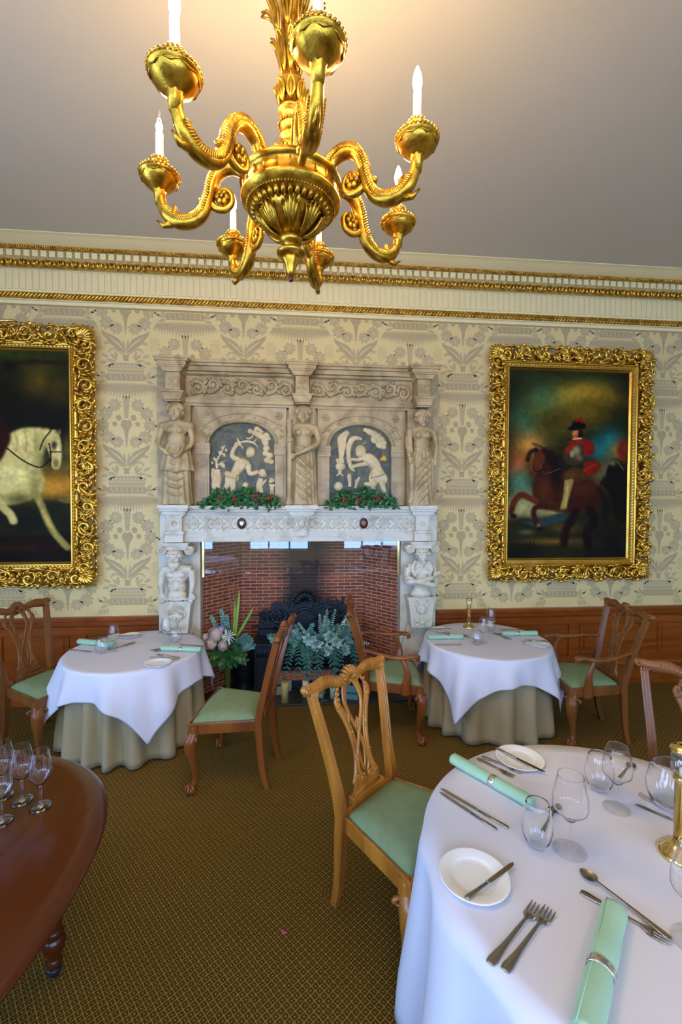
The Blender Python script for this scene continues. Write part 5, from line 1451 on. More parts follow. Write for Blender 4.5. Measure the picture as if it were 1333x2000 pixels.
    zc = lambda x: HC - .020 + .015 * math.exp(-((abs(x) - .175) / .07) ** 2) - .010 * math.exp(-((abs(x) - .075) / .035) ** 2) + .018 * max(0, abs(x) / wc - .8) * 5
    xs = [wc * (i / 24 * 2 - 1) for i in range(25)]
    b.add(tube([(x, yb(zc(x)) + .004 * math.sin(x * 20), zc(x)) for x in xs], [.018 if abs(x) > wc * .96 else .026 + .008 * math.cos(x / wc * PI * 1.5) ** 2 for x in xs], 10, flat=(.72, 1.15), up=(0, 0, 1)))
    for s in (-1, 1):
        b.add(ell((s * wc, yb(HC) - .004, HC - .004), (.020, .022, .022), 10, 8)); b.add(spiral((s * (wc - .006), HC - .006), .018, 1.2, s, PI / 2, (.007, .004), yb(HC) + .018))
        for j in range(4): b.add(tube([(s * (wc - .030 - .010 * j), yb(1.08) + .016, HC - .055), (s * (wc - .022 - .012 * j), yb(1.1) + .024, HC - .030), (s * (wc - .028 - .018 * j), yb(HC) + .018, HC - .004)], [.004, .006, .003], 6))
        for j in range(7):
            x = s * (.07 + j * .022); b.add(ell((x, yb(zc(x)) + .016, zc(x) + .010), (.012, .006, .006), 6, 5, M=Matrix.Rotation(s * .5, 3, 'Y')))
    cr = b.build('crest_rail', wood, t)
    b = MB()
    for i in range(9):
        a = -.15 + (PI + .3) * (i + .5) / 9
        c = (0, yb(1.11), 1.104)
        b.add(tube([(c[0] + .008 * math.cos(a), c[1] + .022, c[2] + .006 * math.sin(a)), (c[0] + .040 * math.cos(a), c[1] + .032, c[2] + .038 * math.sin(a)), (c[0] + .058 * math.cos(a), c[1] + .014, c[2] + .058 * math.sin(a)), (c[0] + .056 * math.cos(a), c[1] - .008, c[2] + .056 * math.sin(a))], [.003, .0090, .0105, .007], 6))
    b.add(ell((0, yb(1.11) - .002, 1.100), (.054, .018, .052), 16, 10)); b.add(ell((0, yb(1.11) + .026, 1.088), (.012, .010, .010), 8, 6))
    for s in (-1, 1): b.add(spiral((s * .052, 1.088), .014, 1.2, s, 0, (.006, .003), yb(1.09) + .018))
    q = b.build('shell_carving', wood, cr)
    # pierced interlaced splat
    b = MB()
    z0, z1 = HS + .03, HC - .035
    def S(u, v): z_ = z0 + (z1 - z0) * v; return (u * k * (1 + .26 * v), yb(z_) + .004, z_)
    def strap(pts, w=.010, thick=.95, dep=0.):
        P = spline([S(*p) for p in pts], 5)
        P = [Vector((p.x, p.y + dep, p.z)) for p in P]
        w = [q * 1.45 for q in w] if isinstance(w, list) else w * 1.45
        b.add(tube(P, w, 8, flat=(1, thick * .62), up=(0, 1, 0)))
    for s in (-1, 1):
        strap([(s * .088, .10), (s * .066, .18), (s * .052, .30), (s * .050, .42), (s * .060, .56), (s * .080, .70), (s * .100, .80)], [.013, .011, .009, .009, .010, .011, .012])
        strap([(s * .070, .10), (s * .048, .24), (s * .036, .36), (s * .036, .46), (s * .046, .58), (s * .066, .72), (s * .088, .82), (s * .092, .92), (s * .070, 1.0)], .0065)
        strap([(s * .026, .12), (s * .044, .22), (s * .030, .36), (s * .006, .48), (-s * .018, .60), (-s * .040, .70), (-s * .050, .80), (-s * .040, .90), (-s * .014, 1.0)], .0085, dep=.003 * s)
        strap([(s * .060, .60), (s * .045, .72), (s * .058, .84), (s * .040, 1.0)], .008)
        strap([(0, .16), (s * .016, .26), (s * .020, .38), (s * .010, .46), (s * .0, .52)], .006)
        strap([(s * .10, .80), (s * .108, .86), (s * .098, .90), (s * .090, .86)], [.013, .010, .007, .004], dep=.004)
        for j in range(4):
            c = S(s * (.098 - .004 * j), .83 + .045 * j); b.add(ell((c[0], c[1] + .008, c[2]), (.012, .009, .010), 8, 6))
        c = S(s * .050, .33); b.add(ell((c[0], c[1] + .008, c[2]), (.010, .008, .009), 8, 6)); c = S(s * .048, .55); b.add(ell((c[0], c[1] + .008, c[2]), (.011, .008, .010), 8, 6))
        b.add(spiral((S(s * .028, .12)[0], S(0, .12)[2]), .020, 1.4, s, PI / 2, (.007, .004), S(0, .12)[1] + .010))
        for j in range(6):
            strap([(s * (.030 + .011 * j), .03), (s * (.034 + .009 * j), .10), (s * (.048 + .006 * j), .17)], [.004, .0055, .003], dep=.008)
    for q in (-.010, 0, .010):
        strap([(q, .54), (q * 1.6, .58), (q * .6, .66 - abs(q) * 2)], [.004, .008, .003], dep=.004)
    b.add(prism([(-.112 * k, z0 - .035), (.112 * k, z0 - .035), (.100 * k, z0 + .02), (.088 * k, z0 + .075), (.045 * k, z0 + .045), (0, z0 + .06), (-.045 * k, z0 + .045), (-.088 * k, z0 + .075), (-.100 * k, z0 + .02)], yb(z0) - .008, yb(z0) + .009), smooth=False)
    for j in range(3): b.add(tube([(-.105 * k, yb(z0) + .010, z0 - .004 + j * .009), (0, yb(z0) + .010, z0 + .004 + j * .012), (.105 * k, yb(z0) + .010, z0 - .004 + j * .009)], .0035, 6))
    b.build('splat', wood, t)
    if arms:
        for s in (-1, 1):
            b = MB()
            P = spline([(s * (wr + .030), yb(.79) + .01, .795), (s * (wr + .070), .06, .785), (s * .330, .20, .760), (s * .338, .31, .758), (s * .325, .385, .768), (s * .318, .430, .752), (s * .312, .432, .728), (s * .312, .410, .722)], 6)
            b.add(tube(P, [.016, .019, .023, .024, .026, .022, .014, .008], 10, flat=(1.15, .72), up=(0, 0, 1)))
            for j in range(3): b.add(tube([(s * (.318 + (j - 1) * .014), .40, .785), (s * (.314 + (j - 1) * .014), .445, .762), (s * (.312 + (j - 1) * .012), .442, .730)], [.004, .008, .004], 6))
            arm = b.build('arm', wood, t)
            b = MB()
            P = spline([(s * (wf - .022), .335, HS - .09), (s * (wf - .010), .335, HS), (s * (wf + .012), .345, .60), (s * (wf + .012), .325, .68), (s * (wf + .002), .290, .755)], 6)
            b.add(tube(P, [.045, .042, .030, .021, .018], 8, flat=(.42, 1.0), up=(0, 1, 0)))
            b.build('arm_support', wood, t)
    return t
GC = 'carved dining chairs with sage green seats'
c1 = make_chair('dining_chair', 'honey-coloured carved dining chair without arms tucked at the near round table', 'wood_honey', group=GC)
place(c1, (.369, 2.323, 0), -2.507 + .10)
c2 = make_chair('dining_chair', 'side-on reddish dining chair without arms between the flowers and the carpet gangway', 'wood_red', group=GC)
place(c2, (-.243, 3.391, 0), 1.398)
c3 = make_chair('dining_chair', 'brown carved dining chair without arms against the left wainscot, partly cut off', 'wood_brown', group=GC)
place(c3, (-2.363, 4.123, 0), -1.966)
a1 = make_chair('dining_armchair', 'reddish armchair in front of the fireplace facing the table with the brass lamp', 'wood_red', True, GC)
place(a1, (.613, 4.009, 0), -1.69)
a2 = make_chair('dining_armchair', 'brown armchair by the right wainscot under the horseman painting', 'wood_brown', True, GC)
place(a2, (2.797, 3.742, 0), 1.436)
c4 = dup(c3); place(c4, (2.14, 2.13, 0), 2.36, 'carved chair behind the near round table, only its back showing at the photo edge')
c5 = dup(c3); place(c5, (1.58, .28, 0), .15, 'carved chair on the unseen side of the near table, mirrored in the glass smoke screen')

# ================================================================== tables and linen
def leg_table(t, R, h, wood='tablewood'):
    b = MB(); b.add(lathe([(0, h - .028), (R - .01, h - .028), (R, h - .018), (R, h - .006), (R - .008, h), (0, h)], 64)); b.build('tabletop', wood, t)
    for k in range(4):
        a = PI / 4 + k * PI / 2; r = R * .62
        b = MB(); b.add(lathe([(.026, 0), (.020, .02), (.018, .3), (.026, .55), (.030, h - .028)], 12, c=(r * math.cos(a), r * math.sin(a), 0))); b.build('leg', wood, t)
def keep_clear(c, x, y_):
    """cloth cannot pass through the wainscot or the chimneypiece foot"""
    if c is None: return x, y_
    lim = 4.688 - c[1]
    if -1.40 < x + c[0] < 1.47: lim = 4.562 - c[1]
    return x, min(y_, lim)
def overlay(R, h, half, corner_deg, seed, amp=.024, at=None):
    """square cloth over a round top: flat disc, rounded edge and a hanging part whose length varies with direction"""
    rr = random.Random(seed); ph = [rr.uniform(0, 6.28) for _ in range(4)]
    na, ns = 240, 22
    vs = [(0, 0, h)]; fs = []
    rings = []
    for r in (.25, .5, .75, .92): rings.append([(R * r * math.cos(2 * PI * k / na), R * r * math.sin(2 * PI * k / na), h) for k in range(na)])
    c0 = math.radians(corner_deg)
    for s in range(ns + 1):
        u = s / ns; ring = []
        for k in range(na):
            a = 2 * PI * k / na
            d = (a - c0 + PI / 4) % (PI / 2) - PI / 4          # 0 at a corner
            L = half / math.cos(PI / 4 - abs(d)) - R
            Ls = u * L
            er = .012
            if Ls < er * 1.57: th = Ls / er; rad = R - er + er * math.sin(th) ; z = h - er * (1 - math.cos(th))
            else: rad = R + (Ls - er * 1.57) * .045; z = h - er - (Ls - er * 1.57) * .997
            f = max(0, (h - z)) / .5
            fold = (math.sin(11 * a + ph[0] + .9 * math.sin(2 * a)) * .8 + math.sin(19 * a + ph[1] + .8 * math.sin(3 * a)) * .35 + .3 * math.sin(4 * a + ph[2]))
            cone = math.exp(-(d / .16) ** 2)
            rad += (amp * fold * 1.35 + .034) * min(1.3, f * 2.2) + cone * .05 * f
            ring.append((*keep_clear(at, rad * math.cos(a), rad * math.sin(a)), z))
        rings.append(ring)
    for ring in rings: vs += ring
    for k in range(na): fs.append((0, 1 + k, 1 + (k + 1) % na))
    for i in range(len(rings) - 1):
        for k in range(na):
            k2 = (k + 1) % na; fs.append((1 + i * na + k, 1 + (i + 1) * na + k, 1 + (i + 1) * na + k2, 1 + i * na + k2))
    return vs, fs
def skirt(R, h, seed, n=15, amp=.030, flare=.05, z1=.018, at=None):
    rr = random.Random(seed); ph = [rr.uniform(0, 6.28) for _ in range(5)]
    na, ns = 300, 14
    vs = [(0, 0, h)]; fs = []; rings = []
    for r in (.3, .6, .9): rings.append([(R * r * math.cos(2 * PI * k / na), R * r * math.sin(2 * PI * k / na), h) for k in range(na)])
    for s in range(ns + 1):
        u = s / ns; ring = []
        for k in range(na):
            a = 2 * PI * k / na
            z = h - (h - z1) * u
            w = math.sin(n * a + ph[0] + 1.1 * math.sin(2 * a + ph[1]) + .7 * math.sin(5 * a + ph[2]))
            w = math.copysign(abs(w) ** .8, w)
            if at is not None: w = w * .5 - .5 * min(1, u * .2 + .8) + .12
            rad = R + flare * u ** 1.2 + amp * w * min(1, .12 + u * 1.1) + .008 * math.sin(3 * a + ph[3]) * u
            if s == 0: rad = R - .004
            ring.append((*keep_clear(at, rad * math.cos(a), rad * math.sin(a)), z))
        rings.append(ring)
    for ring in rings: vs += ring
    for k in range(na): fs.append((0, 1 + k, 1 + (k + 1) % na))
    for i in range(len(rings) - 1):
        for k in range(na):
            k2 = (k + 1) % na; fs.append((1 + i * na + k, 1 + (i + 1) * na + k, 1 + (i + 1) * na + k2, 1 + i * na + k2))
    return vs, fs
T1, T2, T3 = (1.2514, 1.4807), (-1.437, 4.068), (1.787, 4.083)
HT = .755
for (cx, cy), R, where, cdeg, sd in ((T2, .575, 'left of the fireplace', -64, 3), (T3, .580, 'right of the fireplace', -132, 8), ((2.45, -3.25), .6, 'by the windows behind the viewer', 20, 5), ((-2.0, -.95), .6, 'beside the left windows', 50, 6)):
    t = thing('round_table', 'round wooden table hidden under cloths, ' + where, 'table', (cx, cy, 0)); leg_table(t, R - .03, HT - .02)
    b = MB(); b.add(skirt(R - .022, HT - .008, sd, n=16 if sd != 8 else 15, flare=.055 if sd != 8 else .045, amp=.092 if sd != 8 else .090, at=(cx, cy))); o = b.build('underskirt_cloth', 'beige_cloth', solid=.0015)
    o.location = (cx, cy, 0); tag(o, 'floor-length beige underskirt on the round table ' + where, 'tablecloth')
    b = MB(); b.add(overlay(R, HT, .80 if sd != 8 else .79, cdeg, sd + 20, at=(cx, cy))); o = b.build('tablecloth', 'white_cloth', solid=.0015)
    o.location = (cx, cy, 0); tag(o, 'square white cloth laid over the round table ' + where, 'tablecloth')
t = thing('round_table', 'large round wooden table hidden under a white cloth in the near corner', 'table', (T1[0], T1[1], 0)); leg_table(t, .765, HT - .006)
b = MB(); b.add(skirt(.792, HT + .002, 12, n=15, amp=.055, flare=.050)); o = b.build('tablecloth', 'white_cloth', solid=.0015)
o.location = (T1[0], T1[1], 0); tag(o, 'floor-length white cloth on the large near round table', 'tablecloth')

# oval mahogany side table, near left
t = thing('mahogany_table', 'polished oval mahogany table with turned legs carrying the wine glasses', 'table', (-1.60, 1.55, 0))
b = MB(); na = 96; vs = []; fs = []
prof = [(0, .762), (.90, .762), (.975, .762), (.985, .756), (.992, .752), (1.0, .746), (1.0, .738), (.985, .728), (.965, .722), (.95, .720), (0, .720)]
AX, AY = .845, .90
def se(a):
    c, s = math.cos(a), math.sin(a); p_ = 2.35
    r = (abs(c) ** p_ + abs(s) ** p_) ** (-1 / p_); return r * c * AX, r * s * AY
for f_, z_ in prof:
    for k in range(na):
        x, y_ = se(2 * PI * k / na); vs.append((x * f_, y_ * f_, z_))
for i in range(len(prof) - 1):
    for k in range(na):
        k2 = (k + 1) % na; fs.append((i * na + k, i * na + k2, (i + 1) * na + k2, (i + 1) * na + k))
b.add((vs, fs)); b.build('tabletop', 'tablewood', t)
b = MB()
vs = []; fs = []
for f_, z_ in ((.88, .722), (.88, .63), (.86, .625), (.86, .722)):
    for k in range(na):
        x, y_ = se(2 * PI * k / na); vs.append((x * f_, y_ * f_, z_))
for i in range(4):
    for k in range(na):
        k2 = (k + 1) % na; j = (i + 1) % 4; fs.append((i * na + k, j * na + k, j * na + k2, i * na + k2))
b.add((vs, fs)); b.build('apron', 'tablewood', t)
for sx, sy in ((1, 1), (1, -1), (-1, 1), (-1, -1)):
    b = MB(); c = (sx * .545, sy * .44, 0)
    b.add(lathe([(.026, .05), (.030, .07), (.034, .08), (.026, .09), (.024, .10), (.040, .13), (.046, .16), (.040, .185), (.030, .195), (.040, .205), (.034, .215), (.030, .23), (.034, .35), (.042, .48), (.044, .50), (.036, .52), (.046, .535), (.046, .70)], 24, c=c))
    b.add(cbox((c[0], c[1], .67), (.09, .09, .09)), smooth=False)
    lg = b.build('leg', 'tablewood', t)
    b = MB(); b.add(lathe([(.028, .032), (.031, .044), (.029, .054), (.024, .058)], 20, c=c)); b.add(ell((c[0], c[1], .022), (.024, .013, .022), 16, 10)); b.add(cbox((c[0], c[1], .035), (.02, .034, .02)))
    b.build('castor', 'rubber', lg)

# ================================================================== table things
def glass_prof(out, inn, keep):
    """smooth both skins of a glass and round its lip, so that light bends cleanly through it"""
    sm = lambda L: [(max(0., p.x), p.y) for p in spline([(a, b_, 0) for a, b_ in L], 4)]
    o = out[:keep + 1] + sm(out[keep + 1:]) if keep else sm(out)
    # support loops beside the sharp foot edge
    f = out[1][0]; o = [(0, out[0][1]), (f * .9, out[0][1]), (f * .985, out[0][1])] + o[1:]
    i_ = sm(inn)
    (r0, z0), (r1, z1) = o[-1], i_[0]
    rm, zt_ = (r0 + r1) / 2, max(z0, z1)
    lip = [(r0, zt_ - .0012), (r0 - (r0 - r1) * .15, zt_ - .0002), (rm, zt_ + .0002), (r1 + (r0 - r1) * .15, zt_ - .0002), (r1, zt_ - .0012)]
    o = [q for q in o if q[1] < zt_ - .0025]; i_ = [q for q in i_ if q[1] < zt_ - .0025]
    return o + [(r0, zt_ - .0024)] + lip + [(r1, zt_ - .0024)] + i_
def foot_split(b, zc):
    b.m = [1 if max(b.v[i][2] for i in f) < zc else 0 for f in b.f]
def glass_wine(name, label, group=None, dark=False, h=.245, rb=.042, foot=.038):
    k = h / .245
    out = [(0, .0006), (foot, .0008), (foot, .0022), (.020, .0045), (.007, .009), (.0052, .016), (.0046, .05), (.0048, .085), (.0065, .094), (.018, .103), (.030, .117), (rb * .94, .135), (rb, .155), (rb * .97, .180), (rb * .86, .210), (rb * .74, .2440), (rb * .735, .245)]
    inn = [(rb * .715, .2448), (rb * .84, .210), (rb * .95, .180), (rb * .975, .155), (rb * .91, .136), (.0285, .1185), (.0165, .1055), (.006, .0985), (0, .0975)]
    b = MB(); b.add(lathe(glass_prof([(r * (k if r > .01 else 1), z * k) for r, z in out], [(r * (k if r > .01 else 1), z * k) for r, z in inn], 2), 48))
    foot_split(b, .012 if not dark else -1); o = b.build(name, ['crystal', 'glass']); return tag(o, label, 'glass', group)
def glass_tumbler(name, label, group=None, h=.135, rb=.050):
    s = h / .11
    out = [(0, .0008), (rb * .50, .0008), (rb * .62, .004), (rb * .86, .020), (rb, .045), (rb * .98, .065), (rb * .84, .095), (rb * .74, .1095), (rb * .72, .110)]
    inn = [(rb * .70, .1095), (rb * .81, .095), (rb * .95, .065), (rb * .965, .045), (rb * .82, .022), (rb * .55, .008), (0, .006)]
    b = MB(); b.add(lathe(glass_prof([(r, z * s) for r, z in out], [(r, z * s) for r, z in inn], 1), 48)); foot_split(b, .022); o = b.build(name, ['crystal', 'glass']); return tag(o, label, 'glass', group)
def knife(label, L=.225, group=None):
    t = thing('table_knife', label, 'knife', group=group)
    n = .43 * L
    b = MB(); b.add(tube([(-L / 2, 0, .004), (-L / 2 + .01, 0, .0045), (-L / 2 + n * .5, 0, .0045), (-L / 2 + n, 0, .0045)], [.006, .0095, .0075, .006], 10, flat=(1, .45), up=(0, 0, 1))); b.add(ell((-L / 2 + n, 0, .0045), (.006, .0065, .005), 8, 6)); b.build('handle', 'steel', t)
    b = MB(); x0 = -L / 2 + n
    pl = [(x0, -.004), (x0 + .012, -.0085), (L / 2 - .03, -.0095), (L / 2 - .008, -.006), (L / 2, .003), (L / 2 - .02, .0065), (x0 + .01, .0065), (x0, .004)]
    b.add(prism(pl, .0035, .0050, 'z'), smooth=False); b.build('blade', 'steel', t)
    return t
def fork(label, L=.205, group=None):
    b = MB()
    P = [(-L / 2, 0, .0035), (-L / 2 + .02, 0, .004), (-L / 2 + .09, 0, .006), (L / 2 - .085, 0, .009), (L / 2 - .068, 0, .006), (L / 2 - .052, 0, .0035)]
    b.add(tube(spline(P, 4), [.0090, .0108, .0058, .0034, .010, .0150], 10, flat=(1, .30), up=(0, 0, 1)))
    for k in range(4):
        y_ = (k - 1.5) * .0084
        b.add(tube([(L / 2 - .060, y_ * .85, .004), (L / 2 - .035, y_, .0035), (L / 2 - .012, y_, .006), (L / 2, y_, .010)], [.0030, .0024, .0020, .0010], 6))
    return tag(b.build('table_fork', 'steel'), label, 'fork', group)
def spoon(label, L=.200, group=None):
    b = MB()
    P = [(-L / 2, 0, .0035), (-L / 2 + .02, 0, .004), (-L / 2 + .09, 0, .007), (L / 2 - .065, 0, .009), (L / 2 - .052, 0, .006)]
    b.add(tube(spline(P, 4), [.0080, .0092, .0050, .0034, .0050], 10, flat=(1, .32), up=(0, 0, 1)))
    nu, nv = 20, 8; vs = []; fs = []
    for off in (0, .0012):
        for i in range(nv + 1):
            r = i / nv
            for k in range(nu):
                a = 2 * PI * k / nu; x = math.cos(a) * r; y_ = math.sin(a) * r
                vs.append((L / 2 - .030 + x * .030, y_ * .0195 * (1 - .12 * x), .0015 + .0075 * r * r + off))
    m_ = (nv + 1) * nu
    for o_ in (0, m_):
        for i in range(nv):
            for k in range(nu):
                k2 = (k + 1) % nu; fs.append((o_ + i * nu + k, o_ + i * nu + k2, o_ + (i + 1) * nu + k2, o_ + (i + 1) * nu + k))
    for k in range(nu):
        k2 = (k + 1) % nu; fs.append((nv * nu + k, nv * nu + k2, m_ + nv * nu + k2, m_ + nv * nu + k))
    b.add((vs, fs))
    return tag(b.build('dessert_spoon', 'steel'), label, 'spoon', group)
def plate(label, R=.084, group=None):
    b = MB(); b.add(lathe([(0, .0), (R * .55, .0), (R * .60, .004), (R * .66, .008), (R * .97, .012), (R, .0145), (R * .99, .0165), (R * .94, .0155), (R * .68, .0115), (R * .65, .0095), (R * .60, .0062), (R * .5, .0055), (0, .0055)], 64))
    return tag(b.build('side_plate', 'china'), label, 'plate', group)
def napkin(label, L=.36, R=.030, group=None, ringpos=.0, flat=.82):
    t = thing('rolled_napkin', label, 'napkin', group=group)
    b = MB(); n = 40
    pts = [(-L / 2 + L * i / n, 0, R * flat) for i in range(n + 1)]
    rad = [R * (1 - .10 * math.exp(-((p[0] - ringpos) / .022) ** 2) + .03 * math.sin(p[0] * 40)) * (1 if 0 < i < n else .93) for i, p in enumerate(pts)]
    b.add(tube(pts, rad, 20, flat=(1.0, flat), up=(0, 0, 1)))
    for e in (-1, 1):                                 # the rolled layers at each end
        sp_ = []
        for i in range(34):
            a = i * .45; r = R * (.86 - .72 * i / 33); sp_.append((e * (L / 2 + .0015), r * math.cos(a), R * flat + r * flat * math.sin(a)))
        b.add(tube(sp_, .0022, 5))
    b.add(tube([(-L / 2, R * .55, R * flat + R * flat * .84), (0, R * .50, R * flat * 1.80), (L / 2, R * .60, R * flat + R * flat * .80)], .0022, 5))
    b.build('napkin_roll', 'napkin', t)
    b = MB(); w = .013; ro = R * 1.02; ri = R * .93
    prof = [(-w, ro), (-w * .6, ro + .0015), (0, ro), (w * .6, ro + .0015), (w, ro), (w, ri), (-w, ri)]
    vs = []; fs = []; na = 32
    for x, r in prof:
        for k in range(na):
            a = 2 * PI * k / na; vs.append((ringpos + x, r * math.cos(a), R * flat + r * flat * math.sin(a)))
    for i in range(len(prof)):
        j = (i + 1) % len(prof)
        for k in range(na):
            k2 = (k + 1) % na; fs.append((i * na + k, i * na + k2, j * na + k2, j * na + k))
    b.add((vs, fs)); b.build('napkin_ring', 'silver', t)
    return t
ZT1, ZT = HT + .0035, HT + .002
def put(o, p, q, z, dz=0., tilt=0.):
    """lay a long thing from point p to point q (its +x end at q)"""
    o.location = ((p[0] + q[0]) / 2, (p[1] + q[1]) / 2, z + dz); o.rotation_euler = (0, -tilt, math.atan2(q[1] - p[1], q[0] - p[0]))
    return o
GW, GK, GF = 'wine glasses on the laid tables', 'table knives on the laid tables', 'forks on the laid tables'
def stand(o, p, z): o.location = (p[0], p[1], z); return o
# ---- near table
stand(plate('white side plate with a knife resting on it at the near table edge', .122), (.612, 1.473), ZT1)
put(knife('butter knife lying across the nearest white plate', .262), (.543, 1.376), (.777, 1.507), ZT1, .014, -.01)
stand(plate('white side plate at the far edge of the near table, crossed by a knife', .118), (1.125, 2.140), ZT1)
put(knife('butter knife lying across the plate at the far edge of the near table', .27), (1.034, 2.234), (1.184, 1.999), ZT1, .014, .0)
put(fork('fork beside the far plate on the near table, nearer the napkin', .205), (.915, 2.168), (1.025, 2.000), ZT1)
put(fork('fork touching the far plate of the near table', .21), (.940, 2.182), (1.085, 2.020), ZT1, .003)
put(napkin('rolled mint napkin in a silver ring pointing away from the honey-coloured chair', .42, .030, ringpos=.02), (.775, 2.14), (.999, 1.795), ZT1)
put(knife('longer of two knives beside the mint napkin, next to the napkin', .33), (.841, 1.689), (.652, 1.948), ZT1)
put(knife('outer knife of the pair on the near table, nearer the white plate', .29), (.789, 1.685), (.639, 1.924), ZT1)
stand(glass_tumbler('stemless_glass', 'stemless glass between the mint napkin end and the wine glass', h=.172, rb=.056), (.910, 1.592), ZT1)
stand(glass_wine('wine_glass', 'wine glass standing at the middle of the near table right of a stemless glass', h=.290, rb=.053, foot=.050), (1.021, 1.559), ZT1)
put(spoon('spoon whose bowl shows between the stemless glass and the wine glass', .20), (.975, 1.660), (1.110, 1.785), ZT1)
stand(glass_wine('wine_glass', 'wine glass in front of the empty chair back, far side of the near table', h=.272, rb=.052, foot=.048), (1.362, 1.759), ZT1)
stand(glass_tumbler('stemless_glass', 'round stemless glass just left of the far wine glass on the near table', h=.165, rb=.060), (1.372, 1.885), ZT1)
put(spoon('spoon pointing to the table rim behind the far wine glass', .20), (1.50, 1.93), (1.688, 2.060), ZT1)
put(fork('fork lying left of the brass lamp on the near table', .21), (1.64, 1.66), (1.525, 1.827), ZT1)
put(knife('knife lying left of the brass lamp beside a fork', .23), (1.60, 1.60), (1.465, 1.766), ZT1)
stand(glass_tumbler('stemless_glass', 'wide stemless glass right behind the brass lamp', h=.19, rb=.088), (1.600, 1.750), ZT1)
stand(glass_wine('wine_glass', 'wine glass cut off by the photo edge in front of the brass lamp', h=.285, rb=.058, foot=.055), (1.185, 1.190), ZT1)
put(fork('nearest fork, tines up beside its twin on the white cloth', .285), (.566, 1.158), (.819, 1.337), ZT1).scale = (1, 1.35, 1)
put(fork('fork just behind the nearest fork, between it and the white plate', .285), (.545, 1.189), (.775, 1.348), ZT1).scale = (1, 1.35, 1)
put(spoon('dessert spoon laid above the nearest rolled napkin', .285), (1.112, 1.204), (1.000, 1.458), ZT1, .006).scale = (1, 1.25, 1)
put(fork('dessert fork laid between the dessert spoon and the nearest rolled napkin', .25), (.952, 1.383), (1.107, 1.195), ZT1).scale = (1, 1.25, 1)
put(napkin('nearest rolled mint napkin with a silver ring, cut off by the bottom of the photo', .44, .036, ringpos=-.02), (.690, .980), (1.000, 1.290), ZT1)
# ---- brass candle lamps
def candle_lamp(label, s=1.):
    t = thing('candle_lamp', label, 'candle lamp')
    b = MB(); b.add(lathe([(r * s, z * s) for r, z in [(0, 0), (.062, 0), (.064, .006), (.058, .012), (.056, .016), (.048, .020), (.044, .028), (.032, .036), (.022, .044), (.022, .05), (0, .05)]], 40)); b.build('base', 'brass', t)
    b = MB(); b.add(lathe([(r * s, z * s) for r, z in [(.0215, .048), (.0215, .225), (.026, .228), (.026, .238), (.022, .242), (.020, .242), (.020, .05)]], 32)); b.build('candle_tube', 'brass', t)
    b = MB(); b.add(lathe([(r * s, z * s) for r, z in [(.019, .24), (.031, .252), (.033, .285), (.030, .315), (.029, .315), (.0315, .285), (.0295, .253), (.018, .242)]], 32)); b.build('glass_shade', 'glass', t)
    b = MB(); b.add(lathe([(r * s, z * s) for r, z in [(.030, .312), (.036, .318), (.034, .326), (.020, .334), (.012, .336), (.012, .33), (.028, .320), (.030, .312)]], 32)); b.build('cap', 'brass', t)
    b = MB(); b.add(lathe([(r * s, z * s) for r, z in [(0, .235), (.010, .238), (.010, .262), (.003, .268), (0, .268)]], 16)); b.build('candle', 'candle', t)
    return t
l1 = candle_lamp('brass candle lamp with glass shade standing on the near table, cut off at right', 1.25); stand(l1, (1.425, 1.500), ZT1)
l2 = candle_lamp('brass candle lamp with a small glass shade on the table right of the fireplace', .93); stand(l2, (1.771, 4.47), ZT)
# ---- table left of the fireplace
W2 = 'on the table left of the fireplace'
put(napkin('rolled mint napkin nearest the wainscot ' + W2, .38, .028, ringpos=.07), (-2.005, 4.255), (-1.650, 4.135), ZT)
put(knife('two-tone knife by the left rim ' + W2, .26), (-1.79, 4.006), (-2.02, 4.096), ZT)
stand(glass_tumbler('stemless_glass', 'stemless glass in front of the left napkin ' + W2, h=.125, rb=.056), (-1.687, 3.985), ZT)
stand(glass_wine('wine_glass', 'wine glass before the left mint napkin ' + W2, h=.235, rb=.048), (-1.604, 4.015), ZT)
stand(plate('white side plate at the wall side ' + W2, .095), (-1.62, 4.44), ZT)
put(knife('knife resting on the wall-side plate ' + W2, .23), (-1.73, 4.40), (-1.52, 4.43), ZT, .014)
put(fork('fork beyond the left mint napkin ' + W2, .21), (-1.68, 4.04), (-1.52, 4.22), ZT)
put(spoon('spoon crossing the end of the left mint napkin ' + W2, .21), (-1.65, 4.06), (-1.485, 4.25), ZT)
stand(glass_wine('wine_glass', 'wine glass behind the right mint napkin ' + W2, h=.235, rb=.048), (-1.209, 4.185), ZT)
stand(glass_tumbler('stemless_glass', 'stemless glass behind the right mint napkin ' + W2, h=.125, rb=.056), (-1.135, 4.225), ZT)
put(napkin('rolled mint napkin nearest the fireplace ' + W2, .36, .026, ringpos=-.0), (-1.19, 4.005), (-.850, 3.935), ZT)
put(knife('knife beyond the right mint napkin ' + W2, .25), (-1.075, 4.150), (-.840, 4.080), ZT)
put(fork('fork left of the right mint napkin, tines outward ' + W2, .19), (-1.13, 4.08), (-1.295, 4.00), ZT)
put(spoon('spoon left of the right mint napkin ' + W2, .18), (-1.10, 4.06), (-1.25, 3.97), ZT)
stand(plate('white side plate at the near rim ' + W2, .105), (-1.128, 3.672), ZT)
put(knife('knife across the near-rim plate ' + W2, .26), (-.985, 3.745), (-1.235, 3.79), ZT, .014)
put(fork('fork leaning on the near-rim plate ' + W2, .22), (-.985, 3.765), (-1.195, 3.855), ZT, .012)
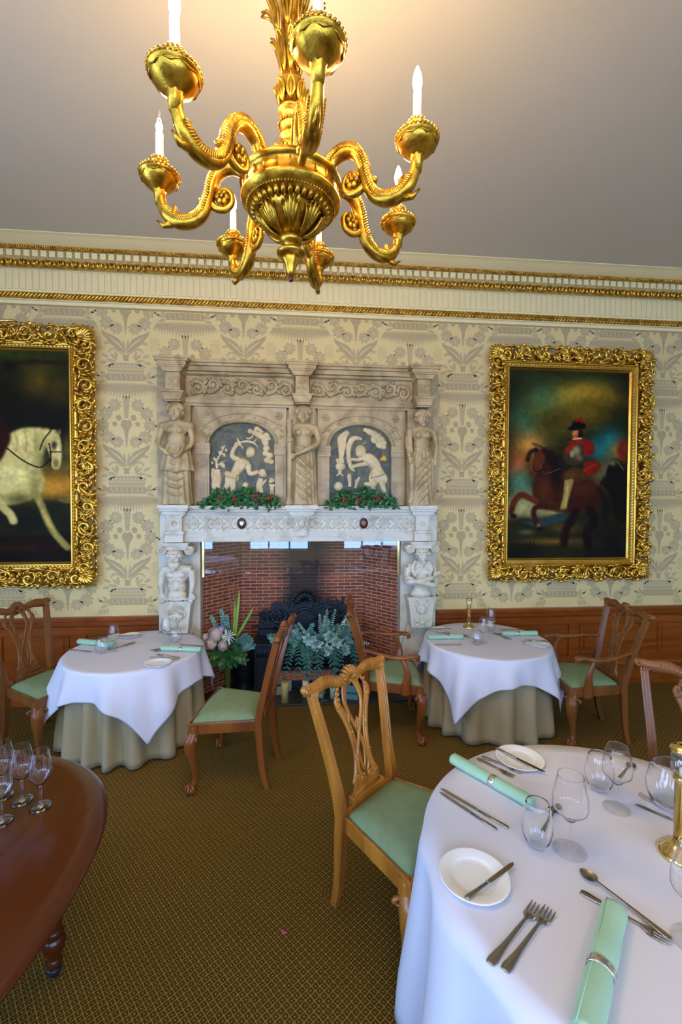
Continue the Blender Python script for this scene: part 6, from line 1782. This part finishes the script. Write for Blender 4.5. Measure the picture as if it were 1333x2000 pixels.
# ---- table right of the fireplace
W3 = 'on the table right of the fireplace'
stand(glass_tumbler('stemless_glass', 'front stemless glass right of the left napkin ' + W3, h=.125, rb=.056), (1.636, 3.935), ZT)
stand(glass_wine('wine_glass', 'front wine glass beside the stemless glass ' + W3, h=.235, rb=.048), (1.715, 3.975), ZT)
stand(glass_tumbler('stemless_glass', 'rear stemless glass beside the brass lamp ' + W3, h=.125, rb=.056), (1.935, 4.325), ZT)
stand(glass_wine('wine_glass', 'rear wine glass beside the brass lamp ' + W3, h=.25, rb=.048), (1.905, 4.235), ZT)
put(napkin('rolled mint napkin at the fireplace side ' + W3, .34, .028, ringpos=.02), (1.235, 4.115), (1.560, 4.105), ZT)
put(knife('knife in front of the fireplace-side napkin ' + W3, .25), (1.490, 3.926), (1.240, 3.944), ZT)
put(spoon('spoon at the inner end of the fireplace-side napkin ' + W3, .20), (1.665, 4.03), (1.615, 4.205), ZT)
stand(plate('white side plate by the chimneypiece ' + W3, .095), (1.435, 4.385), ZT)
put(knife('knife across the chimneypiece-side plate ' + W3, .22), (1.341, 4.40), (1.545, 4.385), ZT, .014)
put(fork('fork behind the fireplace-side napkin ' + W3, .21), (1.290, 4.235), (1.500, 4.265), ZT)
put(knife('knife beyond the right napkin ' + W3, .25), (2.065, 4.355), (2.290, 4.345), ZT)
put(napkin('rolled mint napkin at the armchair side ' + W3, .35, .028, ringpos=-.02), (1.995, 4.160), (2.330, 4.150), ZT)
put(fork('fork left of the armchair-side napkin ' + W3, .20), (1.985, 4.055), (1.945, 4.245), ZT)
put(spoon('spoon left of the armchair-side napkin ' + W3, .20), (2.02, 4.045), (1.985, 4.225), ZT)
stand(plate('white side plate near the armchair ' + W3, .105), (2.185, 3.862), ZT)
put(knife('knife across the armchair-side plate ' + W3, .24), (2.300, 3.897), (2.075, 3.920), ZT, .014)
put(fork('fork along the armchair-side plate ' + W3, .2), (2.29, 3.93), (2.12, 3.965), ZT, .012)
# ---- glasses on the mahogany table
zt = .7635
w0 = stand(glass_wine('wine_glass', 'nearest-right wine glass of the cluster on the mahogany table', 'wine glasses on the mahogany table', dark=True, h=.245, rb=.0445, foot=.042), (-1.098, 1.983), zt)
for (x, y_), lb in (((-1.200, 2.030), 'wine glass behind the rightmost one on the mahogany table'), ((-1.205, 1.900), 'front wine glass at the photo edge on the mahogany table'), ((-1.305, 2.070), 'rear wine glass third from the right on the mahogany table'), ((-1.310, 1.955), 'wine glass half cut off by the photo edge on the mahogany table'), ((-1.40, 2.03), 'wine glass farthest left in the cluster on the mahogany table')):
    q = dup(w0); q.location = (x, y_, zt); q['label'] = lb
tw = stand(glass_wine('wine_glass', 'wine glass on the table by the windows', h=.235), (2.35, -3.1, 0), ZT)
# ================================================================== mantel garlands
def garland(label, x0, x1, seed):
    rr = random.Random(seed)
    t = thing('evergreen_garland', label, 'garland', ((x0 + x1) / 2, 4.53, 2.024), group=None)
    L = x1 - x0
    b = MB()
    for i in range(560):
        u = rr.uniform(-1, 1); env = (1 - abs(u) ** 2.6)
        x = u * L / 2; z = rr.uniform(.012, .020 + .135 * env + .03 * math.sin(u * 9)); z = max(z, .010); y_ = rr.uniform(-.075, .035) * (.5 + .5 * env)
        if i % 7 == 0: y_ = -.092; z = rr.uniform(-.035, .02)
        d = Vector((rr.uniform(-1, 1) + u * .8, rr.uniform(-1, .25), rr.uniform(-.35, .9)))
        Lf = rr.uniform(.028, .055)
        end = z + d.normalized().z * Lf
        if end < .004 and y_ > -.09: d.z = abs(d.z)
        b.add(leaf((x, y_, z), d, Lf, Lf * rr.uniform(.42, .62), nrm=(rr.uniform(-.6, .6), -1, rr.uniform(-.2, .8)), bend=rr.uniform(-.1, .3)), rr.choice((0, 0, 0, 1)))
    b.add(tube([(-L / 2 + .03, -.01, .022), (0, -.01, .03), (L / 2 - .03, -.01, .022)], .018, 8), 0)
    fo = b.build('foliage', ['leaf_dark', 'leaf_green'], t); fo['kind'] = 'stuff'
    for u in (-.55, -.1, .42, .8)[:4 if seed % 2 else 3]:
        b = MB()
        for k in range(7):
            b.add(ell((u * L / 2 + rr.uniform(-.028, .028), -.080 + rr.uniform(-.012, .01), .062 + rr.uniform(-.022, .045)), (.0085,) * 3, 10, 8))
        b.build('berry_cluster', 'berry', t)
    b = MB(); px = L * .30
    for j in range(6):
        for k in range(8): b.add(ell((px + .016 * math.cos(k * PI / 4 + j) * (1 - j * .13), -.075 - j * .005, .045 + .016 * math.sin(k * PI / 4 + j) * (1 - j * .13)), (.006, .006, .005), 6, 4))
    b.build('pine_cone', 'wood_brown', t)
garland('green leafy garland with red berries on the mantel shelf under the swordsman relief', -.97, -.20, 3)
garland('green leafy garland with red berries on the mantel shelf under the bowing-figure relief', .285, .985, 6)

# ================================================================== grate and fire-back
t = thing('fire_grate', 'black cast-iron grate with ornate fire-back and square hobs', 'fire grate', (.07, 4.95, .022))
b = MB()
out = [(-.52, .60), (-.50, .80), (-.44, .86), (-.40, .80), (-.37, .90), (-.31, .93), (-.24, .90), (-.20, .96), (-.14, .95), (-.12, 1.0), (-.06, 1.03), (0, 1.055), (.06, 1.03), (.12, 1.0), (.14, .95), (.20, .93), (.26, .955), (.32, .91), (.36, .955), (.40, .90), (.47, .87), (.55, .78), (.58, .60)]
b.add(prism([(-.50, .0)] + out + [(.56, .0)], .02, .05), smooth=False)
b.build('fire_back', 'iron', t, bevel=.006)
b = MB()
for s in (-1, 1):
    b.add(spiral((s * .30, .78), .10, 1.5, s, 0, (.022, .010), .01)); b.add(spiral((s * .14, .90), .06, 1.4, -s, 0, (.016, .008), .01))
    for k in range(6): lobe(b, (s * (.18 + .05 * k), .72), PI / 2 - s * (.2 + .1 * k), .17, .022, .015, .9, -s)
    for k in range(5): lobe(b, (s * (.30 + .04 * k), .62), PI / 2 - s * .9, .15, .018, .015, .9, -s)
shell(b, (0, .92), .12, .012, n=9, depth=.03); b.add(tube([(.13 * math.cos(a * PI / 12), .005, .72 + .13 * math.sin(a * PI / 12)) for a in range(13)], .016, 8)); b.add(ell((0, .01, 1.03), (.028, .02, .035))); b.add(tube([(.42, .01, .90), (.43, .0, .955)], .014, 8)); b.add(ell((.43, 0, .962), (.022, .016, .016)))
b.build('relief_scrolls', 'iron', t)
for s in (-1, 1):
    b = MB(); c = s * .43
    b.add(box(c - .10, c + .10, -.30, .02, 0, .54), smooth=False); b.add(box(c - .115, c + .115, -.315, .02, .535, .560), smooth=False); b.add(box(c - .115, c + .115, -.315, .02, 0, .05), smooth=False)
    b.add(box(c - .075, c + .075, -.308, -.29, .09, .49), smooth=False)
    for k in range(6): b.add(tube([(c - .06 + k * .024, -.312, .50), (c - .06 + k * .024, -.318, .46), (c - .06 + k * .024, -.312, .42)], .010, 6))
    b.build('hob', 'iron', t, bevel=.004)
b = MB()
for k in range(4): b.add(tube([(-.33, -.30, .30 + k * .07), (.33, -.30, .30 + k * .07)], .011, 8))
for k in range(7): b.add(tube([(-.33 + k * .11, -.30, .28), (-.33 + k * .11, -.30, .53)], .009, 8))
b.add(box(-.33, .33, -.30, .02, .27, .285), smooth=False)
b.build('fire_bars', 'iron', t)
b = MB()
x0, x1, y0_, z0_, z1_ = -.33, .33, -.27, .155, .27
b.add(([(x0, y0_, z0_), (x1, y0_, z0_), (x1, y0_, z1_), (x0, y0_, z1_)], [(0, 1, 2, 3)]), smooth=False, uv=[[(0, 0), (.66, 0), (.66, .27), (0, .27)]])
b.add(([(x0, y0_, z1_), (x1, y0_, z1_), (x1, 0, z1_), (x0, 0, z1_)], [(0, 1, 2, 3)]), smooth=False, uv=[[(0, 0), (.66, 0), (.66, .27), (0, .27)]])
b.add(([(x0, y0_, z0_), (x1, y0_, z0_), (x1, 0, z0_), (x0, 0, z0_)], [(0, 1, 2, 3)]), smooth=False, uv=[[(0, 0), (.66, 0), (.66, .27), (0, .27)]])
b.build('brick_shelf', 'brick', t)
b = MB(); b.add(box(-.33, .33, -.10, .02, 0, .155), smooth=False); b.build('ash_box', 'iron', t)
t = thing('coal_scuttle', 'black iron coal scuttle in the shadow behind the flower vase', 'coal scuttle', (-.60, 4.93, .022))
b = MB(); b.add(lathe([(0, 0), (.10, 0), (.11, .02), (.09, .05), (.13, .12), (.16, .25), (.165, .36), (.17, .37), (.16, .37), (.15, .25), (.12, .13), (0, .10)], 32)); b.build('bucket', 'iron', t)
b = MB(); b.add(tube([(-.165 , 0, .34), (-.13, 0, .46), (0, 0, .52), (.13, 0, .46), (.165, 0, .34)], .009, 8)); b.build('handle', 'iron', t)
t = thing('fire_dog', 'black curved iron fire dog on the hearth behind the reddish armchair', 'fire dog', (.80, 4.76, .022))
b = MB(); b.add(tube(spline([(0, 0, 0), (.02, -.02, .10), (.07, -.03, .20), (.05, -.02, .30), (-.02, 0, .33), (-.05, 0, .28)], 5), [.022, .018, .018, .016, .012, .008], 10)); b.add(ell((-.05, 0, .275), (.022,) * 3)); b.add(cbox((.0, .03, .012), (.16, .18, .024)))
b.add(tube([(.0, .0, .10), (.02, .18, .10)], .012, 8)); b.add(tube([(.02, .18, .10), (.02, .18, 0)], .012, 8)); b.build('scrolled_post', 'iron', t)

# ================================================================== pillar candles
def pillar(label, loc, r, h, m_='candle', group=None):
    t = thing('pillar_candle', label, 'candle', loc, group=group)
    b = MB(); b.add(lathe([(0, 0), (r, 0), (r, h - .003), (r * .95, h), (r * .5, h - .004), (0, h - .005)], 32)); b.build('wax', m_, t)
    b = MB(); b.add(tube([(0, 0, h - .006), (.002, 0, h + .008), (.006, 0, h + .016)], .0018, 6)); b.build('wick', 'wick', t)
    return t
MT['candle_y'] = mat('yellow_wax', (.58, .52, .24), .5, sss=.3)
MT['candle_g'] = mat('pale_green_wax', (.50, .60, .46), .5, sss=.3)
zh = .0225
pillar('yellow pillar candle at the front edge of the hearth beside the side-on chair', (-.140, 4.52, zh), .038, .205, 'candle_y')
pillar('tall cream pillar candle standing behind the yellow one on the hearth', (-.105, 4.80, zh), .034, .175, 'candle')
pillar('pillar candle on the hearth under the brick grate base, left of the honey-coloured chair crest', (.075, 4.645, zh), .036, .165, 'candle')
pillar('pale pillar candle on the hearth seen under the crest of the honey-coloured chair', (.235, 4.60, zh), .033, .12, 'candle_g')
pillar('short pale pillar candle seen through the splat of the honey-coloured chair', (.360, 4.58, zh), .033, .12, 'candle_g')
pillar('cream pillar candle standing on the right iron hob', (.515, 4.74, .583), .037, .115, 'candle_g')
t = thing('silver_bird', 'small silver winged bird ornament standing on the right iron hob', 'ornament', (.560, 4.83, .583))
b = MB(); b.add(ell((0, 0, .10), (.028, .020, .045))); b.add(ell((.012, -.008, .165), (.018, .016, .020))); b.add(tube([(0, 0, .12), (.010, -.005, .155)], [.018, .012], 8)); b.add(tube([(.022, -.012, .165), (.040, -.02, .160)], [.006, .002], 6)); b.add(tube([(0, 0, 0), (0, 0, .06)], .008, 8)); b.add(lathe([(0, 0), (.025, 0), (.022, .006), (0, .008)], 16))
b.build('body', 'silver', t)
for s in (-1, 1):
    b = MB()
    for k in range(6): b.add(leaf((s * .01, .01, .10 + .006 * k), (s * (1 - .1 * k), .2, .15 + .22 * k), .10 - .006 * k, .020, bend=-.2))
    b.build('wing', 'silver', t, solid=.0015)

# ================================================================== plants
def sprig(b, p, d, L, n, lf, w, mat_, rr, nrm=(0, -1, 0), droop=.25, stem=None, pairs=True, thin=.0018):
    p = Vector(p); d = Vector(d).normalized(); pts = []
    for i in range(n + 1):
        t_ = i / n; pts.append(p + d * L * t_ + Vector((0, 0, -droop * L * t_ * t_)))
    b.add(tube([tuple(q) for q in pts], [thin * 1.4, thin * .6], 5), mat_ if stem is None else stem)
    for i in range(1, n + 1):
        tg = (pts[i] - pts[i - 1]).normalized(); s = tg.cross(Vector(nrm))
        if s.length < .1: s = Vector((1, 0, 0))
        s.normalize(); k = lf * (1 - .45 * (i / n)) 
        for sg in ((-1, 1) if pairs else (rr.choice((-1, 1)),)):
            b.add(leaf(tuple(pts[i]), tg * .55 + s * sg * rr.uniform(.7, 1) + Vector((0, -rr.uniform(0, .5), 0)), k, w * k, nrm=(rr.uniform(-.3, .3), -1, rr.uniform(0, .4)), bend=.15), mat_)
    b.add(leaf(tuple(pts[-1]), d, lf * .6, w * lf * .6), mat_)
rr = random.Random(21)
t = thing('grate_flower_arrangement', 'wide arrangement of teal eucalyptus, sage roses and hanging fern in the iron grate', 'flower arrangement', (.25, 4.72, .33))
b = MB(); b.add(box(-.26, .30, -.02, .16, -.005, .16), smooth=False); b.build('planter', 'iron', t, bevel=.01)
b = MB()
for i in range(17):                                   # fern fronds hanging over the bars
    x = rr.uniform(-.30, .34); sprig(b, (x, -.03, .20 + rr.uniform(0, .06)), (rr.uniform(-.35, .35), -.8, rr.uniform(-.1, .5)), rr.uniform(.22, .36), 11, .075, .30, 0, rr, droop=1.25)
b.build('fern_fronds', 'leaf_fern', t)
b = MB()
for i in range(26):
    x = rr.uniform(-.62, .34); z_ = rr.uniform(.18, .34)
    sprig(b, (x * .8, 0, z_), (x * 1.6 + rr.uniform(-.3, .3), rr.uniform(-.8, -.1), rr.uniform(.25, 1.1)), rr.uniform(.10, .20), 5, .062, .80, 0, rr, droop=.2)
for i in range(60):
    x = rr.uniform(-.36, .38); z_ = rr.uniform(.17, .42)
    b.add(leaf((x, rr.uniform(-.10, 0), z_), (rr.uniform(-1, 1), -.5, rr.uniform(-.4, .9)), rr.uniform(.05, .085), .055, bend=.2))
b.build('eucalyptus_leaves', 'leaf_euc', t)
b = MB()
for (x, dz, L) in ((-.03, 1., .36), (.02, 1.1, .34), (.13, 1.2, .42), (.05, 1.4, .40), (.26, 1.1, .36), (.30, .9, .36), (.36, .35, .34), (.40, .1, .30), (-.30, .5, .36), (-.38, .25, .40), (-.25, .8, .30)):
    sprig(b, (x * .5, -.02, .24), (x * 1.5, -.25, dz), L, 14, .034, .36, 0, rr, droop=.12, thin=.0022)
b.build('pale_sprays', 'leaf_pale', t)
def rose(b, c, r, mat_=0, n=5, layers=4, face=(0, -1, .3)):
    """globe of overlapping cupped petals opening towards face"""
    q = Vector(face).normalized().to_track_quat('Z', 'Y').to_matrix()
    b.add(ell(c, (r * .45,) * 3, 10, 8), mat_)
    for l in range(layers):
        f_ = l / max(1, layers - 1); k = n - 1 + l; R = r * (.55 + .45 * f_); th = .35 + 1.15 * f_
        for i in range(k):
            a = 2 * PI * i / k + l * .9 + rr.uniform(-.2, .2); th_ = th + rr.uniform(-.12, .12); half = (.85 - .15 * f_)
            nn = Vector((math.sin(th_) * math.cos(a), math.sin(th_) * math.sin(a), math.cos(th_)))
            t1 = Vector((math.cos(th_) * math.cos(a), math.cos(th_) * math.sin(a), -math.sin(th_))); t2 = nn.cross(t1)
            vs = []; fs = []; m_ = 5
            for u in range(m_ + 1):
                for v in range(m_ + 1):
                    uu = (u / m_ * 2 - 1); vv = (v / m_ * 2 - 1)
                    w = half * (1 - .35 * max(0, vv) ** 2 - .35 * max(0, -vv) ** 2)
                    d = (nn + t2 * uu * w - t1 * vv * half).normalized()
                    p = q @ (d * R * (1 + .16 * max(0, vv) ** 2 + .05 * uu * uu + .03 * math.sin(uu * 7 + i) * max(0, vv)))
                    vs.append((c[0] + p.x, c[1] + p.y, c[2] + p.z))
            for u in range(m_):
                for v in range(m_):
                    z_ = u * (m_ + 1) + v; fs.append((z_, z_ + 1, z_ + m_ + 2, z_ + m_ + 1))
            b.add((vs, fs), mat_)
MT['sage_petal'] = mat('sage_rose_petal', (.22, .40, .33), .6, col2=(.40, .52, .45), scale=25)
for c in ((-.06, -.12, .25), (.05, -.13, .20), (.15, -.12, .27), (.24, -.10, .19), (.08, -.11, .33), (-.14, -.10, .30)):
    b = MB()
    for k in range(11):
        a = k * 2.4; e = .25 + .09 * k
        b.add(leaf(c, (math.cos(a) * math.sin(e * 1.3), -math.cos(e * 1.1), math.sin(a) * math.sin(e * 1.3)), .075, .058, nrm=(rr.uniform(-.4, .4), -.6, rr.uniform(-.4, .9)), bend=.35, fold=.25))
    b.build('sage_rose', 'sage_petal', t)

t = thing('tall_flower_arrangement', 'tall glass vase of pink peonies, a white chrysanthemum, grasses and greenery by the left jamb', 'flower arrangement', (-.735, 4.68, .023))
b = MB(); b.add(lathe([(0, 0), (.055, 0), (.058, .01), (.05, .04), (.038, .25), (.044, .42), (.050, .44), (.0475, .44), (.040, .41), (.034, .25), (.045, .05), (.03, .012), (0, .010)], 36)); b.build('vase', 'glass', t)
b = MB()
for k in range(9):
    a = k * .7; b.add(tube([(.018 * math.cos(a), .018 * math.sin(a), .02), (.02 * math.cos(a + 1), .02 * math.sin(a + 1), .25), (.06 * math.cos(a + 2), .05 * math.sin(a + 2) - .01, .50)], .0035, 6))
b.build('stems', 'stemgreen', t)
# colours of single blooms
for nm, c, r, fc in (('peony', (-.105, -.10, .690), .072, (-.2, -1, .5)), ('peony', (-.150, -.10, .600), .060, (-.8, -1, 0)), ('peony', (-.025, -.14, .590), .050, (.2, -1, .1)), ('peony', (-.21, -.02, .63), .05, (-1, -.6, .2))):
    b = MB(); rose(b, c, r, layers=5, n=5, face=fc); b.build('peony_bloom', 'peony', t)
b = MB(); rose(b, (-.045, -.10, .745), .030, layers=3, face=(0, -.5, 1)); b.build('lilac_bud', 'lilac', t)
b = MB()
c = Vector((.030, -.17, .690))
for i in range(70):
    a = rr.uniform(0, 2 * PI); e = rr.uniform(-.2, 1.3); L = rr.uniform(.055, .092) * (1 - .25 * (e > .8))
    d = Vector((math.cos(a) * math.cos(e), -math.sin(e), math.sin(a) * math.cos(e)))
    b.add(tube([tuple(c), tuple(c + d * L * .7), tuple(c + d * L + Vector((0, 0, -.008)))], [.0020, .0042, .0016], 5))
b.build('chrysanthemum_bloom', 'mum', t)
b = MB()
for i in range(12):
    a = rr.uniform(0, 2 * PI); sprig(b, (.02 * math.cos(a), -.02, .42), (math.cos(a) * .9, -.6 + .3 * math.sin(a), rr.uniform(.2, 1.)), rr.uniform(.14, .24), 5, .095, .50, 0, rr, droop=.35)
for i in range(40):
    b.add(leaf((rr.uniform(-.14, .10), rr.uniform(-.10, .03), rr.uniform(.40, .62)), (rr.uniform(-1, 1), -.6, rr.uniform(-.8, .6)), rr.uniform(.08, .13), .05, bend=.3), 1)
b.build('broad_leaves', ['leaf_green', 'leaf_dark'], t)
b = MB()
for (x, z_, n) in ((-.03, .90, 8), (-.09, .86, 7), (.0, .84, 7)): sprig(b, (x * .3, 0, .58), (x * 1.4, -.05, z_ - .58), z_ - .56, n + 3, .046, .95, 0, rr, droop=.0)
for i in range(5): sprig(b, (.09, -.02, .52), (.5 + rr.uniform(-.1, .3), -.3, .25 + i * .12), .20, 5, .075, .85, 0, rr, droop=.1)
b.build('eucalyptus_sprigs', 'leaf_euc', t)
b = MB()
def blade(p, q, w, m_):
    p, q = Vector(p), Vector(q); d = (q - p).normalized(); s = d.cross(Vector((0, -1, 0))).normalized()
    vs = []; fs = []
    for i in range(9):
        u = i / 8; c_ = p.lerp(q, u) + Vector((0, -.01 * math.sin(PI * u), 0)); ww = w * (.55 + .45 * math.sin(PI * min(1, u * .9 + .1))) * (1 if u < .85 else (1 - u) / .15 * .9 + .1)
        vs += [tuple(c_ - s * ww / 2), tuple(c_ + Vector((0, .004, 0))), tuple(c_ + s * ww / 2)]
    for i in range(8):
        a = i * 3; fs += [(a, a + 1, a + 4, a + 3), (a + 1, a + 2, a + 5, a + 4)]
    b.add((vs, fs), m_)
blade((.075, -.03, .58), (.130, -.03, 1.14), .028, 0); blade((.085, -.03, .62), (.275, -.06, .955), .028, 0); blade((.060, -.03, .58), (.085, -.03, 1.02), .018, 0)
b.build('long_blades', 'blade', t)
b = MB()
for i in range(9):
    x = .02 + i * .008; b.add(tube([(x * .6, -.01, .50), (x + .02 + rr.uniform(-.01, .01), -.01, .85), (x * 1.5 - .0 + rr.uniform(-.08, .06), 0, rr.uniform(1.15, 1.32))], [.0034, .0028, .0012], 5))
b.build('dry_grasses', 'grass_red', t)

# gift bags on the hearth
def bag(label, loc, rz, w, d, h, m_, lean=.0):
    t = thing('gift_bag', label, 'gift bag', loc, rz)
    b = MB(); v = [(-w / 2, -d / 2, 0), (w / 2, -d / 2, 0), (w / 2, d / 2, 0), (-w / 2, d / 2, 0), (-w * .42, -d * .12, h), (w * .42, -d * .12, h), (w * .42, d * .12, h), (-w * .42, d * .12, h)]
    b.add((v, [(3, 2, 1, 0), (0, 1, 5, 4), (1, 2, 6, 5), (2, 3, 7, 6), (3, 0, 4, 7), (4, 5, 6, 7)]), smooth=False); b.build('paper_body', m_, t, bevel=.002)
    b = MB(); b.add(tube([(-w * .18, 0, h), (-w * .12, 0, h + .04), (w * .12, 0, h + .04), (w * .18, 0, h)], .0025, 6)); b.build('handle', 'silver', t)
    b = MB(); b.add(box(-w * .44, w * .44, -d * .40, -d * .34, h * .42, h * .55), smooth=False); b.build('ribbon_band', 'silver', t)
    return t
bag('pale sage gift bag leaning behind the side-on chair back', (-.255, 4.74, zh), .25, .20, .12, .20, 'sage_paper')
bag('teal gift bag on the hearth seen through the honey-coloured chair splat', (.545, 4.56, zh), -.3, .17, .10, .13, 'teal_paper')
b = MB(); b.add(leaf((0, 0, 0), (1, .3, .1), .022, .013, nrm=(0, 0, 1))); b.add(leaf((0, .006, 0), (-.2, 1, .1), .016, .010, nrm=(0, 0, 1)))
o = b.build('pink_petal', 'pinkbit', solid=.001); o.location = (-.075, 2.095, .004); tag(o, 'tiny pink petal fallen on the carpet', 'petal')
